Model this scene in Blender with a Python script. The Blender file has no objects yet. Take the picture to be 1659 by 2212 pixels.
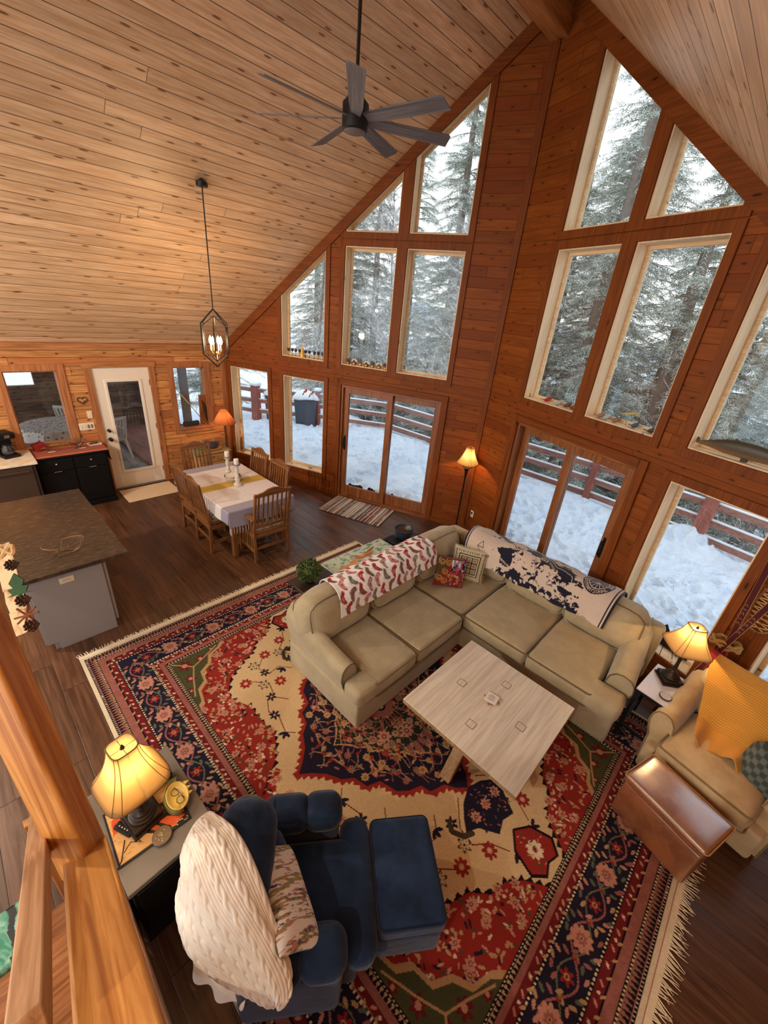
SKY = 1.75; EXPO = .32
def plight(name, loc, power, col=(1,.62,.3), r=.04, parent=None):
    l = bpy.data.lights.new(name, 'POINT'); l.energy = power; l.color = col; l.shadow_soft_size = r
    o = bpy.data.objects.new(name, l); COL.objects.link(o); o.location = loc
    if parent: o.parent = parent
    return o
import bpy, math, random
import numpy as np
from mathutils import Vector, Matrix
from mathutils.geometry import tessellate_polygon
S = bpy.context.scene
COL = S.collection
PI = math.pi
def rad(a): return a*PI/180
rng = random.Random(7)
# ---------------------------------------------------------------- objects
def tag(o, label=None, cat=None, group=None, kind=None):
    if label: o['label'] = label
    if cat: o['category'] = cat
    if group: o['group'] = group
    if kind: o['kind'] = kind
    return o
def thing(name, label, cat, loc=(0,0,0), rz=0, group=None, rx=0, ry=0):
    o = bpy.data.objects.new(name, None); COL.objects.link(o)
    o.empty_display_size = .05
    o.location = loc; o.rotation_euler = (rx, ry, rz)
    return tag(o, label, cat, group)
def struct(o): o['kind'] = 'structure'; return o
def dup(root, loc, rz=None, label=None, group=None, scale=None):
    r = root.copy(); COL.objects.link(r); r.location = loc
    if rz is not None: r.rotation_euler = (r.rotation_euler[0], r.rotation_euler[1], rz)
    if scale: r.scale = (scale, scale, scale) if isinstance(scale, (int, float)) else scale
    if label: r['label'] = label
    if group: r['group'] = group
    for ch in list(root.children):
        c = ch.copy(); COL.objects.link(c); c.parent = r
        for g in list(ch.children):
            d = g.copy(); COL.objects.link(d); d.parent = c
    return r
class MB:
    """collects geometry, then links it as ONE mesh object"""
    def __init__(s): s.v = []; s.f = []
    def add(s, vs, fs):
        n = len(s.v); s.v += [tuple(v) for v in vs]; s.f += [tuple(i+n for i in f) for f in fs]; return s
    def box(s, x0, x1, y0, y1, z0, z1):
        if x1 < x0: x0, x1 = x1, x0
        if y1 < y0: y0, y1 = y1, y0
        if z1 < z0: z0, z1 = z1, z0
        return s.add([(x0,y0,z0),(x1,y0,z0),(x1,y1,z0),(x0,y1,z0),(x0,y0,z1),(x1,y0,z1),(x1,y1,z1),(x0,y1,z1)],
                     [(0,3,2,1),(4,5,6,7),(0,1,5,4),(1,2,6,5),(2,3,7,6),(3,0,4,7)])
    def obox(s, c, sz, m=None):
        m = m or Matrix.Identity(3); c = Vector(c)
        P = [c + m @ Vector((i*sz[0]/2, j*sz[1]/2, k*sz[2]/2)) for i,j,k in
             [(-1,-1,-1),(1,-1,-1),(1,1,-1),(-1,1,-1),(-1,-1,1),(1,-1,1),(1,1,1),(-1,1,1)]]
        return s.add(P, [(0,3,2,1),(4,5,6,7),(0,1,5,4),(1,2,6,5),(2,3,7,6),(3,0,4,7)])
    def bar(s, a, b, w, h, up=(0,0,1)):
        """rectangular bar from a to b; w across, h along 'up'"""
        a = Vector(a); b = Vector(b); d = (b-a); L = d.length; d.normalize(); up = Vector(up)
        x = d.cross(up)
        if x.length < 1e-4: x = d.cross(Vector((1,0,0)))
        x.normalize(); z = x.cross(d).normalized()
        m = Matrix((x, d, z)).transposed()
        return s.obox((a+b)/2, (w, L, h), m)
    def prism(s, poly, z0, z1, fn=None):
        fn = fn or (lambda x, y, z: (x, y, z)); n = len(poly)
        ar = sum(poly[i][0]*poly[(i+1)%n][1]-poly[(i+1)%n][0]*poly[i][1] for i in range(n))
        if ar < 0: poly = poly[::-1]
        V = [fn(x,y,z0) for x,y in poly] + [fn(x,y,z1) for x,y in poly]
        tris = tessellate_polygon([[Vector((x,y,0)) for x,y in poly]])
        F = []
        for t in tris:
            a = poly[t[0]]; b = poly[t[1]]; c = poly[t[2]]
            if (b[0]-a[0])*(c[1]-a[1])-(b[1]-a[1])*(c[0]-a[0]) < 0: t = (t[0], t[2], t[1])
            F.append((t[0]+n, t[1]+n, t[2]+n)); F.append((t[2], t[1], t[0]))
        F += [(i, (i+1)%n, (i+1)%n+n, i+n) for i in range(n)]
        return s.add(V, F)
    def tube(s, pts, r, n=8, cap=True, closed=False):
        pts = [Vector(p) for p in pts]; N = len(pts)
        rr = r if isinstance(r, (list, tuple)) else [r]*N
        V = []; prev = None
        for i, p in enumerate(pts):
            if closed: d = pts[(i+1)%N]-pts[i-1]
            else: d = pts[min(i+1,N-1)]-pts[max(i-1,0)]
            if d.length < 1e-9: d = Vector((0,0,1))
            d.normalize()
            if prev is None:
                x = d.cross(Vector((0,0,1)))
                if x.length < .05: x = d.cross(Vector((1,0,0)))
            else: x = prev - d*prev.dot(d)
            x.normalize(); prev = x; y = d.cross(x)
            V += [p + (x*math.cos(2*PI*k/n)+y*math.sin(2*PI*k/n))*rr[i] for k in range(n)]
        F = []
        for i in range(N if closed else N-1):
            j = (i+1)%N
            F += [(i*n+k, i*n+(k+1)%n, j*n+(k+1)%n, j*n+k) for k in range(n)]
        if cap and not closed:
            F.append(tuple(range(n))[::-1]); F.append(tuple((N-1)*n+k for k in range(n)))
        return s.add(V, F)
    def lathe(s, prof, n=24, c=(0,0,0), cap=True, sq=None):
        """prof: [(r,z)...]; sq: superellipse exponent for squarish sections"""
        V = []
        for r, z in prof:
            for k in range(n):
                a = 2*PI*k/n; ca, sa = math.cos(a), math.sin(a)
                q = 1.0
                if sq: q = (abs(ca)**sq+abs(sa)**sq)**(-1/sq)
                V.append((c[0]+r*ca*q, c[1]+r*sa*q, c[2]+z))
        F = []
        for i in range(len(prof)-1):
            F += [(i*n+k, i*n+(k+1)%n, (i+1)*n+(k+1)%n, (i+1)*n+k) for k in range(n)]
        if cap:
            F.append(tuple(range(n))[::-1]); F.append(tuple((len(prof)-1)*n+k for k in range(n)))
        return s.add(V, F)
    def sphere(s, c, r, n=12, m=8):
        if not isinstance(r, (list, tuple)): r = (r,r,r)
        V = [(c[0], c[1], c[2]-r[2])]
        for i in range(1, m):
            t = -PI/2+PI*i/m
            V += [(c[0]+r[0]*math.cos(t)*math.cos(2*PI*k/n), c[1]+r[1]*math.cos(t)*math.sin(2*PI*k/n), c[2]+r[2]*math.sin(t)) for k in range(n)]
        V.append((c[0], c[1], c[2]+r[2])); e = len(V)-1
        F = [(0, 1+(k+1)%n, 1+k) for k in range(n)]
        for i in range(m-2): F += [(1+i*n+k, 1+i*n+(k+1)%n, 1+(i+1)*n+(k+1)%n, 1+(i+1)*n+k) for k in range(n)]
        F += [(e, 1+(m-2)*n+k, 1+(m-2)*n+(k+1)%n) for k in range(n)]
        return s.add(V, F)
    def grid(s, fn, nu, nv, flip=False):
        V = [fn(i/nu, j/nv) for i in range(nu+1) for j in range(nv+1)]
        w = nv+1
        F = [(i*w+j, (i+1)*w+j, (i+1)*w+j+1, i*w+j+1) for i in range(nu) for j in range(nv)]
        if flip: F = [f[::-1] for f in F]
        return s.add(V, F)
    def rbox(s, c, sz, r=.04, n=6, puff=(0,0,0), m=None, noise=0, seed=0):
        """rounded, puffed box (upholstery): cube sphere style grid projected on a rounded box"""
        hx, hy, hz = sz[0]/2, sz[1]/2, sz[2]/2; r = min(r, hx*.98, hy*.98, hz*.98)
        rn = random.Random(seed); ph = [rn.uniform(0, 6) for _ in range(6)]
        def P(x, y, z):
            # x,y,z in [-1,1] on cube surface
            p = Vector((x*hx, y*hy, z*hz))
            q = Vector((max(-hx+r, min(hx-r, p.x)), max(-hy+r, min(hy-r, p.y)), max(-hz+r, min(hz-r, p.z))))
            d = p-q
            if d.length > 1e-9: p = q + d.normalized()*r
            bx = (1-y*y)*(1-z*z); by = (1-x*x)*(1-z*z); bz = (1-x*x)*(1-y*y)
            p.x += math.copysign(puff[0]*bx, x)*(abs(x) > .999)
            p.y += math.copysign(puff[1]*by, y)*(abs(y) > .999)
            p.z += math.copysign(puff[2]*bz, z)*(abs(z) > .999)
            if noise:
                w = noise*(math.sin(p.x*23+ph[0]+3*math.sin(p.y*7+ph[1]))+math.sin(p.y*19+ph[2]+2*math.sin(p.z*9+ph[3])))*.5
                p += Vector((x,y,z)).normalized()*w
            if m: p = m @ p
            return (c[0]+p.x, c[1]+p.y, c[2]+p.z)
        def ts(h):
            # parameter values, denser in the rounded ends
            e = max(1-r/h, .0); a = [-1+(1-e)*(1-math.cos(PI/2*i/3)) for i in range(4)]
            mid = [-e+2*e*i/n for i in range(1, n)] if e > 1e-3 else [0]
            return a + mid + [-t for t in a[::-1]]
        X, Y, Z = ts(hx), ts(hy), ts(hz)
        def face(A, B, f, flip):
            w = len(B); V = [P(*f(a,b)) for a in A for b in B]
            F = [(i*w+j, (i+1)*w+j, (i+1)*w+j+1, i*w+j+1) for i in range(len(A)-1) for j in range(w-1)]
            if flip: F = [g[::-1] for g in F]
            s.add(V, F)
        face(X, Y, lambda a,b: (a,b,1), False); face(X, Y, lambda a,b: (a,b,-1), True)
        face(X, Z, lambda a,b: (a,-1,b), False); face(X, Z, lambda a,b: (a,1,b), True)
        face(Y, Z, lambda a,b: (1,a,b), False); face(Y, Z, lambda a,b: (-1,a,b), True)
        s.weld = True
        return s
    weld = False
    def mesh(s, name, merge=None):
        me = bpy.data.meshes.new(name); me.from_pydata(s.v, [], s.f)
        if s.weld or merge:
            import bmesh
            bm = bmesh.new(); bm.from_mesh(me); bmesh.ops.remove_doubles(bm, verts=bm.verts, dist=merge or 1e-5)
            bm.to_mesh(me); bm.free()
        me.update(); return me
    def build(s, name, mat, parent=None, smooth=False, bevel=0, solid=0, subd=0, ang=None):
        me = s.mesh(name)
        o = bpy.data.objects.new(name, me); COL.objects.link(o)
        if parent: o.parent = parent
        if mat: me.materials.append(mat)
        if smooth or bevel:
            me.polygons.foreach_set('use_smooth', [True]*len(me.polygons))
            if not bevel and ang is None: ang = 50
        if smooth and ang:
            try: me.set_sharp_from_angle(angle=rad(ang))
            except Exception: pass
        if solid:
            md = o.modifiers.new('solid', 'SOLIDIFY'); md.thickness = solid; md.offset = 0
        if bevel:
            md = o.modifiers.new('bevel', 'BEVEL'); md.width = bevel; md.segments = 2; md.limit_method = 'ANGLE'; md.angle_limit = rad(40)
            try: me.set_sharp_from_angle(angle=rad(60))
            except Exception: pass
            md.harden_normals = False
        if subd:
            md = o.modifiers.new('sub', 'SUBSURF'); md.levels = subd; md.render_levels = subd
        return o
def B(name, mat, parent, *boxes, bevel=.003):
    m = MB()
    for b in boxes: m.box(*b)
    return m.build(name, mat, parent, bevel=bevel)
# ---------------------------------------------------------------- node expressions
class NT:
    cur = None
class V_:
    def __init__(s, k): s.k = k
    def _m(s, op, o=None, c=None):
        n = NT.cur.nodes.new('ShaderNodeMath'); n.operation = op
        setin(n.inputs[0], s)
        if o is not None: setin(n.inputs[1], o)
        if c is not None: setin(n.inputs[2], c)
        return V_(n.outputs[0])
    def __add__(s, o): return s._m('ADD', o)
    __radd__ = __add__
    def __sub__(s, o): return s._m('SUBTRACT', o)
    def __rsub__(s, o): return (s*-1)+o
    def __mul__(s, o): return s._m('MULTIPLY', o)
    __rmul__ = __mul__
    def __truediv__(s, o): return s._m('DIVIDE', o)
    def floor(s): return s._m('FLOOR')
    def fract(s): return s._m('FRACT')
    def abs(s): return s._m('ABSOLUTE')
    def sin(s): return s._m('SINE')
    def lt(s, o): return s._m('LESS_THAN', o)
    def gt(s, o): return s._m('GREATER_THAN', o)
    def mx(s, o): return s._m('MAXIMUM', o)
    def mn(s, o): return s._m('MINIMUM', o)
    def pw(s, o): return s._m('POWER', o)
    def clamp(s): n = s._m('ADD', 0.0); n.k.node.use_clamp = True; return n
def setin(i, v):
    if isinstance(v, V_): NT.cur.links.new(v.k, i)
    elif isinstance(v, (tuple, list)) and i.type == 'RGBA' and len(v) == 3: i.default_value = (*v, 1)
    else: i.default_value = v
def node(t, outs=0, props=None, **ins):
    n = NT.cur.nodes.new(t)
    for k, v in (props or {}).items(): setattr(n, k, v)
    for k, v in ins.items():
        key = int(k[1:]) if k[0] == '_' and k[1:].isdigit() else k.replace('_', ' ')
        setin(n.inputs[key], v)
    return V_(n.outputs[outs])
def coords(kind='Object'):
    n = NT.cur.nodes.new('ShaderNodeTexCoord'); return V_(n.outputs[kind])
def sep(v):
    n = NT.cur.nodes.new('ShaderNodeSeparateXYZ'); setin(n.inputs[0], v); return [V_(o) for o in n.outputs]
def comb(x, y=0.0, z=0.0):
    n = NT.cur.nodes.new('ShaderNodeCombineXYZ'); setin(n.inputs[0], x); setin(n.inputs[1], y); setin(n.inputs[2], z); return V_(n.outputs[0])
def noise(vec, scale=5, detail=3, rough=.5, dist=0):
    return node('ShaderNodeTexNoise', 0, Vector=vec, Scale=float(scale), Detail=float(detail), Roughness=float(rough), Distortion=float(dist))
def voro(vec, scale=5, feature='F1', out=0, dims='3D', rnd=1.0):
    n = NT.cur.nodes.new('ShaderNodeTexVoronoi'); n.feature = feature; n.voronoi_dimensions = dims
    setin(n.inputs['Vector'], vec); n.inputs['Scale'].default_value = scale; n.inputs['Randomness'].default_value = rnd
    return V_(n.outputs[out])
def white(v, dims='3D'):
    n = NT.cur.nodes.new('ShaderNodeTexWhiteNoise'); n.noise_dimensions = dims
    setin(n.inputs['Vector'] if dims != '1D' else n.inputs['W'], v); return V_(n.outputs[0])
def ramp(v, stops, interp='LINEAR'):
    n = NT.cur.nodes.new('ShaderNodeValToRGB'); setin(n.inputs[0], v); cr = n.color_ramp; cr.interpolation = interp
    while len(cr.elements) < len(stops): cr.elements.new(.5)
    for e, (p, c) in zip(cr.elements, stops):
        e.position = p; e.color = (*c, 1) if len(c) == 3 else c
    return V_(n.outputs[0])
def smooth(v, a, b, lo=0.0, hi=1.0):
    n = NT.cur.nodes.new('ShaderNodeMapRange'); n.interpolation_type = 'SMOOTHSTEP'; setin(n.inputs[0], v)
    for i, x in enumerate((a, b, lo, hi)): n.inputs[1+i].default_value = x
    return V_(n.outputs[0])
def mix(f, a, b, mode='MIX'):
    n = NT.cur.nodes.new('ShaderNodeMix'); n.data_type = 'RGBA'; n.blend_type = mode
    setin(n.inputs[0], f); setin(n.inputs[6], a); setin(n.inputs[7], b); return V_(n.outputs[2])
def bump(h, strength=.3, dist=.01):
    n = NT.cur.nodes.new('ShaderNodeBump'); n.inputs['Strength'].default_value = strength; n.inputs['Distance'].default_value = dist
    setin(n.inputs['Height'], h); return V_(n.outputs[0])
def sr(r, g, b):
    """display 0-255 -> linear"""
    f = lambda c: (c/255/12.92) if c <= 10 else ((c/255+.055)/1.055)**2.4
    return (f(r), f(g), f(b))
def mat(name, fn):
    m = bpy.data.materials.new(name); m.use_nodes = True; NT.cur = m.node_tree
    b = m.node_tree.nodes['Principled BSDF']; fn(b); return m
def P(b, **k):
    for n, v in k.items(): setin(b.inputs[n.replace('_', ' ')], v)
def plain(name, col, rough=.6, metal=0, var=.06, scale=30, bmp=0, spec=.5, coat=0):
    def f(b):
        co = coords(); n = noise(co, scale, 3)
        c = mix(n, tuple(x*(1-var*2) for x in col), tuple(min(1, x*(1+var*2)) for x in col))
        P(b, Base_Color=c, Roughness=rough, Metallic=metal, Specular_IOR_Level=spec)
        if coat: P(b, Coat_Weight=coat, Coat_Roughness=.1)
        if bmp: P(b, Normal=bump(n, bmp, .004))
    return mat(name, f)
def fabric(name, col, col2=None, scale=900, rough=.95, bmp=.15, sheen=.25, blotch=4):
    def f(b):
        co = coords(); n = noise(co, blotch, 4, .6); w = noise(co, scale, 2)
        c2 = col2 or tuple(x*.72 for x in col)
        c = mix(smooth(n, .3, .7), c2, col)
        wr = noise(co, 7, 4, .55, 1.2); P(b, Base_Color=c, Roughness=rough, Sheen_Weight=sheen, Sheen_Roughness=.4, Specular_IOR_Level=.2, Normal=bump(w*.12+wr*1.0, .35 if blotch < 9 else .1, .022))
    return mat(name, f)
def boards(name, al, ac, w, L, lo, hi, knot=.5, kcol=None, gap=.03, gcol=None, rough=.5, spec=.4, tone=.25, coat=0, gs=1.0, kscale=1.0, bev=.6, redden=None):
    """tongue-and-groove or plank material. al/ac: object axis (0,1,2) along / across the boards"""
    def f(b):
        X = sep(coords()); a = X[al]; c = X[ac]; t = X[3-al-ac]
        q = c/w; k = q.floor(); fr = q.fract()
        off = white(comb(k, 3.7, 1.1))*L
        aa = (a+off)/L; j = aa.floor(); r = white(comb(k, j, 5.0)); r2 = white(comb(j, k, 9.3))
        g = noise(comb(a*1.6*gs+r*40, c*26*gs+r2*9, t*26*gs), 1.6, 5, .62, .6)
        big = noise(comb(a*.8+r*33, c*5, t*5), 1.2, 3, .5, .3)
        col = mix(smooth(g, .3, .72), lo, hi)
        col = mix(smooth(big, .35, .75, 0, .35), col, tuple(x*.55 for x in lo))
        if redden: col = mix(smooth(r2, .45, .9, 0, .6), col, redden)
        m = smooth(r, 0, 1, 1-tone, 1+tone*.6)
        col = mix(1.0, col, comb(m, m, m), 'MULTIPLY')
        kd = voro(comb(a*3.1*kscale+r*17, (c/w)*.93, r*30), 1.0, 'F1', 0, '2D')
        kd2 = voro(comb(a*8*kscale+r*7, (c/w)*2.3, 0), 1.0, 'F1', 0, '2D')
        if knot:
            kk = smooth(kd, .035+.05*knot, .06+.09*knot, 1, 0); halo = smooth(kd, .08, .26, .3, 0)
            kc = kcol or tuple(x*.22 for x in lo)
            col = mix(halo, col, tuple(x*.8 for x in lo)); col = mix(kk*.9, col, kc)
            k3 = smooth(kd2, .02, .05, .10, 0); col = mix(k3, col, kc)
        ed = (fr-.5).abs(); gr = smooth(ed, .5-gap, .5-gap*.35)
        ej = (aa.fract()-.5).abs(); gj = smooth(ej, .5-.004/L*1.0, .5-.0015/L)
        gr = gr.mx(gj*.8)
        col = mix(gr, col, gcol or tuple(x*.16 for x in lo))
        bv = smooth(ed, .5-gap*2.4, .5)
        P(b, Base_Color=col, Roughness=smooth(g, .2, .8, rough-.08, rough+.12), Specular_IOR_Level=spec, Normal=bump((gr.mx(bv*bev))*-1+g*.06, .55, .006))
        if coat: P(b, Coat_Weight=coat, Coat_Roughness=.25)
    return mat(name, f)
def wood(name, al, lo, hi, rough=.5, knot=.4, gs=1.0, spec=.4, coat=0):
    """single-board wood with grain along one object axis"""
    def f(b):
        X = sep(coords()); a = X[al]; o = [X[i] for i in range(3) if i != al]
        rn = node('ShaderNodeObjectInfo', 5) if False else None
        g = noise(comb(a*1.5*gs, o[0]*30*gs, o[1]*30*gs), 1.5, 5, .6, .8)
        big = noise(comb(a*1.1*gs, o[0]*6, o[1]*6), 1.1, 3)
        col = mix(smooth(g, .3, .7), lo, hi); col = mix(smooth(big, .4, .8, 0, .4), col, tuple(x*.6 for x in lo))
        if knot:
            kd = voro(comb(a*2.2, o[0]*7, o[1]*7), 1.0)
            col = mix(smooth(kd, .1, .28, .4, 0)*knot*2, col, tuple(x*.75 for x in lo)); col = mix(smooth(kd, .05, .1, 1, 0)*(.9 if knot > .2 else .4), col, tuple(x*.2 for x in lo))
        P(b, Base_Color=col, Roughness=smooth(g, .2, .8, rough-.08, rough+.1), Specular_IOR_Level=spec, Normal=bump(g, .12, .003))
        if coat: P(b, Coat_Weight=coat, Coat_Roughness=.2)
    return mat(name, f)
def attrmat(name, rough=.9, bmp=None, sheen=0, spec=.3, tint=.06):
    """pattern woven, printed or painted on the thing, kept as its colour attribute"""
    def f(b):
        c = node('ShaderNodeAttribute', 0, dict(attribute_name='Col'))
        co = coords(); n = noise(co, 420, 2)
        c = mix(smooth(n, .3, .7, tint, 0), c, (0, 0, 0))
        P(b, Base_Color=c, Roughness=rough, Specular_IOR_Level=spec, Sheen_Weight=sheen)
        P(b, Normal=bump(n, bmp or .1, .002))
    return mat(name, f)
def setcol(o, cols):
    me = o.data; at = me.color_attributes.new('Col', 'FLOAT_COLOR', 'POINT')
    a = np.ones((len(me.vertices), 4), dtype=np.float32); a[:, :3] = cols
    at.data.foreach_set('color', a.ravel())
def raster_grid(name, img, fn, matl, parent=None, solid=0, smooth=True, np_fn=None):
    """mesh grid whose vertices carry the colours of img[H,W,3]; fn(u,v)->xyz, u across W, v down H"""
    H, W = img.shape[:2]
    u, v = np.meshgrid(np.linspace(0, 1, W), np.linspace(0, 1, H))
    pts = np_fn(u, v) if np_fn else np.array([[fn(a, b) for a, b in zip(ru, rv)] for ru, rv in zip(u, v)])
    pts = pts.reshape(-1, 3).astype(np.float32)
    idx = np.arange(H*W).reshape(H, W)
    q = np.stack([idx[:-1,:-1], idx[1:,:-1], idx[1:,1:], idx[:-1,1:]], -1).reshape(-1, 4)
    me = bpy.data.meshes.new(name); n = len(q)
    me.vertices.add(H*W); me.vertices.foreach_set('co', pts.ravel())
    me.loops.add(n*4); me.loops.foreach_set('vertex_index', q.ravel().astype(np.int32))
    me.polygons.add(n); me.polygons.foreach_set('loop_start', np.arange(0, n*4, 4, dtype=np.int32))
    me.update(calc_edges=True); me.validate()
    if smooth: me.polygons.foreach_set('use_smooth', np.ones(n, dtype=bool))
    me.materials.append(matl)
    o = bpy.data.objects.new(name, me); COL.objects.link(o)
    if parent: o.parent = parent
    setcol(o, img.reshape(-1, 3))
    if solid:
        md = o.modifiers.new('solid', 'SOLIDIFY'); md.thickness = solid; md.offset = 0
    return o
# ---------------------------------------------------------------- raster drawing (patterns of rug, throws, pillows)
class Ras:
    def __init__(s, W, H, px, col):
        """W,H metres; px metres per pixel"""
        s.px = px; s.nx = int(round(W/px))+1; s.ny = int(round(H/px))+1
        s.a = np.empty((s.ny, s.nx, 3), dtype=np.float32); s.a[:] = col
        s.X, s.Y = np.meshgrid(np.arange(s.nx)*px, np.arange(s.ny)*px)
    def win(s, x0, x1, y0, y1):
        i0 = max(0, int(x0/s.px)-1); i1 = min(s.nx, int(x1/s.px)+3); j0 = max(0, int(y0/s.px)-1); j1 = min(s.ny, int(y1/s.px)+3)
        return (slice(j0, j1), slice(i0, i1)) if i1 > i0 and j1 > j0 else None
    def ell(s, cx, cy, rx, ry, col, ang=0):
        R = max(rx, ry); w = s.win(cx-R, cx+R, cy-R, cy+R)
        if w is None: return
        dx = s.X[w]-cx; dy = s.Y[w]-cy; c, n = math.cos(ang), math.sin(ang)
        m = ((dx*c+dy*n)/rx)**2+((-dx*n+dy*c)/ry)**2 <= 1
        s.a[w][m] = col
    def poly(s, pts, col, mask=False):
        P_ = np.array(pts); w = s.win(P_[:,0].min(), P_[:,0].max(), P_[:,1].min(), P_[:,1].max())
        if w is None: return None
        X, Y = s.X[w], s.Y[w]; ins = np.zeros(X.shape, bool); n = len(P_)
        for i in range(n):
            x1, y1 = P_[i]; x2, y2 = P_[(i+1)%n]
            if y1 == y2: continue
            c = ((Y > y1) != (Y > y2)) & (X < (x2-x1)*(Y-y1)/(y2-y1)+x1); ins ^= c
        if mask: return w, ins
        s.a[w][ins] = col
    def line(s, pts, r, col):
        for (x1, y1), (x2, y2) in zip(pts[:-1], pts[1:]):
            w = s.win(min(x1,x2)-r, max(x1,x2)+r, min(y1,y2)-r, max(y1,y2)+r)
            if w is None: continue
            X, Y = s.X[w], s.Y[w]; dx, dy = x2-x1, y2-y1; L = dx*dx+dy*dy+1e-12
            t = np.clip(((X-x1)*dx+(Y-y1)*dy)/L, 0, 1); m = (X-x1-t*dx)**2+(Y-y1-t*dy)**2 <= r*r
            s.a[w][m] = col
    def flower(s, cx, cy, r, cols, n=8, ang=0):
        """petals (cols[0]), ring cols[1], heart cols[2]"""
        for k in range(n):
            a = ang+2*PI*k/n; s.ell(cx+math.cos(a)*r*.62, cy+math.sin(a)*r*.62, r*.42, r*.24, cols[0], a)
        s.ell(cx, cy, r*.5, r*.5, cols[0]); s.ell(cx, cy, r*.36, r*.36, cols[1]); s.ell(cx, cy, r*.2, r*.2, cols[2])
    def leaf(s, cx, cy, L, w, ang, col):
        s.ell(cx+math.cos(ang)*L*.5, cy+math.sin(ang)*L*.5, L*.5, w*.5, col, ang)
FONT = {'A':"01110 10001 10001 11111 10001 10001 10001",'B':"11110 10001 11110 10001 10001 10001 11110",'C':"01111 10000 10000 10000 10000 10000 01111",
'D':"11110 10001 10001 10001 10001 10001 11110",'E':"11111 10000 11110 10000 10000 10000 11111",'F':"11111 10000 11110 10000 10000 10000 10000",
'G':"01111 10000 10000 10011 10001 10001 01111",'H':"10001 10001 10001 11111 10001 10001 10001",'I':"11111 00100 00100 00100 00100 00100 11111",
'K':"10001 10010 10100 11000 10100 10010 10001",'L':"10000 10000 10000 10000 10000 10000 11111",'M':"10001 11011 10101 10101 10001 10001 10001",
'N':"10001 11001 11001 10101 10011 10011 10001",'O':"01110 10001 10001 10001 10001 10001 01110",'P':"11110 10001 10001 11110 10000 10000 10000",
'R':"11110 10001 10001 11110 10100 10010 10001",'S':"01111 10000 10000 01110 00001 00001 11110",'T':"11111 00100 00100 00100 00100 00100 00100",
'U':"10001 10001 10001 10001 10001 10001 01110",'V':"10001 10001 10001 10001 01010 01010 00100",'Y':"10001 01010 00100 00100 00100 00100 00100",
'Z':"11111 00010 00100 00100 01000 10000 11111",'J':"00111 00010 00010 00010 00010 10010 01100",'W':"10001 10001 10101 10101 10101 11011 10001",' ':"00000 "*7}
def text(ras, s_, cx, cy, h, col, ang=0, arc=None):
    """letters h tall; arc=(radius,start,step) writes round a circle about (cx,cy)"""
    u = h/7; W = len(s_)*6*u
    for i, ch in enumerate(s_):
        rows = FONT.get(ch, FONT[' ']).split()
        for r, row in enumerate(rows):
            for c, b in enumerate(row):
                if b != '1': continue
                if arc:
                    R, a0, st = arc; a = a0+st*i; x = (c-2)*u; y = (3-r)*u*(1 if st > 0 else -1)
                    px_, py_ = cx+math.cos(a)*(R+y)-math.sin(a)*x*(1 if st > 0 else -1), cy+math.sin(a)*(R+y)+math.cos(a)*x*(1 if st > 0 else -1)
                else:
                    x = -W/2+(i*6+c)*u; y = (r-3)*u
                    px_, py_ = cx+x*math.cos(ang)-y*math.sin(ang), cy+x*math.sin(ang)+y*math.cos(ang)
                ras.ell(px_, py_, u*.62, u*.62, col)
# ---------------------------------------------------------------- room constants (metres; origin: floor corner of left wall and left prow wall)
AL = .3633; RX = 4.687; RY = RX*math.tan(AL); EV = 2.414; SL = .857
CA, SA = math.cos(AL), math.sin(AL); LW = RX/CA
YB = -7.0
# materials
pine_lo, pine_hi = sr(166,104,52), sr(214,160,104)
M_ceil = boards('pine_ceiling', 1, 0, .1245, 9, sr(212,166,122), sr(240,206,166), knot=.26, kcol=sr(126,78,44), gap=.035, tone=.12, rough=.42, spec=.45, kscale=.55)
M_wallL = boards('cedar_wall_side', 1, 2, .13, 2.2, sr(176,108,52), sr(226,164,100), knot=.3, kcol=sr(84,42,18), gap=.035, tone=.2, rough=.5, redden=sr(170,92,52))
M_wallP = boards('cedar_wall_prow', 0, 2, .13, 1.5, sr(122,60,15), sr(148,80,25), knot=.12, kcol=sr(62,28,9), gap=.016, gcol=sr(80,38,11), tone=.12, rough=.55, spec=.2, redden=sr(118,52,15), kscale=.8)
M_floor = boards('vinyl_plank_floor', 0, 1, .18, 1.2, sr(76,46,28), sr(116,77,51), knot=0, gap=.008, gcol=sr(50,30,20), tone=.25, rough=.33, spec=.5, gs=.7, bev=.3)
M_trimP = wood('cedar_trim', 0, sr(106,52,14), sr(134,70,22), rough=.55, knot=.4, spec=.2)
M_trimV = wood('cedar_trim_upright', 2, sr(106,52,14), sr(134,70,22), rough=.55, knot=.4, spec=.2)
M_trimL = wood('pine_trim_side', 1, sr(150,92,48), sr(196,134,80), rough=.5, knot=.5)
M_trimLV = wood('pine_trim_side_upright', 2, sr(150,88,50), sr(190,126,78), rough=.5, knot=.5)
M_jamb = wood('bare_pine_jamb', 2, sr(226,194,150), sr(244,220,182), rough=.55, knot=.25)
M_jambH = wood('bare_pine_jamb_flat', 0, sr(212,178,132), sr(238,212,172), rough=.55, knot=.25)
M_jambY = wood('bare_pine_jamb_side', 1, sr(150,92,48), sr(200,140,88), rough=.55, knot=.25)
M_door = wood('fir_door_frame', 2, sr(118,66,30), sr(160,98,52), rough=.42, knot=.0, coat=.2)
M_doorH = wood('fir_door_rail', 0, sr(118,66,30), sr(160,98,52), rough=.42, knot=.0, coat=.2)
M_black = plain('black_metal', sr(30,27,27), .45, .3)
M_blackpaint = plain('black_paint', sr(15,13,13), .5, 0, spec=.3)
M_white = plain('white_paint', sr(236,222,204), .4, 0, .01)
M_ivory = plain('ivory_plastic', sr(228,212,180), .4, 0, .02)
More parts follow.
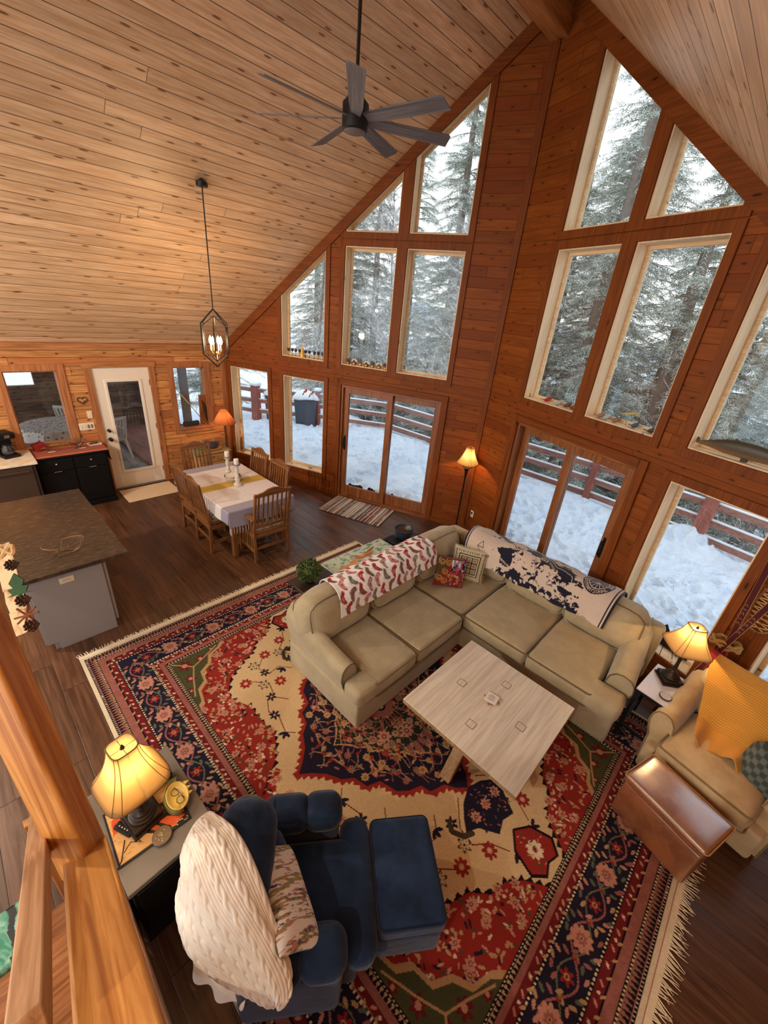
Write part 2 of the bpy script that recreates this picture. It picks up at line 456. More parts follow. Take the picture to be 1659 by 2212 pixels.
def f_glass(b):
    nt = NT.cur; out = nt.nodes['Material Output']; nt.nodes.remove(b)
    tr = nt.nodes.new('ShaderNodeBsdfTransparent'); tr.inputs[0].default_value = (.97,.985,.98,1)
    gl = nt.nodes.new('ShaderNodeBsdfGlossy'); gl.inputs['Roughness'].default_value = .01; gl.inputs[0].default_value = (.95,.97,1,1)
    fr = nt.nodes.new('ShaderNodeFresnel'); ge = nt.nodes.new('ShaderNodeNewGeometry')
    ior = V_(ge.outputs['Backfacing'])*(1/1.45-1.45)+1.45; nt.links.new(ior.k, fr.inputs[0])
    mx = nt.nodes.new('ShaderNodeMixShader'); nt.links.new(fr.outputs[0], mx.inputs[0]); nt.links.new(tr.outputs[0], mx.inputs[1]); nt.links.new(gl.outputs[0], mx.inputs[2])
    nt.links.new(mx.outputs[0], out.inputs['Surface'])
M_glass = mat('window_glass', f_glass)
M_clear = plain('clear_glassware', (.95,.97,.97), .04, 0, 0)
def f_clear(b):
    nt = NT.cur; out = nt.nodes['Material Output']; nt.nodes.remove(b)
    tr = nt.nodes.new('ShaderNodeBsdfTransparent'); tr.inputs[0].default_value = (.90,.92,.92,1)
    gl = nt.nodes.new('ShaderNodeBsdfGlossy'); gl.inputs['Roughness'].default_value = .03
    lw = nt.nodes.new('ShaderNodeLayerWeight'); lw.inputs[0].default_value = .45
    mx = nt.nodes.new('ShaderNodeMixShader'); nt.links.new(lw.outputs['Facing'], mx.inputs[0]); nt.links.new(tr.outputs[0], mx.inputs[1]); nt.links.new(gl.outputs[0], mx.inputs[2])
    nt.links.new(mx.outputs[0], out.inputs['Surface'])
M_clear = mat('clear_glassware', f_clear)
# wall frames: local x runs along the wall, local z up, local y outward
def frame_obj(o, side):
    if side == 'A':    # origin left corner, x to the prow
        o.matrix_world = Matrix(((CA,-SA,0,0),(SA,CA,0,0),(0,0,1,0),(0,0,0,1)))
    elif side == 'B':  # origin prow edge, x to the right
        o.matrix_world = Matrix(((CA,SA,0,RX),(-SA,CA,0,RY),(0,0,1,0),(0,0,0,1)))
    return o
def wall_mesh(outer, holes, th, conv):
    loops = [outer]+holes
    tris = tessellate_polygon([[Vector((x,z,0)) for x,z in l] for l in loops])
    flat = [p for l in loops for p in l]; n = len(flat); m = MB()
    Vs = [conv(x,0,z) for x,z in flat]+[conv(x,th,z) for x,z in flat]; F = []
    for t in tris:
        a, b, c = [flat[i] for i in t]
        if (b[0]-a[0])*(c[1]-a[1])-(b[1]-a[1])*(c[0]-a[0]) < 0: t = (t[0],t[2],t[1])
        F.append(tuple(t)); F.append((t[2]+n, t[1]+n, t[0]+n))
    k = 0
    for l in loops:
        for i in range(len(l)): F.append((k+i, k+(i+1)%len(l), k+(i+1)%len(l)+n, k+i+n))
        k += len(l)
    return m.add(Vs, F)
Z0, Z1, ZS, Z2, Z3, Z4 = .36, 2.055, 2.06, 2.385, 4.055, 4.235
def uA(u): return LW-u         # u from prow edge -> local x on wall A
def top_at(u, t): return t+SL*(RX-u*CA)
TH = .20
us = dict(w3=(.69,1.52), w2=(1.685,2.51), w1=(2.845,3.69), w7=(2.83,3.675), w6=(4.02,4.88), sl=(.705,2.485))
def openings():
    L = []
    a, b = us['w3']; L.append(('pane', [(a,Z2),(b,Z2),(b,Z3),(a,Z3)]))
    a, b = us['w2']; L.append(('pane', [(a,Z2),(b,Z2),(b,Z3),(a,Z3)]))
    a, b = us['w1']; L.append(('pane', [(a,Z2),(b,Z2),(b,top_at(b,2.318)),(a,top_at(a,2.318))]))
    a, b = us['w3']; L.append(('pane', [(a,Z4),(b,Z4),(b,top_at(b,2.318)),(a,top_at(a,2.318))]))
    a, b = us['w2']; L.append(('pane', [(a,Z4),(b,Z4),(b,top_at(b,2.318)),(a,top_at(a,2.318))]))
    a, b = us['w7']; L.append(('pane', [(a,Z0),(b,Z0),(b,Z1),(a,Z1)]))
    a, b = us['w6']; L.append(('pane', [(a,Z0),(b,Z0),(b,Z1),(a,Z1)]))
    a, b = us['sl']; L.append(('slider', [(a,0.0),(b,0.0),(b,ZS),(a,ZS)]))
    return L
OP = openings()
def inset(poly, d):
    """offset convex polygon outward by d (negative: inward)"""
    n = len(poly); ar = sum(poly[i][0]*poly[(i+1)%n][1]-poly[(i+1)%n][0]*poly[i][1] for i in range(n))
    P_ = poly if ar > 0 else poly[::-1]; out = []
    for i in range(n):
        p0, p1, p2 = Vector(P_[i-1]), Vector(P_[i]), Vector(P_[(i+1)%n])
        d1 = (p1-p0).normalized(); d2 = (p2-p1).normalized()
        n1 = Vector((d1.y,-d1.x)); n2 = Vector((d2.y,-d2.x)); b = (n1+n2)
        b = b/ max(.2, (1+n1.dot(n2)))
        out.append(tuple(p1+b*d))
    return out
def ring(m, inner, outer, y0, y1):
    """frame between two polygons, from local depth y0 to y1"""
    n = len(inner)
    V = [(x,y0,z) for x,z in inner]+[(x,y0,z) for x,z in outer]+[(x,y1,z) for x,z in inner]+[(x,y1,z) for x,z in outer]
    F = []
    for i in range(n):
        j = (i+1)%n
        F += [(i,j,n+j,n+i), (2*n+j,2*n+i,3*n+i,3*n+j), (j,i,2*n+i,2*n+j), (n+i,n+j,3*n+j,3*n+i)]
    return m.add(V, F)
def conv(x, y, z): return (x, y, z)
peakz = EV+SL*RX
def wallset(side):
    f = (lambda u: LW-u) if side == 'A' else (lambda u: u)
    H = []
    for k, p in OP:
        q = [(f(u), z) for u, z in p]
        if k == 'slider': q = [(x, max(z, .001)) for x, z in q]
        H.append(q)
    outer = ([(0,-.15),(LW,-.15),(LW,peakz+.12),(0,EV+.12)] if side == 'A' else [(0,-.15),(LW,-.15),(LW,EV+.12),(0,peakz+.12)])
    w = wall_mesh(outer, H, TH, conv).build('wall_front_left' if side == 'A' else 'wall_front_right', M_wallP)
    struct(frame_obj(w, side))
    return H
HA = wallset('A'); HB = wallset('B')
nwin = 0
def window(side, poly, k):
    global nwin
    nwin += 1
    root = bpy.data.objects.new('window_%d' % nwin, None); COL.objects.link(root); struct(frame_obj(root, side))
    # jamb: light bare pine lining of the opening
    m = MB(); ring(m, inset(poly, -.012), inset(poly, .001), .0, .18); m.build('jamb', M_jamb, root)
    m = MB(); ring(m, inset(poly, -.045), inset(poly, -.010), .155, .195); m.build('sash', M_jambH, root, bevel=.003)
    m = MB(); q = inset(poly, -.04)
    m.add([(x,.172,z) for x,z in q]+[(x,.176,z) for x,z in q], [tuple(range(len(q))), tuple(range(len(q),2*len(q)))[::-1]])
    m.build('pane', M_glass, root)
    m = MB(); ring(m, inset(poly, .004), inset(poly, .085), -.02, .0); m.build('casing', M_trimV, root, bevel=.003)
    return root
for side, HH in (('A', HA), ('B', HB)):
    for (k, _), q in zip(OP, HH):
        if k == 'pane': window(side, q, k)
# prow corner trims, rake trims, baseboards
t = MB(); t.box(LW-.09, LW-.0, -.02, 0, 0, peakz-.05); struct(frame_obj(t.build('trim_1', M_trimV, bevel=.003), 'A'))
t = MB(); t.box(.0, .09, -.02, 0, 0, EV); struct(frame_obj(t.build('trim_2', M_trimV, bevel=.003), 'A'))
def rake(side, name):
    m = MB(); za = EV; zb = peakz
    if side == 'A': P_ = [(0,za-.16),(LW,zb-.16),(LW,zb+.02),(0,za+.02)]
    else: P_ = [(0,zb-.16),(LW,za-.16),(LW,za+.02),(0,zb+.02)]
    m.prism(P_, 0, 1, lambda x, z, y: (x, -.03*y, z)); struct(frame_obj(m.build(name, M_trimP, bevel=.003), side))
rake('A', 'trim_3'); rake('B', 'trim_4')
for side, spans, nm in (('A', [(0, LW-2.485-.09), (LW-.705+.09, LW)], 'baseboard_front_left'), ('B', [(0, .705-.09), (2.485+.09, LW)], 'baseboard_front_right')):
    m = MB()
    for a, b in spans: m.box(a, b, -.018, 0, 0, .1)
    struct(frame_obj(m.build(nm, M_trimP, bevel=.004), side))
# sliding glass doors
def slider(side, n, active):
    x0, x1 = (LW-2.485, LW-.705) if side == 'A' else (.705, 2.485)
    root = bpy.data.objects.new('door_%d' % n, None); COL.objects.link(root); struct(frame_obj(root, side))
    m = MB(); m.box(x0-.095, x0, -.03, 0, 0, ZS+.095); m.box(x1, x1+.095, -.03, 0, 0, ZS+.095); m.build('casing', M_trimV, root, bevel=.003)
    m = MB(); m.box(x0-.0, x1+.0, -.03, 0, ZS, ZS+.095); m.build('casing', M_trimP, root, bevel=.003)
    m = MB(); m.box(x0, x0+.035, 0, .18, 0, ZS); m.box(x1-.035, x1, 0, .18, 0, ZS); m.build('jamb', M_door, root, bevel=.003)
    m = MB(); m.box(x0+.035, x1-.035, 0, .18, ZS-.035, ZS); m.box(x0+.035, x1-.035, 0.0, .18, 0, .035); m.build('track', M_doorH, root, bevel=.003)
    mid = (x0+x1)/2; w = mid-x0
    for i, (a, b, y) in enumerate([(x0+.035, mid+.045, .045 if active == 0 else .1), (mid-.045, x1-.035, .045 if active == 1 else .1)]):
        p = MB(); p.box(a, a+.095, y, y+.045, .035, ZS-.035); p.box(b-.095, b, y, y+.045, .035, ZS-.035)
        p.box(a+.095, b-.095, y, y+.045, ZS-.035-.1, ZS-.035); p.box(a+.095, b-.095, y, y+.045, .035, .035+.19)
        pn = p.build('door_panel', M_door, root, bevel=.004)
        g = MB(); g.box(a+.09, b-.09, y+.02, y+.025, .22, ZS-.13); g.build('pane', M_glass, pn)
        if i == active:
            hx = (a+.047) if i == 0 else (b-.047)
            h = MB(); h.box(hx-.015, hx+.015, y-.008, y, .92, 1.18); h.tube([(hx,y-.008,.95),(hx,y-.05,.97),(hx,y-.055,1.05),(hx,y-.05,1.13),(hx,y-.008,1.15)], .009, 8)
            h.build('door_handle', M_blackpaint, pn, smooth=True)
slider('A', 2, 0); slider('B', 3, 1)
# left (side) wall: local coordinates = world, wall in plane x=0, thickness outward (-x)
door = (-2.175, -1.353, 2.055)   # y0,y1,top of opening
LH = [[(-3.215,.94),(-2.60,.94),(-2.60,2.03),(-3.215,2.03)], [(door[0],.001),(door[1],.001),(door[1],door[2]),(door[0],door[2])], [(-.965,.94),(-.392,.94),(-.392,2.03),(-.965,2.03)]]
m = wall_mesh([(YB,-.15),(.0,-.15),(.0,EV+.1),(YB,EV+.1)], LH, .16, lambda y, d, z: (-d, y, z))
struct(m.build('wall_left', M_wallL))
def lwin(poly, stool):
    global nwin
    nwin += 1
    root = bpy.data.objects.new('window_%d' % nwin, None); COL.objects.link(root); struct(root)
    root.matrix_world = Matrix(((0,-1,0,0),(1,0,0,0),(0,0,1,0),(0,0,0,1)))  # local x = world y, local y = -world x
    m = MB(); ring(m, inset(poly,-.015), inset(poly,.001), 0, .16); m.build('jamb', M_trimLV, root)
    m = MB(); q = inset(poly, -.01); m.add([(x,.13,z) for x,z in q]+[(x,.134,z) for x,z in q], [tuple(range(4)), tuple(range(4,8))[::-1]]); m.build('pane', M_glass, root)
    m = MB(); ring(m, inset(poly,.0), inset(poly,.09), -.022, 0); m.build('casing', M_trimLV, root, bevel=.003)
    xs = [p[0] for p in poly]; zs = [p[1] for p in poly]
    m = MB(); m.box(min(xs)-.02, max(xs)+.02, -.05, .12, min(zs)-.012, min(zs)+.012); m.build('window_sill', M_trimL, root, bevel=.003)
lwin(LH[0], 1); lwin(LH[2], 1)
# white full-lite door
dr = bpy.data.objects.new('door_1', None); COL.objects.link(dr); struct(dr)
y0, y1, zt = door
m = MB(); m.box(0,.022,y0-.09,y0,0,zt); m.box(0,.022,y1,y1+.09,0,zt); m.build('casing', M_trimLV, dr, bevel=.003)
m = MB(); m.box(0,.026,y0-.11,y1+.11,zt,zt+.09); m.build('casing', M_trimL, dr, bevel=.003)
m = MB(); m.box(-.14,0,y0,y0+.01,0,zt); m.box(-.14,0,y1-.01,y1,0,zt); m.box(-.14,0,y0,y1,zt-.01,zt); m.build('jamb', M_white, dr)
m = MB(); a, b = y0+.012, y1-.012
gy0, gy1, gz0, gz1 = a+.155, b-.135, .3, 1.85
for bx in ((a,gy0,.02,2.045),(gy1,b,.02,2.045),(gy0,gy1,.02,gz0),(gy0,gy1,gz1,2.045)): m.box(-.05,-.006,*bx)
leaf = m.build('door_panel', M_white, dr, bevel=.002)
m = MB(); ring(m, [(gy0+.02,gz0+.02),(gy1-.02,gz0+.02),(gy1-.02,gz1-.02),(gy0+.02,gz1-.02)], [(gy0-.02,gz0-.02),(gy1+.02,gz0-.02),(gy1+.02,gz1+.02),(gy0-.02,gz1+.02)], 0, 1)
m.v = [(.006-y*.05, x, z) for x, y, z in m.v]; m.build('glazing_bead', M_white, dr, bevel=.006)
m = MB(); m.box(-.03,-.026,gy0,gy1,gz0,gz1); m.build('pane', M_glass, dr)
for z, r in ((.91,.032),(1.06,.026)):
    m = MB(); m.lathe([(.0,0),(r,.0),(r,.012),(.014,.02),(.014,.04),(r*.85,.05),(r*.8,.075),(.0,.08)], 18); m.v = [(z_-.006, a+.06+x, z+y) for x, y, z_ in m.v]
    m.build('door_knob' if z < 1 else 'deadbolt', M_black, dr, smooth=True)
m = MB(); m.box(-.14,.03,y0,y1,0,.018); m.build('threshold', plain('alu_sill', sr(150,145,140), .4, .8), dr, bevel=.004)
for z in (.25,1.05,1.8):
    m = MB(); m.tube([(.0,b+.004,z-.045),(.0,b+.004,z+.045)], .007, 8); m.build('hinge', plain('brass_hinge', sr(170,130,80), .4, .8), dr)
# floor, ceilings, other walls
m = MB(); m.prism([(0,YB),(9.374,YB),(9.374,0),(RX,RY+.0),(0,0)], -.15, 0); struct(m.build('floor', M_floor))
cl = math.sqrt(1+SL*SL)
def slope(name, sgn):
    # local x = slope distance from eave; object rotated so boards run along y
    m = MB(); ll = RX*cl+.0; m.add([(0,YB,0),(ll,YB,0),(ll,RY+.05,0),(0,.05,0),(0,YB,.15),(ll,YB,.15),(ll,RY+.05,.15),(0,.05,.15)],
      [(3,2,1,0),(4,5,6,7),(0,1,5,4),(1,2,6,5),(2,3,7,6),(3,0,4,7)])
    if sgn < 0: m.v = [(-x, y, z) for x, y, z in m.v]; m.f = [f[::-1] for f in m.f]
    o = m.build(name, M_ceil); th = math.atan(SL)
    o.rotation_euler = (0, -th if sgn > 0 else th, 0); o.location = (0 if sgn > 0 else 2*RX, 0, EV); return struct(o)
slope('ceiling_left', 1); slope('ceiling_right', -1)
m = MB(); m.box(9.374, 9.53, YB, 0, -.15, EV+.1); struct(m.build('wall_right', M_wallL))
m = MB(); m.box(RX-.1, RX+.1, YB, RY-.03, 6.0, 6.38)
struct(m.build('trim_5', wood('ridge_beam_pine', 1, sr(150,96,48), sr(200,140,84), knot=.5), bevel=.006))
# eave moulding along side wall
m = MB(); m.box(0,.03,YB,0,EV-.10,EV+.0); struct(m.build('trim_6', M_trimL, bevel=.006))
m = MB(); m.box(0,.022,0-.09,-.0,0,EV-.1); struct(m.build('trim_7', M_trimLV, bevel=.003))
m = MB(); m.box(0,.018,-1.26,-.09,0,.09); m.box(0,.018,-2.3,-2.27,0,.09); struct(m.build('baseboard_left', M_trimL, bevel=.003))
# ---------------------------------------------------------------- outdoors: snow deck, rails, trees, lake
def f_snow(b):
    co = coords(); n = noise(co, 3.2, 6, .6, .4); n2 = noise(co, 30, 4); n3 = noise(co, 9, 4, .6, .8)
    P(b, Base_Color=mix(n, sr(212,230,249), sr(238,246,254)), Roughness=.85, Specular_IOR_Level=.2, Normal=bump(n*.6+n3*.5+n2*.08, .9, .09))
M_snow = mat('trampled_snow', f_snow)
M_snowcap = plain('snow_cap', sr(236,243,250), .9, 0, .01, 20, .2)
M_rail = wood('redwood_rail', 0, sr(132,86,74), sr(172,124,110), rough=.7, knot=.3)
M_railV = wood('redwood_post', 2, sr(136,74,62), sr(172,106,92), rough=.7, knot=.3)
npr = np.random.RandomState(3)
def vnoise(x, y, seed=0):
    r = np.random.RandomState(seed); T = r.rand(64, 64)
    xi = np.floor(x).astype(int); yi = np.floor(y).astype(int); fx = x-xi; fy = y-yi; fx = fx*fx*(3-2*fx); fy = fy*fy*(3-2*fy)
    a = T[yi%64, xi%64]; b_ = T[yi%64, (xi+1)%64]; c = T[(yi+1)%64, xi%64]; d = T[(yi+1)%64, (xi+1)%64]
    return (a*(1-fx)+b_*fx)*(1-fy)+(c*(1-fx)+d*fx)*fy
def fbm(x, y, oct=4, seed=0, gain=.5):
    s = 0; a = 1; t = 0
    for i in range(oct): s = s+a*vnoise(x*2**i+17*i, y*2**i+9*i, seed+i); t += a; a *= gain
    return s/t
RAILPT = [(-3.6,1.55),(-2.55,2.05),(-1.35,3.25),(.4,4.36),(3.0,4.36),(5.75,4.34),(7.6,4.12),(9.6,3.6),(11.5,2.6)]
# snow on the deck, a height field with footprints
nx, ny = 640, 260
xs = np.linspace(-4.2, 11.8, nx); ys = np.linspace(-1.2, 4.75, ny); Xg, Yg = np.meshgrid(xs, ys)
def wally(x): return np.where(x < RX, x*math.tan(AL), RY-(x-RX)*math.tan(AL))
Hs = .10+.14*fbm(Xg*.7, Yg*.7, 3, 5)+.05*fbm(Xg*3, Yg*3, 3, 8)
rs = np.random.RandomState(11)
for _ in range(1100):
    cx, cy = rs.uniform(-3, 11.5), rs.uniform(.2, 4.2); r1, r2, a = rs.uniform(.035,.08), rs.uniform(.07,.15), rs.uniform(0, PI)
    dx, dy = Xg-cx, Yg-cy; q = ((dx*np.cos(a)+dy*np.sin(a))/r2)**2+((-dx*np.sin(a)+dy*np.cos(a))/r1)**2
    Hs -= rs.uniform(.03,.09)*np.exp(-q**1.6)
    Hs += .022*np.exp(-(np.sqrt(q)-1.4)**2*4)
Hs += .22*np.exp(-((Xg-7.5)**2+(Yg-4.05)**2)/.15)
Hs += .14*np.exp(-((Yg-4.1)/.4)**2)*(Xg > -.5)
m = MB(); ok = np.minimum(Yg+.0, 9)
Hs = np.maximum(Hs, .055)
keep = (Yg > wally(Xg)+.216) | (Xg < -.25)
V = np.stack([Xg, Yg, Hs], -1)
keep &= ~((Xg < -.1) & (Yg < .1)) & (Xg > -4.3)
idx = np.arange(nx*ny).reshape(ny, nx)
fq = [(idx[j,i], idx[j,i+1], idx[j+1,i+1], idx[j+1,i]) for j in range(ny-1) for i in range(nx-1) if keep[j,i] and keep[j,i+1] and keep[j+1,i] and keep[j+1,i+1]]
me = bpy.data.meshes.new('deck_snow'); me.from_pydata([tuple(p) for p in V.reshape(-1,3)], [], fq); me.update()
me.polygons.foreach_set('use_smooth', [True]*len(me.polygons)); me.materials.append(M_snow)
o = bpy.data.objects.new('deck_snow', me); COL.objects.link(o)
tag(o, 'trampled white snow lying deep on the deck outside the glass doors', 'snow', kind='stuff')
m = MB(); m.prism([(-4.4,-1.3),(-4.4,1.2),(-2.7,2.1),(-1.35,3.4),(.4,4.6),(7.6,4.4),(12,2.9),(12,-1.2),(9.6,-1.2),(9.6,.0),(RX,RY+.22),(-.2,.2),(-.2,-1.3)], -.25, .02)
struct(m.build('floor_deck', M_rail))
# deck railing: posts and three rails with snow lying on them
rail_root = []
for i in range(len(RAILPT)-1):
    a = Vector((*RAILPT[i], 0)); b = Vector((*RAILPT[i+1], 0))
    names = ['left of the first grill','behind the covered grills','outside the left patio door','beyond the prow corner, left span','outside the right patio door','beside the thick post at the bend','far right, past the thick post','outermost right end']
    r = thing('deck_railing', 'reddish brown deck railing span %s, snow on its rails' % names[i], 'railing', (a.x,a.y,0), group='deck railing spans')
    for z in (.98, .70, .42):
        q = MB(); q.bar((0,0,z), b-a+Vector((0,0,z)), .04, .095); rl = q.build('rail', M_rail, r)
        s_ = MB(); s_.bar((0,0,z+.062), b-a+Vector((0,0,z+.062)), .05, .03); s_.build('snow', M_snowcap, rl, bevel=.012)
for i, (x, y) in enumerate(RAILPT[:-1]):
    big = .19 if i in (1, 6) else .12
    lab = ['leftmost deck post, half hidden by the window edge','thick red deck post left of the grills, capped with snow','deck post right of the nearer grill, snow cap on top','corner deck post seen behind the left patio door','deck post beyond the prow corner','deck post seen through the right patio door','thick red deck post in front of the snow mound, lower right window','deck post at far right of the deck'][i]
    r = thing('deck_post', lab, 'post', (x,y,0), rz=.35 if i < 3 else -.1)
    q = MB(); q.box(-big/2,big/2,-big/2,big/2,0,1.12); q.build('post', M_railV, r, bevel=.01)
    q = MB(); q.rbox((0,0,1.15),(big+.05,big+.05,.08), .03, 3, noise=.006, seed=i); q.build('snow_cap', M_snowcap, r, smooth=True)
# covered grills
M_cover = plain('grill_cover', sr(70,74,86), .5, 0, .1, 12, .4)
def grill(loc, rz, label):
    r = thing('covered_grill', label, 'grill', loc, rz, group='snow capped grills under black covers')
    def f(u, v):
        a = 2*PI*u; z = .05+.95*(v); w = .36-.08*(1-v)+.015*math.sin(9*a)*(1-v)
        if v > .86: w *= math.sqrt(max(0, 1-((v-.86)/.14)**2))*.9+.1
        c, s = math.cos(a), math.sin(a); q = (abs(c)**3+abs(s)**3)**(-1/3)
        return (w*1.12*c*q, w*.72*s*q, z)
    q = MB(); q.grid(f, 48, 16); q.build('cover', M_cover, r, smooth=True, ang=80)
    def g(u, v):
        a = 2*PI*u; w = v*(.37+.03*math.sin(5*a)); z = 1.0+.16*(1-v**2)-.08*v**4-.03*(math.sin(3*a+1)*v)
        c, s = math.cos(a), math.sin(a); q = (abs(c)**3+abs(s)**3)**(-1/3); return (w*1.15*c*q, w*.78*s*q, z)
    q = MB(); q.grid(g, 40, 8); q.build('snow_cap', M_snowcap, r, smooth=True, solid=.03)
    r.scale = (.8,.8,.86); return r
grill((-2.25,2.5,.12), .6, 'black covered grill seen in the leftmost tall window, heaped with snow')
grill((-1.5,2.95,.12), .5, 'black covered grill behind the second lower window, snow on its top')
# ground and lake
def f_ground(b):
    co = coords(); n = noise(co, .25, 5); P(b, Base_Color=mix(n, sr(206,218,230), sr(240,244,248)), Roughness=.9)
q = MB(); q.grid(lambda u, v: (-90+220*u, -40+230*v, -1.2-.055*max(0, min(45, (math.hypot(-90+220*u-5, -40+230*v)-6)))), 50, 50)
struct(q.build('floor_ground_snow', mat('ground_snow', f_ground), smooth=True))
def hill(u, v):
    x = -180+420*u; y = 165+6*v; h = 9+6*math.sin(x*.02)+3*math.sin(x*.07+1)+1.2*math.sin(x*.31)
    return (x, y+v*30, -4+h*v)
q = MB(); q.grid(hill, 160, 3)
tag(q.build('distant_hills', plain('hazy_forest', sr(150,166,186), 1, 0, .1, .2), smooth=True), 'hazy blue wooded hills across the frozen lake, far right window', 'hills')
# trees
M_bark = plain('spruce_bark', sr(134,124,116), .95, 0, .2, 14, .6)
def f_need(b):
    co = coords(); n = noise(co, 2.0, 4); n2 = noise(co, 40, 2)
    c = mix(smooth(n, .35, .65), sr(112,122,100), sr(166,172,150)); c = mix(smooth(n2, .44, .58, 0, .9), c, sr(228,234,232))
    P(b, Base_Color=c, Roughness=.95, Specular_IOR_Level=.1)
M_need = mat('frosted_spruce_needles', f_need)
def f_twig(b):
    co = coords(); n = noise(co, 9, 3); P(b, Base_Color=mix(smooth(n, .4, .62), sr(140,134,128), sr(236,238,238)), Roughness=.95)
M_twig = mat('frosted_twigs', f_twig)
def f_birch(b):
    X = sep(coords()); n = noise(comb(X[0]*6, X[1]*6, X[2]*22), 1, 4)
    P(b, Base_Color=mix(smooth(n, .52, .62), sr(220,212,200), sr(96,84,76)), Roughness=.9)
M_birch = mat('birch_bark', f_birch)
def tri(V, F, a, b, c): n = len(V); V.extend((a, b, c)); F.append((n, n+1, n+2))
def spruce(h, base_r, seed, dens=1.0, z0=.8, thin=1.0):
    """trunk mesh and foliage mesh: drooping boughs carrying needle sprays"""
    rn = random.Random(seed); t = MB(); t.tube([(0,0,-1.5),(.04,0,h*.4),(0,.04,h*.8),(0,0,h)], [.17,.12,.06,.01], 8)
    V = []; F = []; tw = MB(); z = z0
    while z < h-.15:
        L = base_r*(1-(z/h)**1.15)*rn.uniform(.72,1.08)+.12
        for k in range(rn.choice((4,5,5,6))):
            a = rn.uniform(0, 2*PI); d = Vector((math.cos(a), math.sin(a), 0)); droop = rn.uniform(.15,.42); up = rn.uniform(-.1,.25)
            P_ = [d*(L*s)+Vector((0,0,z+up*L*s-droop*L*s*s)) for s in (0,.25,.5,.75,1)]
            tw.tube(P_, [.014,.011,.008,.006,.003], 3, cap=False)
            ns = int(L*25*dens)
            for i in range(ns):
                s = .12+.88*(i+rn.random())/ns; j = min(3, int(s*4)); f = s*4-j; p = P_[j].lerp(P_[j+1], f)
                side = Vector((-d.y, d.x, 0))*rn.choice((-1,1)); ll = (.30*(1.15-s)+.07)*rn.uniform(.5,1.15)*thin
                q = p+(d*rn.uniform(.25,.8)+side*rn.uniform(.3,1)+Vector((0,0,rn.uniform(-.75,.1)))).normalized()*ll
                nrm = (q-p).cross(Vector((rn.uniform(-1,1), rn.uniform(-1,1), 1))).normalized()
                for e in range(4):
                    s1 = p.lerp(q, e*.25); s2 = p.lerp(q, min(1, e*.25+.3)); w_ = .018*(1.1-e*.2)
                    tri(V, F, s1+nrm*w_, s2+nrm*rn.uniform(.03,.06), s1-nrm*.004); tri(V, F, s1-nrm*w_, s1+nrm*.004, s2-nrm*rn.uniform(.03,.06))
        z += rn.uniform(.09,.2)
    f = MB(); f.v = [tuple(v) for v in V]; f.f = F
    return t, tw, f
def bare(h, seed, r0=.07, n=22, spread=.5, lean=(.3,.1), sub=3, L0=1.6):
    rn = random.Random(seed); m = MB(); tw = MB()
    P_ = [Vector((lean[0]*s*s*h*.3+.08*math.sin(5*s+seed), lean[1]*s*s*h*.3+.06*math.cos(4*s), h*s-1.0*(s == 0))) for s in [i/8 for i in range(9)]]
    m.tube(P_, [r0*(1-.85*i/8) for i in range(9)], 8)
    def branch(p, d, L, r, lev):
        Q = [p]; dd = d.copy()
        for i in range(4):
            dd = (dd+Vector((rn.uniform(-.3,.3), rn.uniform(-.3,.3), rn.uniform(-.12,.22)))).normalized(); Q.append(Q[-1]+dd*L/4)
        tw.tube(Q, [r*(1-.2*i) for i in range(5)], 4 if r > .008 else 3, cap=False)
        if lev:
            for i in range(5):
                s = rn.uniform(.2,1)*4; j = min(3, int(s)); pp = Q[j].lerp(Q[j+1], s-j)
                branch(pp, (dd+Vector((rn.uniform(-1,1), rn.uniform(-1,1), rn.uniform(-.5,.6)))).normalized(), L*.5, r*.5, lev-1)
    for i in range(n):
        s = rn.uniform(.12,1)*8; j = min(7, int(s)); p = P_[j].lerp(P_[j+1], s-j); a = rn.uniform(0, 2*PI)
        branch(p, Vector((math.cos(a)*spread*1.6, math.sin(a)*spread*1.6, rn.uniform(.2,1))).normalized(), L0*rn.uniform(.5,1)*(1.1-s/8*.6), .016, sub)
    return m, tw
kinds = []
for i, (h, r, sd, de, z0, th) in enumerate([(9.5,2.3,1,1.25,.5,1.0),(8.0,2.0,2,1.2,.3,1.1),(11,2.3,5,.75,2.4,1.25),(6,1.5,9,1.4,.2,.9)]):
    t, tw, f = spruce(h, r, sd, de, z0, th)
    root = thing('spruce_tree', 'x', 'tree', (0,0,0)); t.build('trunk', M_bark, root, smooth=True); tw.build('boughs', M_twig, root); f.build('needles', M_need, root)
    kinds.append(root)
usedk = set()
def spr(k, x, y, rz, sc, label, z=-1.6):
    if k not in usedk:
        usedk.add(k); o = kinds[k]; o.location = (x,y,z); o.rotation_euler = (0,0,rz); o.scale = (sc,)*3; o['label'] = label
    else: o = dup(kinds[k], (x,y,z), rz, label, scale=sc)
    o['group'] = 'spruces round the deck'; return o
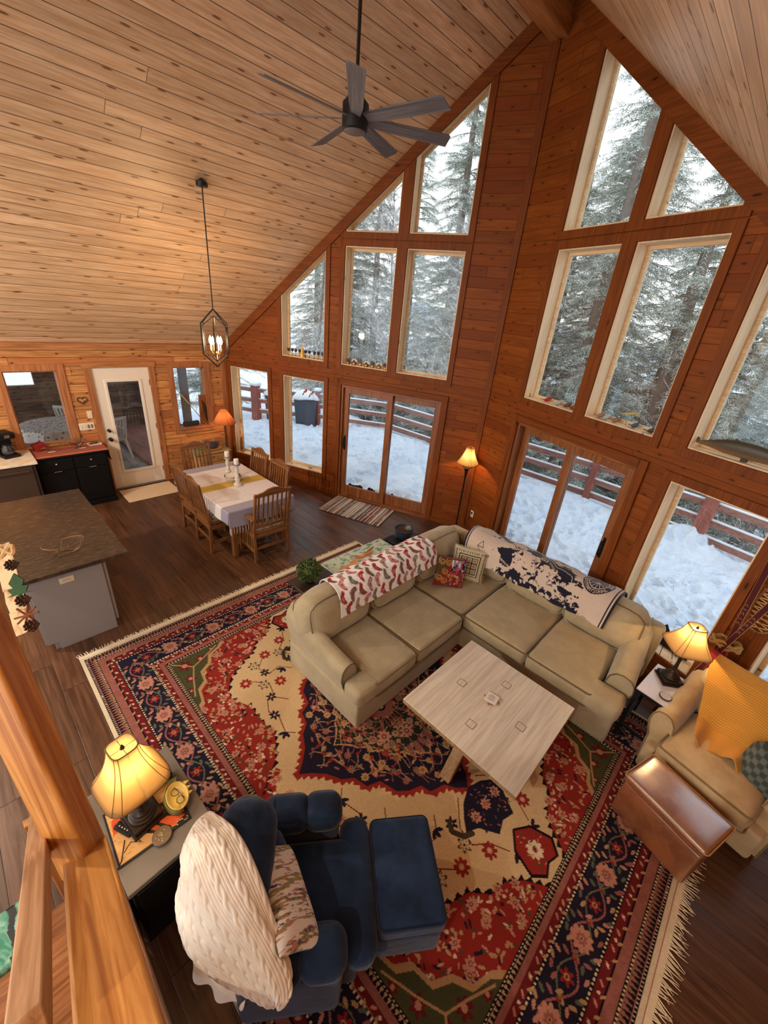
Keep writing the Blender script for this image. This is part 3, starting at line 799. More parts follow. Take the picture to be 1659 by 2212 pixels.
for a in [
 (0,-4.6,6.9,.3,1.15,'frosted spruce behind the grills, seen in the leftmost windows'),
 (1,-2.6,6.4,1.9,1.1,'leafy dark frosted spruce right of the grills, beyond the deck railing'),
 (0,-.4,7.4,2.2,1.2,'tall frosted spruce behind the left patio door'),
 (2,1.5,7.8,.4,1.15,'tall spruce with bare lower trunk, seen left of the prow in the tall window'),
 (3,.6,6.2,1.1,1.0,'small spruce just beyond the railing behind the left patio door'),
 (1,2.9,7.6,4.0,1.0,'spruce hidden mostly by the prow corner'),
 (2,4.0,7.2,2.6,1.15,'straight spruce whose grey trunk fills the window right of the prow corner'),
 (3,4.9,6.3,.6,1.1,'low spruce behind the left half of the right patio door'),
 (1,6.0,9.6,5.0,.95,'green spruce in the middle of the wide windows right of the prow'),
 (0,7.9,11.5,3.4,.85,'spruce behind the leaning birch'),
 (3,9.6,8.6,2.0,.8,'spruce standing beyond the carved fish window'),
 (2,12.2,9.2,3.0,.95,'thin spruce at far right by the lake'),
 (0,-8.4,3.2,5.2,1.2,'wide spruce left of the deck behind the porch'),
 (1,-7.2,7.6,1.2,1.25,'spruce in the gap behind the left grill'),
 (3,-1.6,9.5,3.3,1.5,'background spruce between the two behind the left windows'),
 (0,2.6,11,.8,1.2,'background spruce behind the prow corner'),
 (1,-5.2,11,2.8,1.4,'background spruce far behind the grills'),
 (0,5.2,12.5,1.7,1.25,'background spruce seen left of the leaning birch'),
 (1,7.0,14.5,.7,1.3,'background spruce behind the leaning birch, lower down'),
 (2,3.4,10.2,4.4,1.3,'background spruce with bare trunk right of the prow corner'),
 (3,6.9,7.2,2.9,1.3,'short spruce beyond the railing behind the thick deck post'),
 (3,8.2,6.9,5.1,1.15,'short spruce beyond the railing, lower right window'),
 (3,5.7,7.3,1.2,1.45,'short spruce low in the wide windows right of the prow'),
 (1,.2,10.5,5.5,1.3,'background spruce left of the prow corner'),
 (3,-3.6,6.0,.2,1.5,'short spruce filling the sloped left window')]: spr(*a)
for i, (x, y, h, sd, r0, n, lean, lab, mt, nm) in enumerate([
 (6.5,7.6,8.8,3,.11,26,(.85,.35),'leaning white birch crossing the wide windows right of the prow', M_birch, 'birch_tree'),
 (7.7,9.0,8.2,8,.07,24,(.5,.0),'thin bare birch right of the leaning birch', M_birch, 'birch_tree'),
 (-3.6,4.9,6.6,4,.09,60,(.35,-.1),'bare crooked tree in the sloped window on the left wall', M_bark, 'bare_tree'),
 (-.9,5.5,7.4,6,.05,95,(-.2,.1),'bare shrubby tree with frosted twigs behind the middle left window', M_bark, 'bare_tree'),
 (1.6,5.7,7.4,7,.05,95,(.1,.1),'bare tree with white frosted twigs in the window left of the prow', M_bark, 'bare_tree'),
 (8.8,6.2,4.6,12,.05,60,(.1,.1),'bare tangled shrub behind the right end of the deck railing', M_bark, 'bare_tree'),
 (10.6,7.0,6.0,15,.05,30,(-.1,.1),'bare tree at far right above the carved fish', M_bark, 'bare_tree')]):
    a, b = bare(h, sd, r0, n, .5, lean)
    r = thing(nm, lab, 'tree', (x,y,-1.3)); a.build('trunk', mt, r, smooth=True); b.build('branches', M_twig, r)
# porch room beyond the side wall
M_grey = boards('weathered_deck', 0, 1, .14, 6, sr(136,124,114), sr(180,168,156), knot=0, gap=.03, rough=.7)
M_pwall = boards('dark_porch_boards', 1, 2, .15, 3, sr(104,86,74), sr(146,124,106), knot=.3, gap=.03, rough=.7)
m = MB(); m.box(-3.9,-.16,-4.6,-.3,-.2,-.04); struct(m.build('floor_porch', M_grey))
m = wall_mesh([(-4.6,-.2),(-.3,-.2),(-.3,2.5),(-4.6,2.5)], [[(-3.3,1.12),(-2.45,1.12),(-2.45,1.9),(-3.3,1.9)],[(-1.5,1.15),(-1.0,1.15),(-1.0,1.9),(-1.5,1.9)]], .1, lambda y, d, z: (-3.9-d, y, z))
struct(m.build('wall_porch', M_pwall))
m = MB(); m.box(-3.9,-.16,-4.6,-.3,2.45,2.55); struct(m.build('ceiling_porch', M_pwall))
for x, lab in ((-3.7,'far'),(-2.6,'middle'),(-1.2,'near')):
    q = MB(); q.box(x-.07,x+.07,-.42,-.28,-.04,2.45); tag(q.build('porch_post', plain('grey_post_%s'%lab, sr(120,108,98), .8, 0, .1, 8), bevel=.01), 'grey wooden porch post, the %s one behind the small side window' % lab, 'post')
M_plastic = plain('white_resin', sr(196,190,186), .5, 0, .02)
def resin_chair(loc, rz, label):
    r = thing('plastic_chair', label, 'chair', loc, rz, group='white resin chairs on the porch')
    q = MB(); q.rbox((0,0,.42),(.44,.44,.03),.014,3); q.build('seat', M_plastic, r, smooth=True)
    q = MB()
    for i in range(6): q.bar((-.17+.068*i,-.2,.44),(-.17+.068*i,-.3,.86),.045,.015,(0,1,0))
    q.bar((-.23,-.2,.42),(-.21,-.3,.88),.03,.03); q.bar((.23,-.2,.42),(.21,-.3,.88),.03,.03); q.bar((-.22,-.3,.88),(.22,-.3,.88),.03,.06,(0,0,1)); q.build('backrest', M_plastic, r, bevel=.006)
    for sx in (-1,1):
        q = MB(); q.tube([(sx*.24,-.24,.62),(sx*.26,0,.64),(sx*.25,.2,.63),(sx*.23,.22,.42)], .018, 6); q.build('armrest', M_plastic, r, smooth=True)
        for sy in (-1,1):
            q = MB(); q.tube([(sx*.2,sy*.2,.42),(sx*.25,sy*.27,0)], [.03,.018], 6); q.build('leg', M_plastic, r, smooth=True)
resin_chair((-1.75,-1.75,-.04), 2.0, 'white plastic chair seen through the glass of the white door')
resin_chair((-3.1,-2.0,-.04), .9, 'white plastic chair beyond the round table on the porch')
resin_chair((-.95,-3.15,-.04), 3.0, 'white plastic chair low behind the side window over the black cabinet')
r = thing('round_table', 'round porch table under a patterned white cloth behind the side windows', 'table', (-2.2,-2.45,-.04))
q = MB(); q.lathe([(.05,0),(.04,.03),(.04,.68),(.3,.70),(.0,.70)], 12); q.build('pedestal', M_black, r, smooth=True)
def f_pcloth(b):
    v = voro(coords(), 14, 'F1', 0); P(b, Base_Color=mix(smooth(v, .25, .4), sr(120,112,106), sr(205,198,190)), Roughness=.9)
q = MB(); q.grid(lambda u, v: ((.62*min(v,.85)/.85+.03*math.sin(2*PI*u*9)*(max(0,v-.85)/.15))*math.cos(2*PI*u), (.62*min(v,.85)/.85+.03*math.sin(2*PI*u*9)*(max(0,v-.85)/.15))*math.sin(2*PI*u), .73-max(0, v-.85)*1.6), 54, 14)
q.build('tablecloth', mat('porch_cloth', f_pcloth), r, smooth=True)
q = MB(); q.grid(lambda u, v: (-1.2+.9*u, -1.5+1.0*v, -.03+.006*math.sin(20*u)), 8, 8); tag(q.build('porch_mat', plain('grey_mat', sr(150,146,146), .9), solid=.008), 'pale grey mat on the porch floor just outside the white door', 'mat')
# ---------------------------------------------------------------- furniture
def rebase(root, base):
    root.location = base
    for c in root.children: c.location = (-base[0], -base[1], -base[2])
M_sofa = fabric('olive_velour', sr(182,166,132), sr(168,152,119), 700, .8, .2, .5, 5)
M_pipe = fabric('olive_piping', sr(120,104,72), None, 700, .9, .1, .2)
def loop_rect(x0, x1, y0, y1, z, r=.04, n=4, bulge=0):
    pts = []
    for cx, cy, a0 in ((x1-r,y1-r,0),(x0+r,y1-r,90),(x0+r,y0+r,180),(x1-r,y0+r,270)):
        for i in range(n+1): a = rad(a0+90*i/n); pts.append((cx+r*math.cos(a), cy+r*math.sin(a), z))
    return pts
def cushion(name, x0, x1, y0, y1, z0, z1, parent, mat_, pipe=None, puff=(.012,.012,.02), r=.045, noise=.004, seed=0, extra=None, m=None, c=None):
    q = MB(); q.rbox(((x0+x1)/2,(y0+y1)/2,(z0+z1)/2), (x1-x0,y1-y0,z1-z0), r, 10, puff, noise=noise, seed=seed)
    if extra: q.rbox(((extra[0]+extra[1])/2,(extra[2]+extra[3])/2,(z0+z1)/2), (extra[1]-extra[0],extra[3]-extra[2],z1-z0), r, 5, (.008,.008,.004))
    o = q.build(name, mat_, parent, smooth=True, ang=80)
    if pipe:
        for z in (z1-.012, z0+.012):
            p = MB(); p.tube(loop_rect(x0-.004,x1+.004,y0-.004,y1+.004,z,.03), .006, 6, closed=True)
            p.build('piping', pipe, o, smooth=True)
    return o
sofa = thing('sectional_sofa', 'large olive green L-shaped sectional sofa around the pale coffee table', 'sofa')
q = MB(); q.rbox((5.74,-.79,.165),(1.0,2.64,.29),.03,4); q.rbox((6.53,-.05,.165),(2.52,1.08,.29),.03,4); q.build('base', M_sofa, sofa, smooth=True, ang=60)
q = MB(); q.rbox((5.27,-.78,.40),(.14,2.62,.70),.06,10,noise=.004); q.build('back_frame', M_sofa, sofa, smooth=True, ang=80)
q = MB(); q.rbox((6.52,.50,.40),(2.60,.14,.70),.06,10,noise=.004,seed=2); q.build('back_frame', M_sofa, sofa, smooth=True, ang=80)
cushion('seat_cushion', 5.42,6.27,-1.93,-1.385,.30,.47, sofa, M_sofa, M_pipe, extra=(6.06,6.27,-2.13,-1.86), seed=1)
cushion('seat_cushion', 5.42,6.27,-1.375,-.64,.30,.47, sofa, M_sofa, M_pipe, seed=2)
cushion('seat_cushion', 5.42,6.22,-.63,.32,.29,.455, sofa, M_sofa, M_pipe, seed=3)
cushion('seat_cushion', 6.24,6.955,-.62,.32,.30,.47, sofa, M_sofa, M_pipe, seed=4)
cushion('seat_cushion', 6.965,7.56,-.62,.32,.30,.47, sofa, M_sofa, M_pipe, extra=(7.5,7.80,-.62,-.36), seed=5)
def rot(ax, a): return Matrix.Rotation(a, 3, ax)
def backc(c, sz, mm, seed, r=.09, puff=(.03,.03,.03)):
    q = MB(); q.rbox(c, sz, r, 10, puff, mm, noise=.010, seed=seed); o = q.build('back_cushion', M_sofa, sofa, smooth=True, ang=80)
    sx, sy, sz_ = sz
    thin = 0 if sx < sy else 1
    for s in (-1, 1):
        pts = []
        w = (sy if thin == 0 else sx)/2-.02; h = sz_/2-.02; t = (sx if thin == 0 else sy)/2-.03
        for i in range(28):
            a = 2*PI*i/28; ca, sa = math.cos(a), math.sin(a); k = (abs(ca)**5+abs(sa)**5)**(-1/5)
            p = Vector((s*t, ca*k*w, sa*k*h)) if thin == 0 else Vector((ca*k*w, s*t, sa*k*h))
            p = mm @ p; pts.append((c[0]+p.x, c[1]+p.y, c[2]+p.z))
        p_ = MB(); p_.tube(pts, .005, 5, closed=True); p_.build('piping', M_pipe, o, smooth=True)
mL = rot('Y', rad(-14)); mB = rot('X', rad(-14))
backc((5.455,-1.745,.665),(.33,.75,.45), mL, 1,.12); backc((5.455,-1.0,.66),(.32,.72,.44), mL, 2,.12); backc((5.44,-.20,.675),(.32,.86,.47), mL, 3,.12)
mB = rot('X', rad(-14))
backc((5.95,.33,.655),(.66,.30,.43), rot('X', rad(-13)), 4,.11); backc((6.62,.32,.66),(.70,.31,.44), rot('X', rad(-13)), 5,.11); backc((7.32,.31,.665),(.74,.33,.46), rot('X', rad(-13)), 6,.12)
def arm(pts_low, name='arm', mat_=M_sofa, par=sofa, w=.23, h0=.05, top0=.60, top1=.72, flip=1, origin=(0,0), m3=None):
    """rolled arm running from front (t=0) to back (t=1)"""
    pass
def rolled_arm(par, mat_, pipe, axis0, axis1, outdir, w=.22, zf=.60, zb=.70, curl=.05):
    a = Vector((*axis0,0)); b = Vector((*axis1,0)); od = Vector((*outdir,0))
    def sec(t, v):
        zt = zf+(zb-zf)*t**1.3; p = a.lerp(b, t)
        # closed section param v: up outer side, over roll, down inner side
        prof = [(-.36,.05),(-.36,.25),(-.38,.44),(-.52,.52),(-.62,.62),(-.58,.72),(-.40,.78),(-.12,.80),(.18,.78),(.38,.71),(.46,.60),(.44,.45),(.42,.25),(.42,.05)]
        s = v*(len(prof)-1); j = min(len(prof)-2, int(s)); f = s-j
        x = prof[j][0]*(1-f)+prof[j+1][0]*f; z = prof[j][1]*(1-f)+prof[j+1][1]*f
        zz = z/.8*zt
        return p-od*(x*w)*(-1 if False else 1)+Vector((0,0,zz)) if False else p+od*(x*w)+Vector((0,0,zz))
    q = MB(); q.grid(lambda u, v: sec(u, v), 14, 33); n = len(q.v); W = 34
    q.f.append(tuple(range(0,34))); q.f.append(tuple(range(14*34,15*34))[::-1])
    o = q.build('arm', mat_, par, smooth=True, ang=55)
    p = MB(); pts = [sec(0, v/33) for v in range(0, 34)]; d = (a-b).normalized()*.004
    p.tube([x+d for x in pts], .006, 6); p.build('piping', pipe, o, smooth=True)
    return o
rolled_arm(sofa, M_sofa, M_pipe, (6.05,-2.035), (5.24,-2.035), (0,1), w=.165, zf=.60, zb=.74)
rolled_arm(sofa, M_sofa, M_pipe, (7.69,-.34), (7.62,.48), (-1,0), w=.21, zf=.61, zb=.74)
rebase(sofa, (5.9,-.3,0))
# coffee table
M_ash = wood('pale_ash', 1, sr(208,194,174), sr(234,224,206), rough=.42, knot=.0, gs=.8)
M_ashleg = wood('table_leg_wood', 2, sr(150,116,80), sr(186,152,112), rough=.5, knot=.2)
ct = thing('coffee_table', 'square pale wooden coffee table on slanted plank legs', 'coffee table', (7.011,-1.354,0))
q = MB(); q.box(-.51,.51,-.505,.505,.442,.45); q.build('tabletop', M_ash, ct, bevel=.002)
q = MB(); q.box(-.508,.508,-.503,.503,.402,.442); q.build('edge_band', M_ashleg, ct, bevel=.002)
q = MB(); q.box(-.40,.40,-.40,.40,.375,.402); q.build('underframe', M_ashleg, ct, bevel=.004)
for k in range(4):
    a = k*PI/2; d = Vector((math.cos(a), math.sin(a), 0))
    q = MB(); q.bar(d*.50+Vector((0,0,.0)), d*.27+Vector((0,0,.40)), .09, .05, d); q.build('leg', M_ashleg, ct, bevel=.004)
    q = MB(); q.obox((*(d*.278).xy, .4505), (.062,.062,.003), Matrix.Rotation(a, 3, 'Z')); tb = q.build('tenon', M_ash, ct)
    q = MB(); c = d*.278; h = .034; ang = a
    for i in range(4):
        p0 = c+Vector((math.cos(ang+PI/4+i*PI/2), math.sin(ang+PI/4+i*PI/2), 0))*h*1.35; p1 = c+Vector((math.cos(ang+PI/4+(i+1)*PI/2), math.sin(ang+PI/4+(i+1)*PI/2), 0))*h*1.35
        q.bar(p0+Vector((0,0,.4506)), p1+Vector((0,0,.4506)), .004, .003)
    q.build('joint_line', plain('joint_dark', sr(110,90,70), .8), tb)
M_paper = plain('white_stone', sr(232,220,212), .5, 0, .02)
for i, (dz, a, col, lab) in enumerate([(0,.9,sr(170,120,90),'tan square coaster lowest of the small stack on the coffee table'),(.007,.45,sr(214,190,170),'beige square coaster in the middle of the stack'),(.014,.12,None,'white printed square coaster topmost on the coffee table stack')]):
    r = thing('coaster', lab, 'coaster', (7.0,-1.31,.4525+dz), a, 'coasters stacked on the coffee table')
    q = MB(); q.box(-.05,.05,-.05,.05,0,.006); q.build('tile', M_paper if col is None else plain('coaster_%d'%i, col, .7), r, bevel=.002)
    if i == 2:
        q = MB()
        for k, (y, w_) in enumerate(((.022,.02),(.004,.028),(-.02,.024))):
            for j in range(5): q.box(-w_+j*w_*.4,-w_+j*w_*.4+w_*.26,y-.004,y+.003,.006,.0066)
        q.build('lettering', plain('ink', sr(90,84,84), .8), r)
# beige armchair at right
M_arm = fabric('beige_velour', sr(206,180,138), sr(180,150,108), 700, .8, .2, .45, 4)
M_armp = fabric('beige_piping', sr(150,124,84), None, 700)
ac = thing('armchair', 'beige upholstered armchair with yellow throw at the right edge', 'armchair', (8.47,-.33,0), rad(-13))
q = MB(); q.rbox((.03,.02,.17),(.80,.72,.26),.03,5); q.build('base', M_arm, ac, smooth=True, ang=60)
cushion('seat_cushion', -.28,.33,-.42,.22,.29,.46, ac, M_arm, M_armp, puff=(.012,.015,.035), seed=7)
q = MB(); q.rbox((.03,.38,.41),(.84,.18,.78),.08,8,noise=.004); q.build('back_frame', M_arm, ac, smooth=True, ang=80)
q = MB(); q.rbox((.02,.29,.66),(.6,.22,.46),.09,8,(.03,.03,.03),rot('X',rad(-12)),noise=.008); q.build('back_cushion', M_arm, ac, smooth=True, ang=80)
rolled_arm(ac, M_arm, M_armp, (-.335,-.24), (-.355,.40), (1,0), w=.165, zf=.60, zb=.72)
rolled_arm(ac, M_arm, M_armp, (.40,-.24), (.42,.40), (-1,0), w=.165, zf=.60, zb=.72)
q = MB(); q.rbox((.25,-.02,.55),(.36,.13,.36),.06,8,(.02,.04,.02),rot('X',rad(-25)))
def f_green(b):
    X = sep(coords()); s = ((X[0]*90).sin()*(X[2]*90).sin()); P(b, Base_Color=mix(smooth(s, -.4, .4), sr(58,66,62), sr(96,104,96)), Roughness=.95)
o = q.build('throw_pillow', mat('green_weave', f_green), None, smooth=True, ang=80); o.location = (8.52,-.34,0); o.rotation_euler = (0,0,rad(-13)); tag(o, 'dark green woven cushion on the beige armchair at the right edge', 'cushion')
# leather ottoman
def f_lea(b):
    co = coords(); n = noise(co, 6, 5, .6); w_ = voro(co, 140, 'F1', 0); X = sep(co)
    e = (X[0].abs()*(1/.27)).mx(X[1].abs()*(1/.17))
    c = mix(smooth(n, .3, .7), sr(128,66,22), sr(172,100,44)); c = mix(smooth(e, .72, .98, 0, .35), c, sr(96,48,18))
    P(b, Base_Color=c, Roughness=smooth(n, .3, .7, .22, .36), Specular_IOR_Level=.9, Coat_Weight=1.0, Coat_IOR=3.0, Coat_Roughness=.32, Normal=bump(n*.8+w_*.12, .12, .006))
M_lea = mat('tan_leather', f_lea)
ot = thing('leather_ottoman', 'tan brown leather storage ottoman with shiny top before the beige armchair', 'ottoman', (8.31,-1.02,0), rad(-18))
q = MB(); q.rbox((0,0,.20),(.53,.335,.34),.02,4); q.build('body', M_lea, ot, smooth=True, ang=60)
q = MB(); q.rbox((0,0,.40),(.55,.355,.08),.025,8,(0,0,.012),noise=.003); ld = q.build('lid', M_lea, ot, smooth=True, ang=70)
q = MB(); q.tube(loop_rect(-.277,.277,-.18,.18,.432,.02), .004, 5, closed=True); q.build('welt', plain('leather_welt', sr(190,140,84), .4), ld, smooth=True)
# blue recliner and ottoman
M_blue = fabric('navy_velvet', sr(34,56,88), sr(20,34,58), 900, .8, .15, .25, 5)
M_bluep = fabric('navy_piping', sr(24,38,62), None, 900)
bc = thing('blue_armchair', 'dark blue velvet armchair with cream knit throw, seen from above', 'armchair', (6.887,-3.212,0), rad(52))
# local: +x = facing, y = chair left
q = MB(); q.rbox((.03,0,.2),(.68,.58,.3),.04,5); q.build('base', M_blue, bc, smooth=True, ang=60)
q = MB(); q.rbox((.12,0,.385),(.62,.42,.17),.05,10,(.02,.0,.02)); q.rbox((.37,0,.385),(.17,.63,.17),.06,6,(.01,.01,.01)); st = q.build('seat_cushion', M_blue, bc, smooth=True, ang=80)
for s in (-1, 1):
    q = MB(); q.rbox((.03,s*.30,.30),(.50,.15,.5),.05,6); ar = q.build('arm', M_blue, bc, smooth=True, ang=80)
    q = MB(); q.rbox((-.03,s*.30,.575),(.26,.19,.13),.055,6,(.01,.01,.015)); q.rbox((.18,s*.30,.575),(.21,.19,.13),.055,5,(.01,.01,.015)); q.build('arm_pillow', M_blue, ar, smooth=True, ang=80)
mk = rot('Y', rad(-12))
q = MB(); q.rbox((-.235,0,.46),(.13,.50,.68),.06,8,(.01,.0,.0),mk); q.build('back_frame', M_blue, bc, smooth=True, ang=80)
q = MB(); q.rbox((-.12,0,.56),(.17,.44,.28),.075,8,(.03,.02,.02),mk,noise=.008,seed=3)
q.rbox((-.21,.015,.79),(.24,.50,.26),.11,10,(.03,.02,.02),mk,noise=.012,seed=4); bk = q.build('back_pillow', M_blue, bc, smooth=True, ang=80)
q = MB(); q.tube([(-.085,y,.80+.02*math.sin(9*y)) for y in [-.25+.05*i for i in range(11)]], .006, 5); q.build('seam', M_bluep, bk, smooth=True)
for s in (-1, 1):
    q = MB(); q.rbox((-.0,s*.2,.03),(.6,.05,.06),.01,3); q.build('runner', M_black, bc)
bo = thing('blue_ottoman', 'dark blue velvet ottoman in front of the blue armchair', 'ottoman', (7.26,-2.68,0), rad(52))
q = MB(); q.rbox((0,0,.385),(.37,.52,.13),.035,10,(0,0,.015)); ob = q.build('top_cushion', M_blue, bo, smooth=True, ang=80)
q = MB(); q.tube(loop_rect(-.179,.179,-.254,.254,.438,.035), .005, 6, closed=True); q.build('piping', M_bluep, ob, smooth=True)
q = MB(); q.rbox((0,0,.2),(.36,.5,.26),.03,5); q.build('base', M_blue, bo, smooth=True, ang=60)
q = MB(); q.box(-.14,.14,-.2,.2,0,.07); q.build('plinth', M_black, bo)
# black side table left of it
M_grtop = plain('grey_laminate', sr(118,110,100), .5, 0, .03, 200)
sd = thing('black_cabinet_table', 'black cabinet side table with plain grey top under the left lamp', 'side table', (6.105,-3.61,0), rad(2))
q = MB(); q.box(-.305,.305,-.21,.21,0,.565); q.build('body', M_blackpaint, sd, bevel=.004)
q = MB(); q.box(-.32,.32,-.225,.225,.565,.6); q.build('top', M_grtop, sd, bevel=.004)
q = MB(); q.box(.306,.318,-.19,.19,.06,.54); dd_ = q.build('door', M_blackpaint, sd, bevel=.003)
q = MB(); q.sphere((.33,.12,.3),.013,10,6); q.build('knob', M_black, dd_, smooth=True)
# white topped table between sofa and armchair
def f_lt(b): P(b, Base_Color=sr(206,200,206), Roughness=.18, Specular_IOR_Level=.6, Coat_Weight=.5)
s2 = thing('end_table', 'small end table with glossy whitish top and black frame by the right sofa arm', 'side table', (7.98,-.16,0), rad(-7))
q = MB(); q.box(-.13,.13,-.235,.235,.585,.6); q.build('top', mat('white_gloss_top', f_lt), s2, bevel=.003)
q = MB(); q.box(-.128,.128,-.233,.233,.555,.585); q.build('apron', M_blackpaint, s2, bevel=.002)
for sx in (-1,1):
    for sy in (-1,1):
        q = MB(); q.bar((sx*.115,sy*.215,.56),(sx*.125,sy*.235,0),.026,.026,(1,0,0)); q.build('leg', M_blackpaint, s2, bevel=.002)
for z in (.14,.36):
    for s in (-1,1):
        q = MB(); q.box(s*.12-.008,s*.12+.008,-.22,.22,z,z+.02); q.build('stretcher', M_blackpaint, s2)
q = MB(); q.box(-.12,.12,-.228,-.212,.14,.16); q.build('stretcher', M_blackpaint, s2)
# console table behind the sofa
M_dark = wood('dark_console_wood', 1, sr(40,26,20), sr(66,44,34), rough=.35, knot=0)
cs = thing('console_table', 'long narrow dark console table behind the left sofa back', 'table', (5.02,-.98,0))
q = MB(); q.box(-.14,.15,-.90,.94,.68,.71); q.build('top', M_dark, cs, bevel=.006)
for sx in (-1,1):
    for sy in (-1,1):
        q = MB(); q.box(sx*.11-.02,sx*.11+.02,sy*.72-.02,sy*.72+.02,0,.68); q.build('leg', M_dark, cs, bevel=.003)
q = MB(); q.box(-.12,.13,-.74,.74,.62,.68); q.build('apron', M_dark, cs, bevel=.003)
# dining set
M_oak = wood('oak_chair', 2, sr(104,62,30), sr(150,98,54), rough=.42, knot=.05, coat=.1)
M_oakh = wood('oak_chair_rail', 0, sr(104,62,30), sr(150,98,54), rough=.42, knot=.05, coat=.1)
def f_seat(b):
    v = voro(coords(), 18, 'F1', 0); P(b, Base_Color=mix(smooth(v, .2, .5), sr(86,100,104), sr(170,160,130)), Roughness=.95)
M_seat = mat('patterned_seat_pad', f_seat)
def dining_chair(label, armed=False):
    # local: facing +y, back at -y; origin on floor at centre
    r = thing('dining_chair', label, 'chair', group='mission style oak dining chairs')
    W = .225 if not armed else .25
    q = MB(); q.rbox((0,0,.44),(2*W-.02,.42,.035),.01,4); q.build('seat', M_oakh, r, smooth=True)
    q = MB(); q.rbox((0,0,.47),(2*W-.06,.38,.035),.015,5,(0,0,.006)); q.build('seat_pad', M_seat, r, smooth=True, ang=80)
    for s in (-1, 1):
        q = MB(); q.bar((s*W,-.22,0),(s*W,-.205,.44),.036,.036,(0,1,0)); q.bar((s*W,-.205,.44),(s*W,-.30,1.05),.034,.034,(0,1,0)); q.build('leg', M_oak, r, bevel=.004)
        q = MB(); q.bar((s*W,.2,0),(s*W,.2,.66 if armed else .44),.038,.038,(0,1,0)); q.build('leg', M_oak, r, bevel=.004)
        q = MB(); q.bar((s*W,-.2,.16),(s*W,.2,.16),.02,.05); q.build('stretcher', M_oakh, r, bevel=.003)
        q = MB(); q.bar((s*W,-.2,.39),(s*W,.2,.39),.022,.06); q.build('apron', M_oakh, r, bevel=.003)
        if armed:
            q = MB(); q.bar((s*(W+.01),-.26,.66),(s*(W+.01),.26,.67),.075,.024); q.build('armrest', M_oakh, r, bevel=.006)
            for k in range(5):
                q = MB(); q.bar((s*W,-.13+.065*k,.16),(s*W,-.13+.065*k,.655),.012,.03,(0,1,0)); q.build('side_slat', M_oak, r)
    for z, h in ((.39,.06),(.2,.04)):
        for y in (-.205,.2):
            if z < .3 and y > 0: continue
            q = MB(); q.bar((-W,y,z),(W,y,z),.022,h); q.build('apron' if z > .3 else 'stretcher', M_oakh, r, bevel=.003)
    q = MB(); q.bar((-W,-.225,.54),(W,-.225,.54),.022,.045); q.build('lower_rail', M_oakh, r, bevel=.003)
    pr = [(-W-.02,-.035),(-W-.02,.01),(-W*.6,.03),(-W*.3,.065),(0,.075),(W*.3,.065),(W*.6,.03),(W+.02,.01),(W+.02,-.035)]
    q = MB(); q.prism(pr, -.014, .014, lambda x, y, z: (x, -.297+z-y*.15, 1.03+y)); q.build('crest_rail', M_oakh, r, bevel=.004)
    n = 7
    for k in range(n):
        x = -W+.05+(2*W-.1)*k/(n-1)
        q = MB(); q.bar((x,-.228,.55),(x,-.292,1.01),.022,.010,(0,1,0)); q.build('slat', M_oak, r)
    return r
dc = dining_chair('oak slat-back chair on the near side of the table, nearer the white door')
dc.location = (2.17,-1.56,0); dc.rotation_euler = (0,0,rad(1))
dup(dc, (2.67,-1.58,0), rad(-1), 'oak slat-back chair on the near side of the table, second from the white door')
dup(dc, (2.10,-.84,0), rad(180), 'oak slat-back chair under the windows, on the far side toward the floor lamp')
dup(dc, (2.72,-.86,0), rad(181), 'oak slat-back chair on the far side of the table, nearer the patio door')
dup(dc, (1.62,-1.25,0), rad(-88), 'oak slat-back chair at the head of the table by the corner stand')
da = dining_chair('oak armchair with slatted sides at the near head of the dining table', True)
da.location = (3.25,-1.19,0); da.rotation_euler = (0,0,rad(88))
dt = thing('dining_table', 'rectangular wooden dining table under the white and grey cloth', 'table', (2.42,-1.2,0))
q = MB(); q.box(-.83,.83,-.48,.48,.72,.75); q.build('tabletop', M_oakh, dt, bevel=.005)
for sx in (-1,1):
    for sy in (-1,1):
        q = MB(); q.box(sx*.72-.035,sx*.72+.035,sy*.38-.035,sy*.38+.035,0,.72); q.build('leg', M_oak, dt, bevel=.005)
q = MB(); q.box(-.72,.72,-.4,-.375,.62,.72); q.box(-.72,.72,.375,.4,.62,.72); q.build('apron', M_oakh, dt)
# kitchen island, counter, black cabinet
def f_gran(b):
    co = coords(); X = sep(co); v = voro(comb(X[0]*40, X[1]*90, 0), 1, 'F1', 0); n = noise(comb(X[0]*26, X[1]*7, 0), 1.4, 6, .7); n2 = noise(co, 3, 3)
    c = ramp(n, [(.30, sr(34,27,22)), (.5, sr(62,50,40)), (.64, sr(84,69,54)), (.8, sr(120,102,82))]); P(b, Base_Color=c, Roughness=.2, Specular_IOR_Level=.6)
M_gran = mat('dark_granite', f_gran)
M_islg = plain('grey_island_panel', sr(150,142,138), .6, 0, .04, 260)
isl = thing('kitchen_island', 'grey kitchen island with overhanging dark granite top', 'island', (2.85,-3.42,0))
q = MB(); q.box(-.92,.93,-.44,.45,.885,.925); q.build('countertop', M_gran, isl, bevel=.005)
q = MB(); q.box(-.75,.78,-.36,.27,.09,.885); q.box(-.70,.78,-.29,.2,0,.09); q.build('body', M_islg, isl, bevel=.003)
q = MB(); q.box(.782,.80,-.34,.235,.09,.885); q.box(.782,.80,-.25,.235,0,.09); q.build('end_panel', M_islg, isl, bevel=.002)
q = MB(); q.box(.80,.806,-.115,.0,.715,.775); of = q.build('outlet_plate', M_ivory, isl, bevel=.003)
q = MB(); q.box(.806,.808,-.09,-.025,.735,.757); q.build('outlet_face', plain('outlet_face', sr(206,190,160), .4), of)
hc = thing('black_cabinet', 'black two-drawer two-door cabinet against the wall left of the white door', 'cabinet', (.22,-2.73,0))
q = MB(); q.box(-.2,.2,-.46,.45,.0,.86); q.build('body', M_blackpaint, hc, bevel=.003)
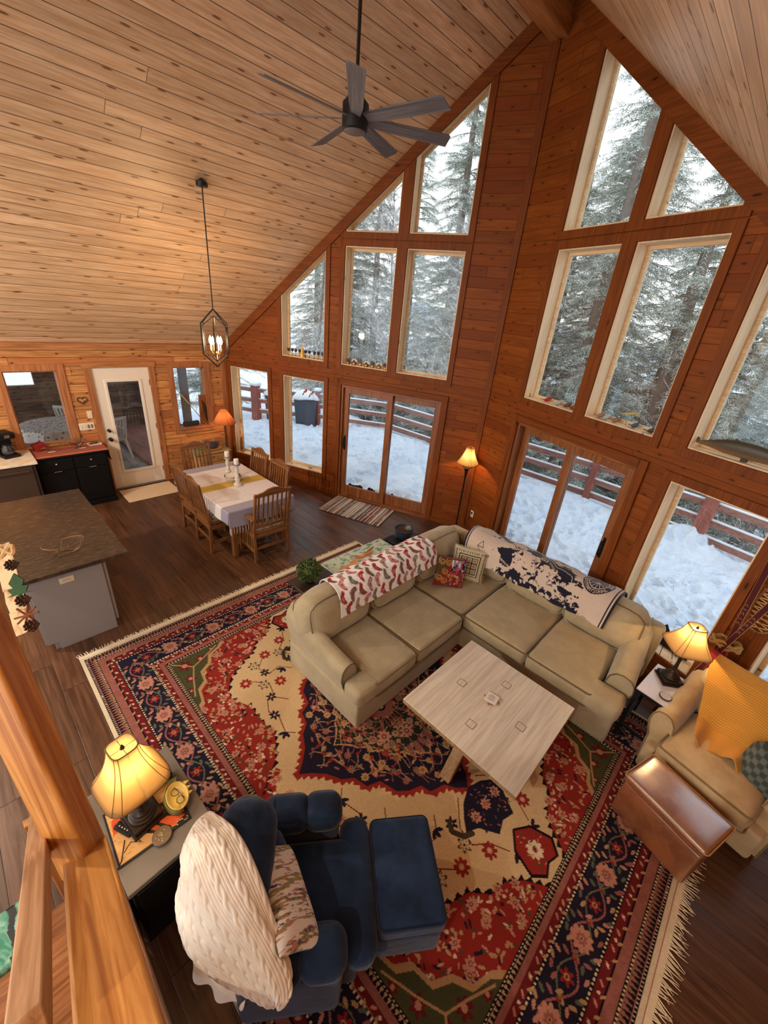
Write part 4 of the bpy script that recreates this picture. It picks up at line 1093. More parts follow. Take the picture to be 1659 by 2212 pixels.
q = MB(); q.box(-.2,.24,-.48,.47,.86,.885); q.build('top', M_blackpaint, hc, bevel=.005)
q = MB(); q.box(-.2,.225,-.47,.46,.0,.08); q.build('plinth', M_blackpaint, hc, bevel=.004)
M_nickel = plain('nickel', sr(210,205,200), .25, .95)
for i, (a, b) in enumerate(((-.43,-.02),(.01,.42))):
    q = MB(); q.box(.2,.218,a,b,.66,.84); d = q.build('drawer', M_blackpaint, hc, bevel=.003)
    q = MB(); q.sphere((.232,(a+b)/2,.77),.014,10,6); q.build('knob', M_nickel, d, smooth=True)
    q = MB(); q.box(.2,.218,a,b,.10,.64); d = q.build('door', M_blackpaint, hc, bevel=.003)
    c = (a+b)/2; q = MB(); q.tube([(.218,c-.05,.655),(.24,c-.045,.655),(.24,c+.045,.655),(.218,c+.05,.655)],.006,6); q.build('handle', M_nickel, d, smooth=True)
def f_wtop(b):
    n = noise(coords(), 12, 4); P(b, Base_Color=mix(smooth(n,.4,.6), sr(226,204,176), sr(240,224,200)), Roughness=.25)
kc = thing('kitchen_counter', 'kitchen counter with cream top at the left edge', 'counter', (.33,-3.9,0))
q = MB(); q.box(-.33,.33,-.75,.72,.885,.92); q.build('countertop', mat('cream_counter', f_wtop), kc, bevel=.004)
q = MB(); q.box(-.33,.27,-.75,.69,.0,.885); q.build('body', plain('dark_brown_cabinet', sr(70,54,44), .5), kc)
M_steel = plain('brushed_steel', sr(120,100,86), .35, .8, .05, 60)
dw = thing('dishwasher', 'brushed steel dishwasher below the cream counter', 'dishwasher', (.61,-3.55,0))
q = MB(); q.box(0,.02,-.3,.3,.1,.87); q.build('door', M_steel, dw, bevel=.004)
q = MB(); q.bar((.045,-.26,.80),(.045,.26,.80),.02,.03); q.box(.02,.045,-.25,-.23,.79,.81); q.box(.02,.045,.23,.25,.79,.81); q.build('handle', M_steel, dw, bevel=.004)
# pine stand in the far corner
cn = thing('pine_stand', 'small pine drawer stand with green scarf in the far corner', 'cabinet', (.50,-.62,0), rad(0))
M_pined = wood('pine_stand_wood', 1, sr(168,118,66), sr(210,160,104), rough=.5, knot=.5)
q = MB(); q.box(-.2,.22,-.34,.26,.62,.645); q.build('top', M_pined, cn, bevel=.004)
q = MB(); q.box(-.19,.2,-.32,.24,.1,.62); q.build('body', M_pined, cn)
for z in (.14,.31,.47):
    q = MB(); q.box(.2,.215,-.30,.22,z,z+.13); d = q.build('drawer', M_pined, cn, bevel=.004)
    q = MB(); q.sphere((.23,-.04,z+.065),.014,8,6); q.build('knob', M_pined, d, smooth=True)
for sy in (-.3,.22):
    for sx in (-.17,.18):
        q = MB(); q.box(sx-.02,sx+.02,sy-.02,sy+.02,0,.1); q.build('leg', M_pined, cn)
# ceiling fan
fan = thing('ceiling_fan', 'black ceiling fan with seven grey wooden blades on a long rod', 'fan', (4.687,-1.07,4.47))
M_blade = wood('grey_blade', 0, sr(92,88,88), sr(130,126,128), rough=.6, knot=.1)
q = MB(); q.tube([(0,0,.2),(0,0,1.53)], .013, 10); q.build('rod', M_black, fan, smooth=True)
q = MB(); q.lathe([(.0,0.0),(.088,0),(.098,.01),(.1,.05),(.1,.16),(.07,.19),(.03,.2),(.03,.25),(.0,.25)], 28); q.build('motor', M_black, fan, smooth=True, ang=40)
q = MB(); q.lathe([(0,-.006),(.08,-.004),(.085,.002)], 24); q.build('light_cover', plain('fan_disc', sr(112,104,100), .5), fan, smooth=True)
q = MB(); q.lathe([(.0,1.42),(.06,1.42),(.065,1.47),(.03,1.53),(.0,1.53)], 18); q.build('canopy', M_black, fan, smooth=True)
bl = None
for k in range(7):
    a = rad(10+k*360/7)
    q = MB(); q.prism([(.08,-.035),(.25,-.05),(.755,-.065),(.78,-.05),(.79,.06),(.25,.055),(.08,.035)], -.004, .004, lambda x, y, z: (x, y, z+.075-y*.30))
    if bl is None: bl = q.build('blade', M_blade, fan, bevel=.002); bl.rotation_euler = (0,0,a)
    else: c = bl.copy(); COL.objects.link(c); c.rotation_euler = (0,0,a)
# pendant lantern
pd = thing('pendant_lantern', 'black geometric cage pendant lantern with candle bulbs over the dining table', 'pendant lamp', (2.30,-1.21,3.08), rad(15))
q = MB(); q.tube([(0,0,.0),(0,0,1.24)], .007, 8); q.build('rod', M_black, pd, smooth=True)
q = MB(); q.lathe([(0,1.23),(.062,1.23),(.062,1.27),(0,1.31)], 20); q.build('canopy', M_black, pd, smooth=True)
def cage(R, h, top, bot, a0, w_):
    q = MB(); hi = [(R*math.cos(a0+k*PI/2), R*math.sin(a0+k*PI/2), top) for k in range(4)]; lo = [(x,y,bot) for x,y,z in hi]
    for k in range(4):
        q.bar(hi[k], lo[k], w_, w_); q.bar(hi[k], (0,0,top+h), w_, w_); q.bar(lo[k], (0,0,bot-h), w_, w_)
    return q
cage(.205,.17,-.17,-.52,0,.011).build('cage', M_black, pd)
cage(.145,.12,-.20,-.50,PI/4,.009).build('inner_cage', M_black, pd)
M_candle = plain('candle_sleeve', sr(206,190,150), .5)
def f_bulb(b): P(b, Base_Color=(1,.8,.5), Emission_Color=(1,.72,.36), Emission_Strength=32)
M_bulb = mat('glowing_bulb', f_bulb)
q = MB(); q.sphere((0,0,-.52),.018,8,6)
for k in range(4):
    a = k*PI/2+.4; x, y = .07*math.cos(a), .07*math.sin(a); q.tube([(0,0,-.52),(x*.6,y*.6,-.53),(x,y,-.49)], .005, 6)
q.build('arms', plain('brass', sr(190,140,70), .3, .9), pd, smooth=True)
for k in range(4):
    a = k*PI/2+.4; x, y = .07*math.cos(a), .07*math.sin(a)
    q = MB(); q.tube([(x,y,-.49),(x,y,-.41)], .01, 8); cd_ = q.build('candle_sleeve', M_candle, pd, smooth=True)
    q = MB(); q.lathe([(0,-.41),(.012,-.405),(.019,-.38),(.014,-.34),(.0,-.31)], 12, (x,y,0)); q.build('bulb', M_bulb, cd_, smooth=True)
plight('pendant_glow', (2.30,-1.21,2.70), 40, (1,.66,.34), .06)
# lamps
def f_shade(col, em, st):
    def f(b):
        X = sep(coords('Object'))
        P(b, Base_Color=col, Roughness=.9, Transmission_Weight=0)
        nt = NT.cur; out = nt.nodes['Material Output']; tl = nt.nodes.new('ShaderNodeBsdfTranslucent'); tl.inputs[0].default_value = (*em, 1)
        ms = nt.nodes.new('ShaderNodeMixShader'); ms.inputs[0].default_value = st
        nt.links.new(b.outputs[0], ms.inputs[1]); nt.links.new(tl.outputs[0], ms.inputs[2]); nt.links.new(ms.outputs[0], out.inputs[0])
    return f
M_shade = mat('cream_lamp_shade', f_shade(sr(236,206,156), (1.0,.82,.50), .78))
M_shade2 = mat('orange_paper_shade', f_shade(sr(214,140,90), (1.0,.55,.28), .5))
M_piped = plain('shade_piping', sr(132,96,60), .8)
M_bronze = plain('dark_bronze', sr(44,34,28), .38, .5, .1, 40)
def bell_shade(parent, z0, z1, r0, r1, rz=0, sq=4, flare=1.7):
    n = 40
    def rr(v): return r1+(r0-r1)*(1-v)**flare
    def f(u, v):
        a = 2*PI*u; c, s = math.cos(a), math.sin(a); q = (abs(c)**sq+abs(s)**sq)**(-1/sq); r = rr(v)
        return (r*c*q, r*s*q, z0+(z1-z0)*v)
    m = MB(); m.grid(f, n, 10); o = m.build('lamp_shade', M_shade, parent, smooth=True, ang=80, solid=.002)
    p = MB()
    for k in range(4):
        for d in (-.13, .13):
            a = (PI/4+k*PI/2+d)/(2*PI); p.tube([Vector(f(a, v/8))*1.0+Vector((math.cos(2*PI*a), math.sin(2*PI*a), 0))*.003 for v in range(9)], .0018, 4)
    for v in (0, 1): p.tube([Vector(f(k/n, v)) for k in range(n)], .0035, 5, closed=True)
    p.build('piping', M_piped, o)
    p = MB(); p.lathe([(0,0),(r1*.9,0),(r1*.9,.001),(0,.001)], 24, (0,0,z1-.03)); p.build('diffuser', M_shade, o)
    p = MB(); p.tube([(-r1,0,z1-.015),(r1,0,z1-.015)], .0015, 4); p.tube([(0,-r1,z1-.015),(0,r1,z1-.015)], .0015, 4); p.lathe([(0,0),(.012,.0),(.008,.014),(.0,.03)], 10, (0,0,z1-.015)); p.build('finial', M_bronze, o)
    return o
def bulb(parent, z, st=None):
    m = MB(); m.sphere((0,0,z+.03),(.042,.042,.052),16,10); m.build('bulb', M_bulb2, parent, smooth=True)
def f_b2(b): P(b, Base_Color=(1,.9,.7), Emission_Color=(1,.80,.48), Emission_Strength=14)
M_bulb2 = mat('lamp_bulb', f_b2)
def table_lamp(label, loc, rz, r0, r1, z0, z1, pw):
    r = thing('table_lamp', label, 'lamp', loc, rz, group='bronze column lamps with cream bell shades')
    q = MB(); q.box(-.085,.085,-.085,.085,0,.02); q.box(-.075,.075,-.075,.075,.02,.05); q.lathe([(.068,.05),(.07,.06),(.055,.066),(.06,.075),(.045,.082),(.048,.09),(.03,.1),(.02,.12)], 28)
    q.build('base', M_bronze, r, bevel=.003)
    q = MB(); q.lathe([(.02,.11),(.017,.14),(.013,.2),(.016,z0-.1),(.022,z0-.05),(.015,z0-.01),(.012,z0+.06),(.0,z0+.06)], 18); q.build('column', M_bronze, r, smooth=True)
    bell_shade(r, z0, z1, r0, r1); bulb(r, z0+.12)
    plight('lamp_glow', (loc[0],loc[1],loc[2]+z0+.12), pw, (1,.62,.28), .03)
    return r
table_lamp('bronze table lamp with cream bell shade on the grey-topped side table', (6.125,-3.650,.607), rad(8), .155,.060,.36,.63, 46)
table_lamp('bronze table lamp with glowing shade between the sofa arm and beige armchair', (7.995,-.06,.60), rad(35), .155,.058,.385,.60, 60)
fl = thing('floor_lamp', 'black floor lamp with cream bell shade in the prow corner', 'floor lamp', (4.70,1.50,0))
q = MB(); q.lathe([(.0,0),(.13,0),(.13,.015),(.04,.03),(.02,.06),(.0,.06)], 24); q.build('base', M_bronze, fl, smooth=True)
q = MB(); q.tube([(0,0,.04),(0,0,1.0),(0,0,1.12),(0,0,1.16)], [.013,.013,.026,.03], 10); q.build('pole', M_bronze, fl, smooth=True)
q = MB(); q.lathe([(.03,1.15),(.045,1.17),(.05,1.19),(.015,1.2),(.012,1.26)], 14); q.tube([(.03,0,1.19),(.07,.02,1.2),(.08,.02,1.23),(.05,0,1.24)], .008, 6); q.tube([(-.03,0,1.19),(-.07,-.02,1.2),(-.08,-.02,1.23),(-.05,0,1.24)], .008, 6); q.build('collar', M_bronze, fl, smooth=True)
bell_shade(fl, 1.26, 1.52, .155, .055, sq=3); bulb(fl, 1.36)
plight('floor_lamp_glow', (4.70,1.50,1.36), 85, (1,.5,.2), .03)
l2 = thing('floor_lamp', 'floor lamp with plain orange cone shade in the far left corner', 'floor lamp', (.42,-.30,0))
q = MB(); q.lathe([(0,1.08),(.006,1.08)], 6)
q = MB(); q.grid(lambda u, v: ((.21-.15*v)*math.cos(2*PI*u), (.21-.15*v)*math.sin(2*PI*u), 1.08+.24*v), 32, 2); q.build('lamp_shade', M_shade2, l2, smooth=True, ang=80, solid=.002)
q = MB(); q.bar((.05,.0,0),(0,0,1.12),.03,.03,(0,1,0)); q.build('pole', wood('dark_pole', 2, sr(70,40,24), sr(110,66,40)), l2)
q = MB(); q.lathe([(0,0),(.13,0),(.12,.02),(0,.03)], 20, (.04,0,0)); q.build('base', M_bronze, l2, smooth=True); bulb(l2, 1.18)
plight('corner_lamp_glow', (.42,-.30,1.18), 42, (1,.45,.16), .03)
# ---------------------------------------------------------------- oriental rug (woven pattern computed here, carried as colour attribute)
c_nav, c_red, c_rose, c_crm, c_grn, c_ivy, c_blk = sr(38,32,48), sr(150,46,38), sr(158,98,88), sr(216,184,138), sr(78,78,48), sr(226,206,172), sr(28,22,26)
c_pink, c_tan, c_dred = sr(200,138,116), sr(190,150,104), sr(112,34,34)
RW, RH = 4.57, 3.62
rg = Ras(RW, RH, .0055, c_red); rn = random.Random(21)
X, Y = rg.X, rg.Y
ex = np.minimum(X, RW-X); ey = np.minimum(Y, RH-Y); e = np.minimum(ex, ey)
along = np.where(ex < ey, Y, X)
A_ = rg.a
hx, hy = RW/2-.6, RH/2-.6; CX, CY = RW/2, RH/2
qx, qy = np.abs(X-CX), np.abs(Y-CY)
# --- field: cream lobed ground
def quad(pts, col):
    full = [(x,y) for x,y in pts]
    P1 = [(CX+x, CY+y) for x,y in full]; P2 = [(CX-x, CY+y) for x,y in full[::-1]]; P3 = [(CX-x, CY-y) for x,y in full]; P4 = [(CX+x, CY-y) for x,y in full[::-1]]
    w_m = rg.poly(P1+P2+P3+P4, col, True); return w_m
def jag(pts, amp=.022, step=.05, seed=0):
    """toothed outline between outline points"""
    out = []; r = random.Random(seed)
    for (x1,y1),(x2,y2) in zip(pts[:-1], pts[1:]):
        L = math.hypot(x2-x1, y2-y1); n = max(1, int(L/step)); nx_, ny_ = (y2-y1)/L, -(x2-x1)/L
        for i in range(n):
            t = i/n; out.append((x1+(x2-x1)*t, y1+(y2-y1)*t)); t = (i+.7)/n; out.append((x1+(x2-x1)*t+nx_*amp, y1+(y2-y1)*t+ny_*amp))
    out.append(pts[-1]); return out
crm = [(1.685,0),(1.67,.1),(1.52,.2),(1.44,.3),(1.41,.42),(1.30,.52),(1.25,.66),(1.14,.84),(1.0,.93),(.88,.92),(.80,.84),(.58,.85),(.42,.82),(.31,.87),(.18,.96),(.12,1.05),(0,1.19)]
def fill(pts, col):
    w, m_ = quad(pts, col); A_[w][m_] = col
fill([(x+.0 if i else x, y) for i, (x, y) in enumerate([(p[0]+.025, p[1]+.02) for p in crm])], c_blk)
fill(jag(crm, .03, .06), c_crm)
fill([(.0,1.205),(.03,1.205),(.10,1.10),(.16,1.0),(.12,.98),(.05,1.06),(0,1.1)][::-1], c_red)
# red field scatter: small leaves, blossoms
inc = (np.abs(A_-np.array(c_red)).sum(-1) < 1e-3)
def redhere(x, y):
    i, j = int(y/rg.px), int(x/rg.px); return 0 <= i < rg.ny and 0 <= j < rg.nx and inc[i, j] and e[i, j] > .62
for _ in range(1500):
    x, y = rn.uniform(.6, RW/2), rn.uniform(.6, RH/2)
    if not redhere(x, y): continue
    L = rn.uniform(.025,.048); a = rn.uniform(0, PI*2); c = rn.choice([c_tan,c_pink,c_grn,c_ivy,c_tan,c_pink,c_nav]); kk = rn.random()
    for sx in (0,1):
        for sy in (0,1):
            px_, py_ = (RW-x if sx else x), (RH-y if sy else y); aa = a if not sx else PI-a; aa = aa if not sy else -aa
            if kk < .08: rg.flower(px_, py_, .034, (c_pink, c_dred, c_tan), 7, aa)
            elif kk < .62: rg.leaf(px_, py_, L, L*.36, aa, c)
            else: rg.ell(px_, py_, .011, .011, c)
# corner spandrels in olive green
for sx in (0,1):
    for sy in (0,1):
        f = lambda x, y: ((RW-.6-x) if sx else .6+x, (RH-.6-y) if sy else .6+y)
        out = [(0,0),(.62,0),(.58,.05),(.44,.08),(.38,.16),(.26,.18),(.2,.28),(.1,.33),(.06,.44),(0,.5)]
        rg.poly([f(x*1.05+.012, y*1.05+.012) for x, y in out], c_tan); rg.poly([f(*p) for p in out], c_grn)
        for x, y, r in ((.1,.1,.07),(.28,.08,.05),(.1,.25,.05),(.42,.03,.035),(.04,.38,.03)): rg.flower(*f(x,y), r, (c_dred, c_pink, c_tan), 6)
        rg.line([f(0,.0), f(.16,.16), f(.3,.1), f(.5,.03)], .006, c_tan); rg.line([f(.16,.16), f(.1,.3), f(.03,.44)], .006, c_tan)
# cream ground: vines with dark leaves and rosettes
def mirror(fn):
    for sx in (1,-1):
        for sy in (1,-1): fn(sx, sy)
vines = [[(.95,.12),(1.08,.28),(1.2,.30),(1.28,.2),(1.4,.14)],[(.62,.58),(.72,.66),(.86,.62),(.98,.7),(1.06,.82)],[(.9,.35),(1.0,.44),(.98,.56),(1.1,.6),(1.2,.5)],[(.3,.72),(.36,.78),(.52,.74),(.62,.78),(.74,.72)]]
def star(cx, cy, r, c1, c2, a0=0):
    for k in range(6): rg.leaf(cx, cy, r, r*.42, a0+k*PI/3, c1)
    rg.ell(cx, cy, r*.22, r*.22, c2)
def dov(sx, sy):
    for v in vines: rg.line([(CX+sx*x, CY+sy*y) for x, y in v], .004, c_dred)
    for i, (x, y) in enumerate([(1.02,.30),(1.16,.34),(1.3,.24),(1.44,.12),(.74,.68),(.9,.66),(1.02,.78),(.96,.42),(1.02,.58),(1.16,.62),(1.22,.46),(.36,.78),(.56,.76),(1.2,.12),(.84,.52)]):
        cx, cy = CX+sx*x, CY+sy*y; k = i%4
        if k == 0: star(cx, cy, .05, c_nav, c_tan, .3*sx)
        elif k == 1: star(cx, cy, .055, sr(70,66,56), c_crm, .1); 
        elif k == 2: rg.flower(cx, cy, .055, (c_red, c_pink, c_crm), 8)
        else:
            for q_ in (-.5,.4,1.4): rg.leaf(cx, cy, .06, .026, q_*sx+.5*sy, c_nav)
        if k == 1: star(cx, cy, .038, c_crm, c_nav, .1)
mirror(dov)
# medallion
med = [(.96,0),(.9,.07),(.82,.12),(.78,.24),(.70,.26),(.66,.36),(.60,.43),(.46,.47),(.42,.57),(.31,.60),(.25,.68),(.14,.74),(.06,.82),(0,.9)]
fill(jag([(x*1.035,y*1.035) for x,y in med], .028, .045, 2), c_red); fill(med, c_nav)
med2 = [(x*.60,y*.60) for x, y in med]; fill([(x*1.03,y*1.03) for x, y in med2], c_tan); fill(med2, sr(44,50,40))
rm = random.Random(5)
def inmed(x, y, s=.93):
    P_ = [(a*s, b*s) for a, b in med]; x, y = abs(x), abs(y)
    for (x1,y1),(x2,y2) in zip(P_[:-1], P_[1:]):
        if min(y1,y2) <= y <= max(y1,y2) and y2 != y1: return x < x1+(x2-x1)*(y-y1)/(y2-y1)
    return False
for _ in range(260):
    x, y = rm.uniform(0,.93), rm.uniform(0,.85)
    if not inmed(x, y): continue
    k = rm.random(); a = rm.uniform(0, 6); r = rm.uniform(.018,.036); c = rm.choice([c_pink,c_rose,c_tan,c_tan,sr(150,120,92),sr(160,60,52)]); x2, y2 = x+math.cos(a)*.13, y+math.sin(a)*.1
    def g(sx, sy):
        cx, cy = CX+sx*x, CY+sy*y
        if inmed(x2, y2): rg.line([(cx, cy), (CX+sx*(x+x2)/2+.02*sx, CY+sy*(y+y2)/2), (CX+sx*x2, CY+sy*y2)], .003, rm.choice([c_tan, c_rose]))
        if k < .4: rg.flower(cx, cy, r, (c, c_dred, c_tan), 8, a)
        elif k < .8: rg.leaf(cx, cy, r*1.4, r*.5, math.atan2(sy*math.sin(a), sx*math.cos(a)), c)
        else: rg.ell(cx, cy, .014, .014, c_red)
    mirror(g)
for k in range(8):
    a = k*PI/4; rg.line([(CX, CY), (CX+.3*math.cos(a), CY+.24*math.sin(a))], .006, c_rose); rg.flower(CX+.32*math.cos(a), CY+.26*math.sin(a), .06, (c_pink, c_dred, c_tan), 8)
rg.flower(CX, CY, .12, (c_rose, c_nav, c_ivy), 12)
# pendants at both ends of the medallion
for s in (1,-1):
    pd_ = [(.96,.0),(1.0,.12),(1.06,.2),(1.13,.27),(1.17,.18),(1.3,.1),(1.27,0),(1.3,-.1),(1.17,-.18),(1.13,-.27),(1.06,-.2),(1.0,-.12)]
    rg.poly([(CX+s*x, CY+y) for x, y in pd_], c_nav)
    for y in (-.13,0,.13): rg.flower(CX+s*1.12, CY+y, .040, (c_pink, c_dred, c_tan), 8)
    for k in range(46):
        x_, y_ = rm.uniform(.98,1.28), rm.uniform(-.22,.22)
        if abs(y_) < .26-abs(x_-1.12)*1.1: rg.leaf(CX+s*x_, CY+y_, .026, .010, rm.uniform(0,6), rm.choice([c_tan, c_rose, sr(120,60,54), sr(96,100,80)]))
    for t in (1,-1): rg.line([(CX+s*(1.0), CY+t*.3), (CX+s*1.05, CY+t*.34), (CX+s*1.13, CY+t*.3), (CX+s*1.16, CY+t*.24)], .018, sr(70,60,48))
    d2 = [(1.34,0),(1.42,.12),(1.58,.17),(1.66,.09),(1.63,0),(1.66,-.09),(1.58,-.17),(1.42,-.12)]
    rg.poly([(CX+s*((x-1.5)*.97+1.5), CY+y*.99) for x, y in d2], c_blk); rg.poly([(CX+s*((x-1.5)*.86+1.5), CY+y*.86) for x, y in d2], c_red); rg.flower(CX+s*1.52, CY, .06, (c_ivy, c_pink, c_dred), 9)
    for k in range(26): rg.leaf(CX+s*rm.uniform(1.40,1.62), CY+rm.uniform(-.11,.11), .024, .009, rm.uniform(0,6), rm.choice([c_tan, c_pink, c_grn]))
# --- borders, by distance from the edge
def band(a, b, col): A_[(e >= a) & (e < b)] = col
band(0,.60,c_rose)
def zig(a, b, p, c1, c2):
    m_ = (e >= a) & (e < b); t = ((along/p)%1.0); s_ = (e-a)/(b-a); k = np.abs(t-.5)*2 > s_
    A_[m_ & k] = c1; A_[m_ & ~k] = c2
def dots(a, b, p, c1, c2):
    m_ = (e >= a) & (e < b); t = ((along/p)%1.0); A_[m_] = c1; A_[m_ & (np.abs(t-.5) < .25) & (np.abs((e-(a+b)/2)/(b-a)) < .33)] = c2
band(0,.028,c_ivy)
dots(.03,.048,.022,c_blk,c_ivy); zig(.05,.10,.03,c_blk,sr(150,100,84)); dots(.10,.118,.024,c_blk,c_crm)
band(.12,.175,c_rose); m_ = (e > .12) & (e < .175) & (fbm(X*38, Y*38, 2, 4) > .52); A_[m_] = sr(150,92,78)
band(.175,.182,c_blk); band(.182,.232,c_dred); dots(.234,.254,.026,c_blk,c_ivy)
band(.256,.462,c_nav); dots(.464,.484,.026,c_blk,c_ivy); band(.486,.528,c_dred); band(.53,.562,c_rose)
m_ = (e > .53) & (e < .562) & (fbm(X*38, Y*38, 2, 9) > .5); A_[m_] = sr(150,92,78)
zig(.563,.60,.028,c_blk,sr(196,160,120)); dots(.592,.606,.024,c_blk,c_ivy)
def edge_run(d, step, fn):
    for horiz in (True, False):
        L = (RW if horiz else RH)-2*d; n = max(2, int(round(L/step)))
        for i in range(n):
            t = d+L*(i+.5)/n
            for far in (0,1):
                if horiz: fn(t, RH-d if far else d, (1,0), (0,-1) if far else (0,1), i)
                else: fn(RW-d if far else d, t, (0,1), (-1,0) if far else (1,0), i)
def meander(cx, cy, t, n, i):
    s = 1 if i%2 else -1; c = (c_pink, c_dred, c_tan) if i%2 else (c_tan, c_red, c_ivy)
    q = lambda a, b: (cx+t[0]*a+n[0]*b, cy+t[1]*a+n[1]*b)
    pts = [q(-.11+.22*k/8, .06*s*math.sin(PI*k/8)) for k in range(9)]; rg.line(pts, .0055, c_rose)
    pts = [q(-.11+.22*k/8, -.05*s*math.sin(PI*k/8)) for k in range(9)]; rg.line(pts, .004, sr(112,116,84))
    if i%2: rg.flower(cx, cy, .066, (c_pink, sr(150,70,62), c_tan), 10); rg.flower(cx, cy, .034, (c_rose, c_tan, c_dred), 8)
    else: rg.flower(cx, cy, .042, (c_red, c_tan, c_dred), 6)
    for a, b in ((-.07,.06),(.07,-.06),(-.06,-.07),(.07,.065),(-.1,.02),(.1,.03),(-.03,.08),(.035,-.085),(-.1,-.05),(.02,.085),(.1,-.03),(-.04,-.085)):
        p_ = q(a, b); rg.leaf(p_[0], p_[1], .045, .02, math.atan2(t[1],t[0])+a*9+b*7, rn.choice([c_rose, c_tan, sr(96,104,84), c_pink]))
    p_ = q(.11, 0); rg.ell(p_[0], p_[1], .014, .014, c_red)
edge_run(.359, .215, meander)
def lf(cx, cy, t, n, i):
    rg.leaf(cx-t[0]*.015-n[0]*.012, cy-t[1]*.015-n[1]*.012, .036, .014, math.atan2(t[1]+n[1]*.9*(1 if i%2 else -1), t[0]+n[0]*.9*(1 if i%2 else -1)), c_pink if i%2 else c_tan)
    if i%3 == 0: rg.ell(cx, cy, .009, .009, c_ivy)
edge_run(.207, .05, lf); edge_run(.507, .046, lf)
# wool wear and knot texture
A_ *= (.86+.28*fbm(X*3, Y*3, 4, 31))[..., None]*(.9+.2*npr.rand(*X.shape))[..., None]
M_rug = attrmat('woven_wool_rug', 1.0, .35, 0, .1, .25)
rug = thing('oriental_rug', 'large red, navy and cream oriental rug with fringed ends under the seating', 'rug', (6.215,-1.78,0))
def rugf(u, v):
    x = (u-.5)*RW; y = (v-.5)*RH; z = .011+.0018*np.sin(x*3)*np.sin(y*2.3)
    return np.stack([x, y, z+0*u], -1)
raster_grid('pile', A_, None, M_rug, rug, np_fn=rugf)
B('backing', plain('rug_backing', sr(150,120,96), 1), rug, (-RW/2+.004,RW/2-.004,-RH/2+.004,RH/2-.004,.001,.008), bevel=0)
M_fr = plain('ivory_fringe', sr(226,206,172), 1, 0, .1, 60)
for s in (-1, 1):
    q = MB(); rf = random.Random(4+s)
    q.box(s*(RW/2), s*(RW/2+.035), -RH/2, RH/2, .002, .009)
    y = -RH/2
    while y < RH/2:
        a = rf.uniform(-.35,.35); L = rf.uniform(.05,.10)*(1 if s > 0 else .6); x0 = s*(RW/2+.033)
        q.tube([(x0,y,.008),(x0+s*L*.5,y+a*L*.6+.006*rf.uniform(-1,1),.008),(x0+s*L,y+a*L*1.2,.005)], [.0045,.0035,.0015], 4); y += .0125
    q.build('fringe', M_fr, rug, smooth=True)
# rag runner at the left patio door
rr = Ras(1.32, .66, .006, sr(200,186,170)); rs_ = random.Random(8); x = 0
while x < 1.32:
    w_ = rs_.uniform(.008,.028); c = rs_.choice([sr(222,208,192), sr(60,54,60), sr(200,180,160), sr(150,60,60), sr(96,86,84), sr(226,214,200), sr(170,120,112), sr(44,40,44), sr(120,130,130)])
    x1 = x+rs_.uniform(-.02,.02)
    rr.poly([(x,-.01),(x+w_,-.01),(x1+w_,.33),(x+w_+rs_.uniform(-.01,.01),.67),(x,.67),(x1,.33)], c); x += w_*.93
m_ = thing('rag_rug', 'striped multicolour rag rug on the floor before the left patio door', 'rug', (3.08,.76,0), rad(20.5))
rr.a *= (.85+.3*npr.rand(*rr.X.shape))[..., None]
raster_grid('weave', rr.a, None, M_rug, m_, np_fn=lambda u, v: np.stack([(u-.5)*1.18, (v-.5)*.70+.006*np.sin(u*60), .01+.002*np.sin(u*500)+.004*np.sin(u*9)*v], -1), solid=.006)
o = B('door_mat', plain('cream_mat', sr(226,200,164), .95, 0, .06, 40, .3), None, (.10,.66,-2.17,-1.33,.001,.014), bevel=.004); tag(o, 'plain cream door mat on the floor inside the white door', 'mat')
# ---------------------------------------------------------------- throws
def drape(name, img, path, along0, along1, axis, matl, hem=None, solid=.006, wob=.006, skew=None):
    """cloth laid over a sofa back. path: [(d,z)...] across the back, axis 'y' -> runs along y (path in x), 'x' -> runs along x (path in y)"""
    pt = np.array(path); seg = np.r_[0, np.cumsum(np.hypot(*np.diff(pt, axis=0).T))]; T = seg[-1]
    def f(u, v):
        s = v*T; d = np.interp(s, seg, pt[:,0]); z = np.interp(s, seg, pt[:,1])
        al_ = along0+(along1-along0)*u
        if skew is not None: al_ = al_+skew(u, v)
        wv = wob*(np.sin(al_*13+3*v)+.6*np.sin(al_*29+v*7))
        if hem is not None: z = z+hem(u)*np.clip((v-.75)/.25, 0, 1)
        return np.stack([d+wv*.6, al_, z+wv], -1) if axis == 'y' else np.stack([al_, d+wv*.6, z+wv], -1)
    return raster_grid(name, img, None, matl, None, solid=solid, np_fn=f)
# bird print tablecloth over the left back
W_, H_ = 1.48, .84
br = Ras(W_, H_, .0055, sr(248,244,240)); rb = random.Random(3)
def bird(cx, cy, L, a, c1, c2, leg):
    f = lambda x, y: (cx+L*(x*math.cos(a)-y*math.sin(a)), cy+L*(x*math.sin(a)+y*math.cos(a)))
    body = [(-.58,-.12),(-.42,-.28),(-.24,-.24),(-.12,-.06),(.15,-.06),(.52,-.22),(.6,-.1),(.42,.22),(.1,.40),(-.22,.36),(-.42,.14)]
    br.poly([f(x*1.08, y*1.08) for x, y in body], c2); br.poly([f(x*.9, y*.9) for x, y in body], c1)
    wg = [(-.14,.08),(.3,.06),(.12,.22),(-.06,.22)]; br.poly([f(x, y) for x, y in wg], c2)
    for lx in (-.06,.08): br.line([f(lx,.32), f(lx,.5), f(lx-.07,.52)], .0028, leg)
i = 0
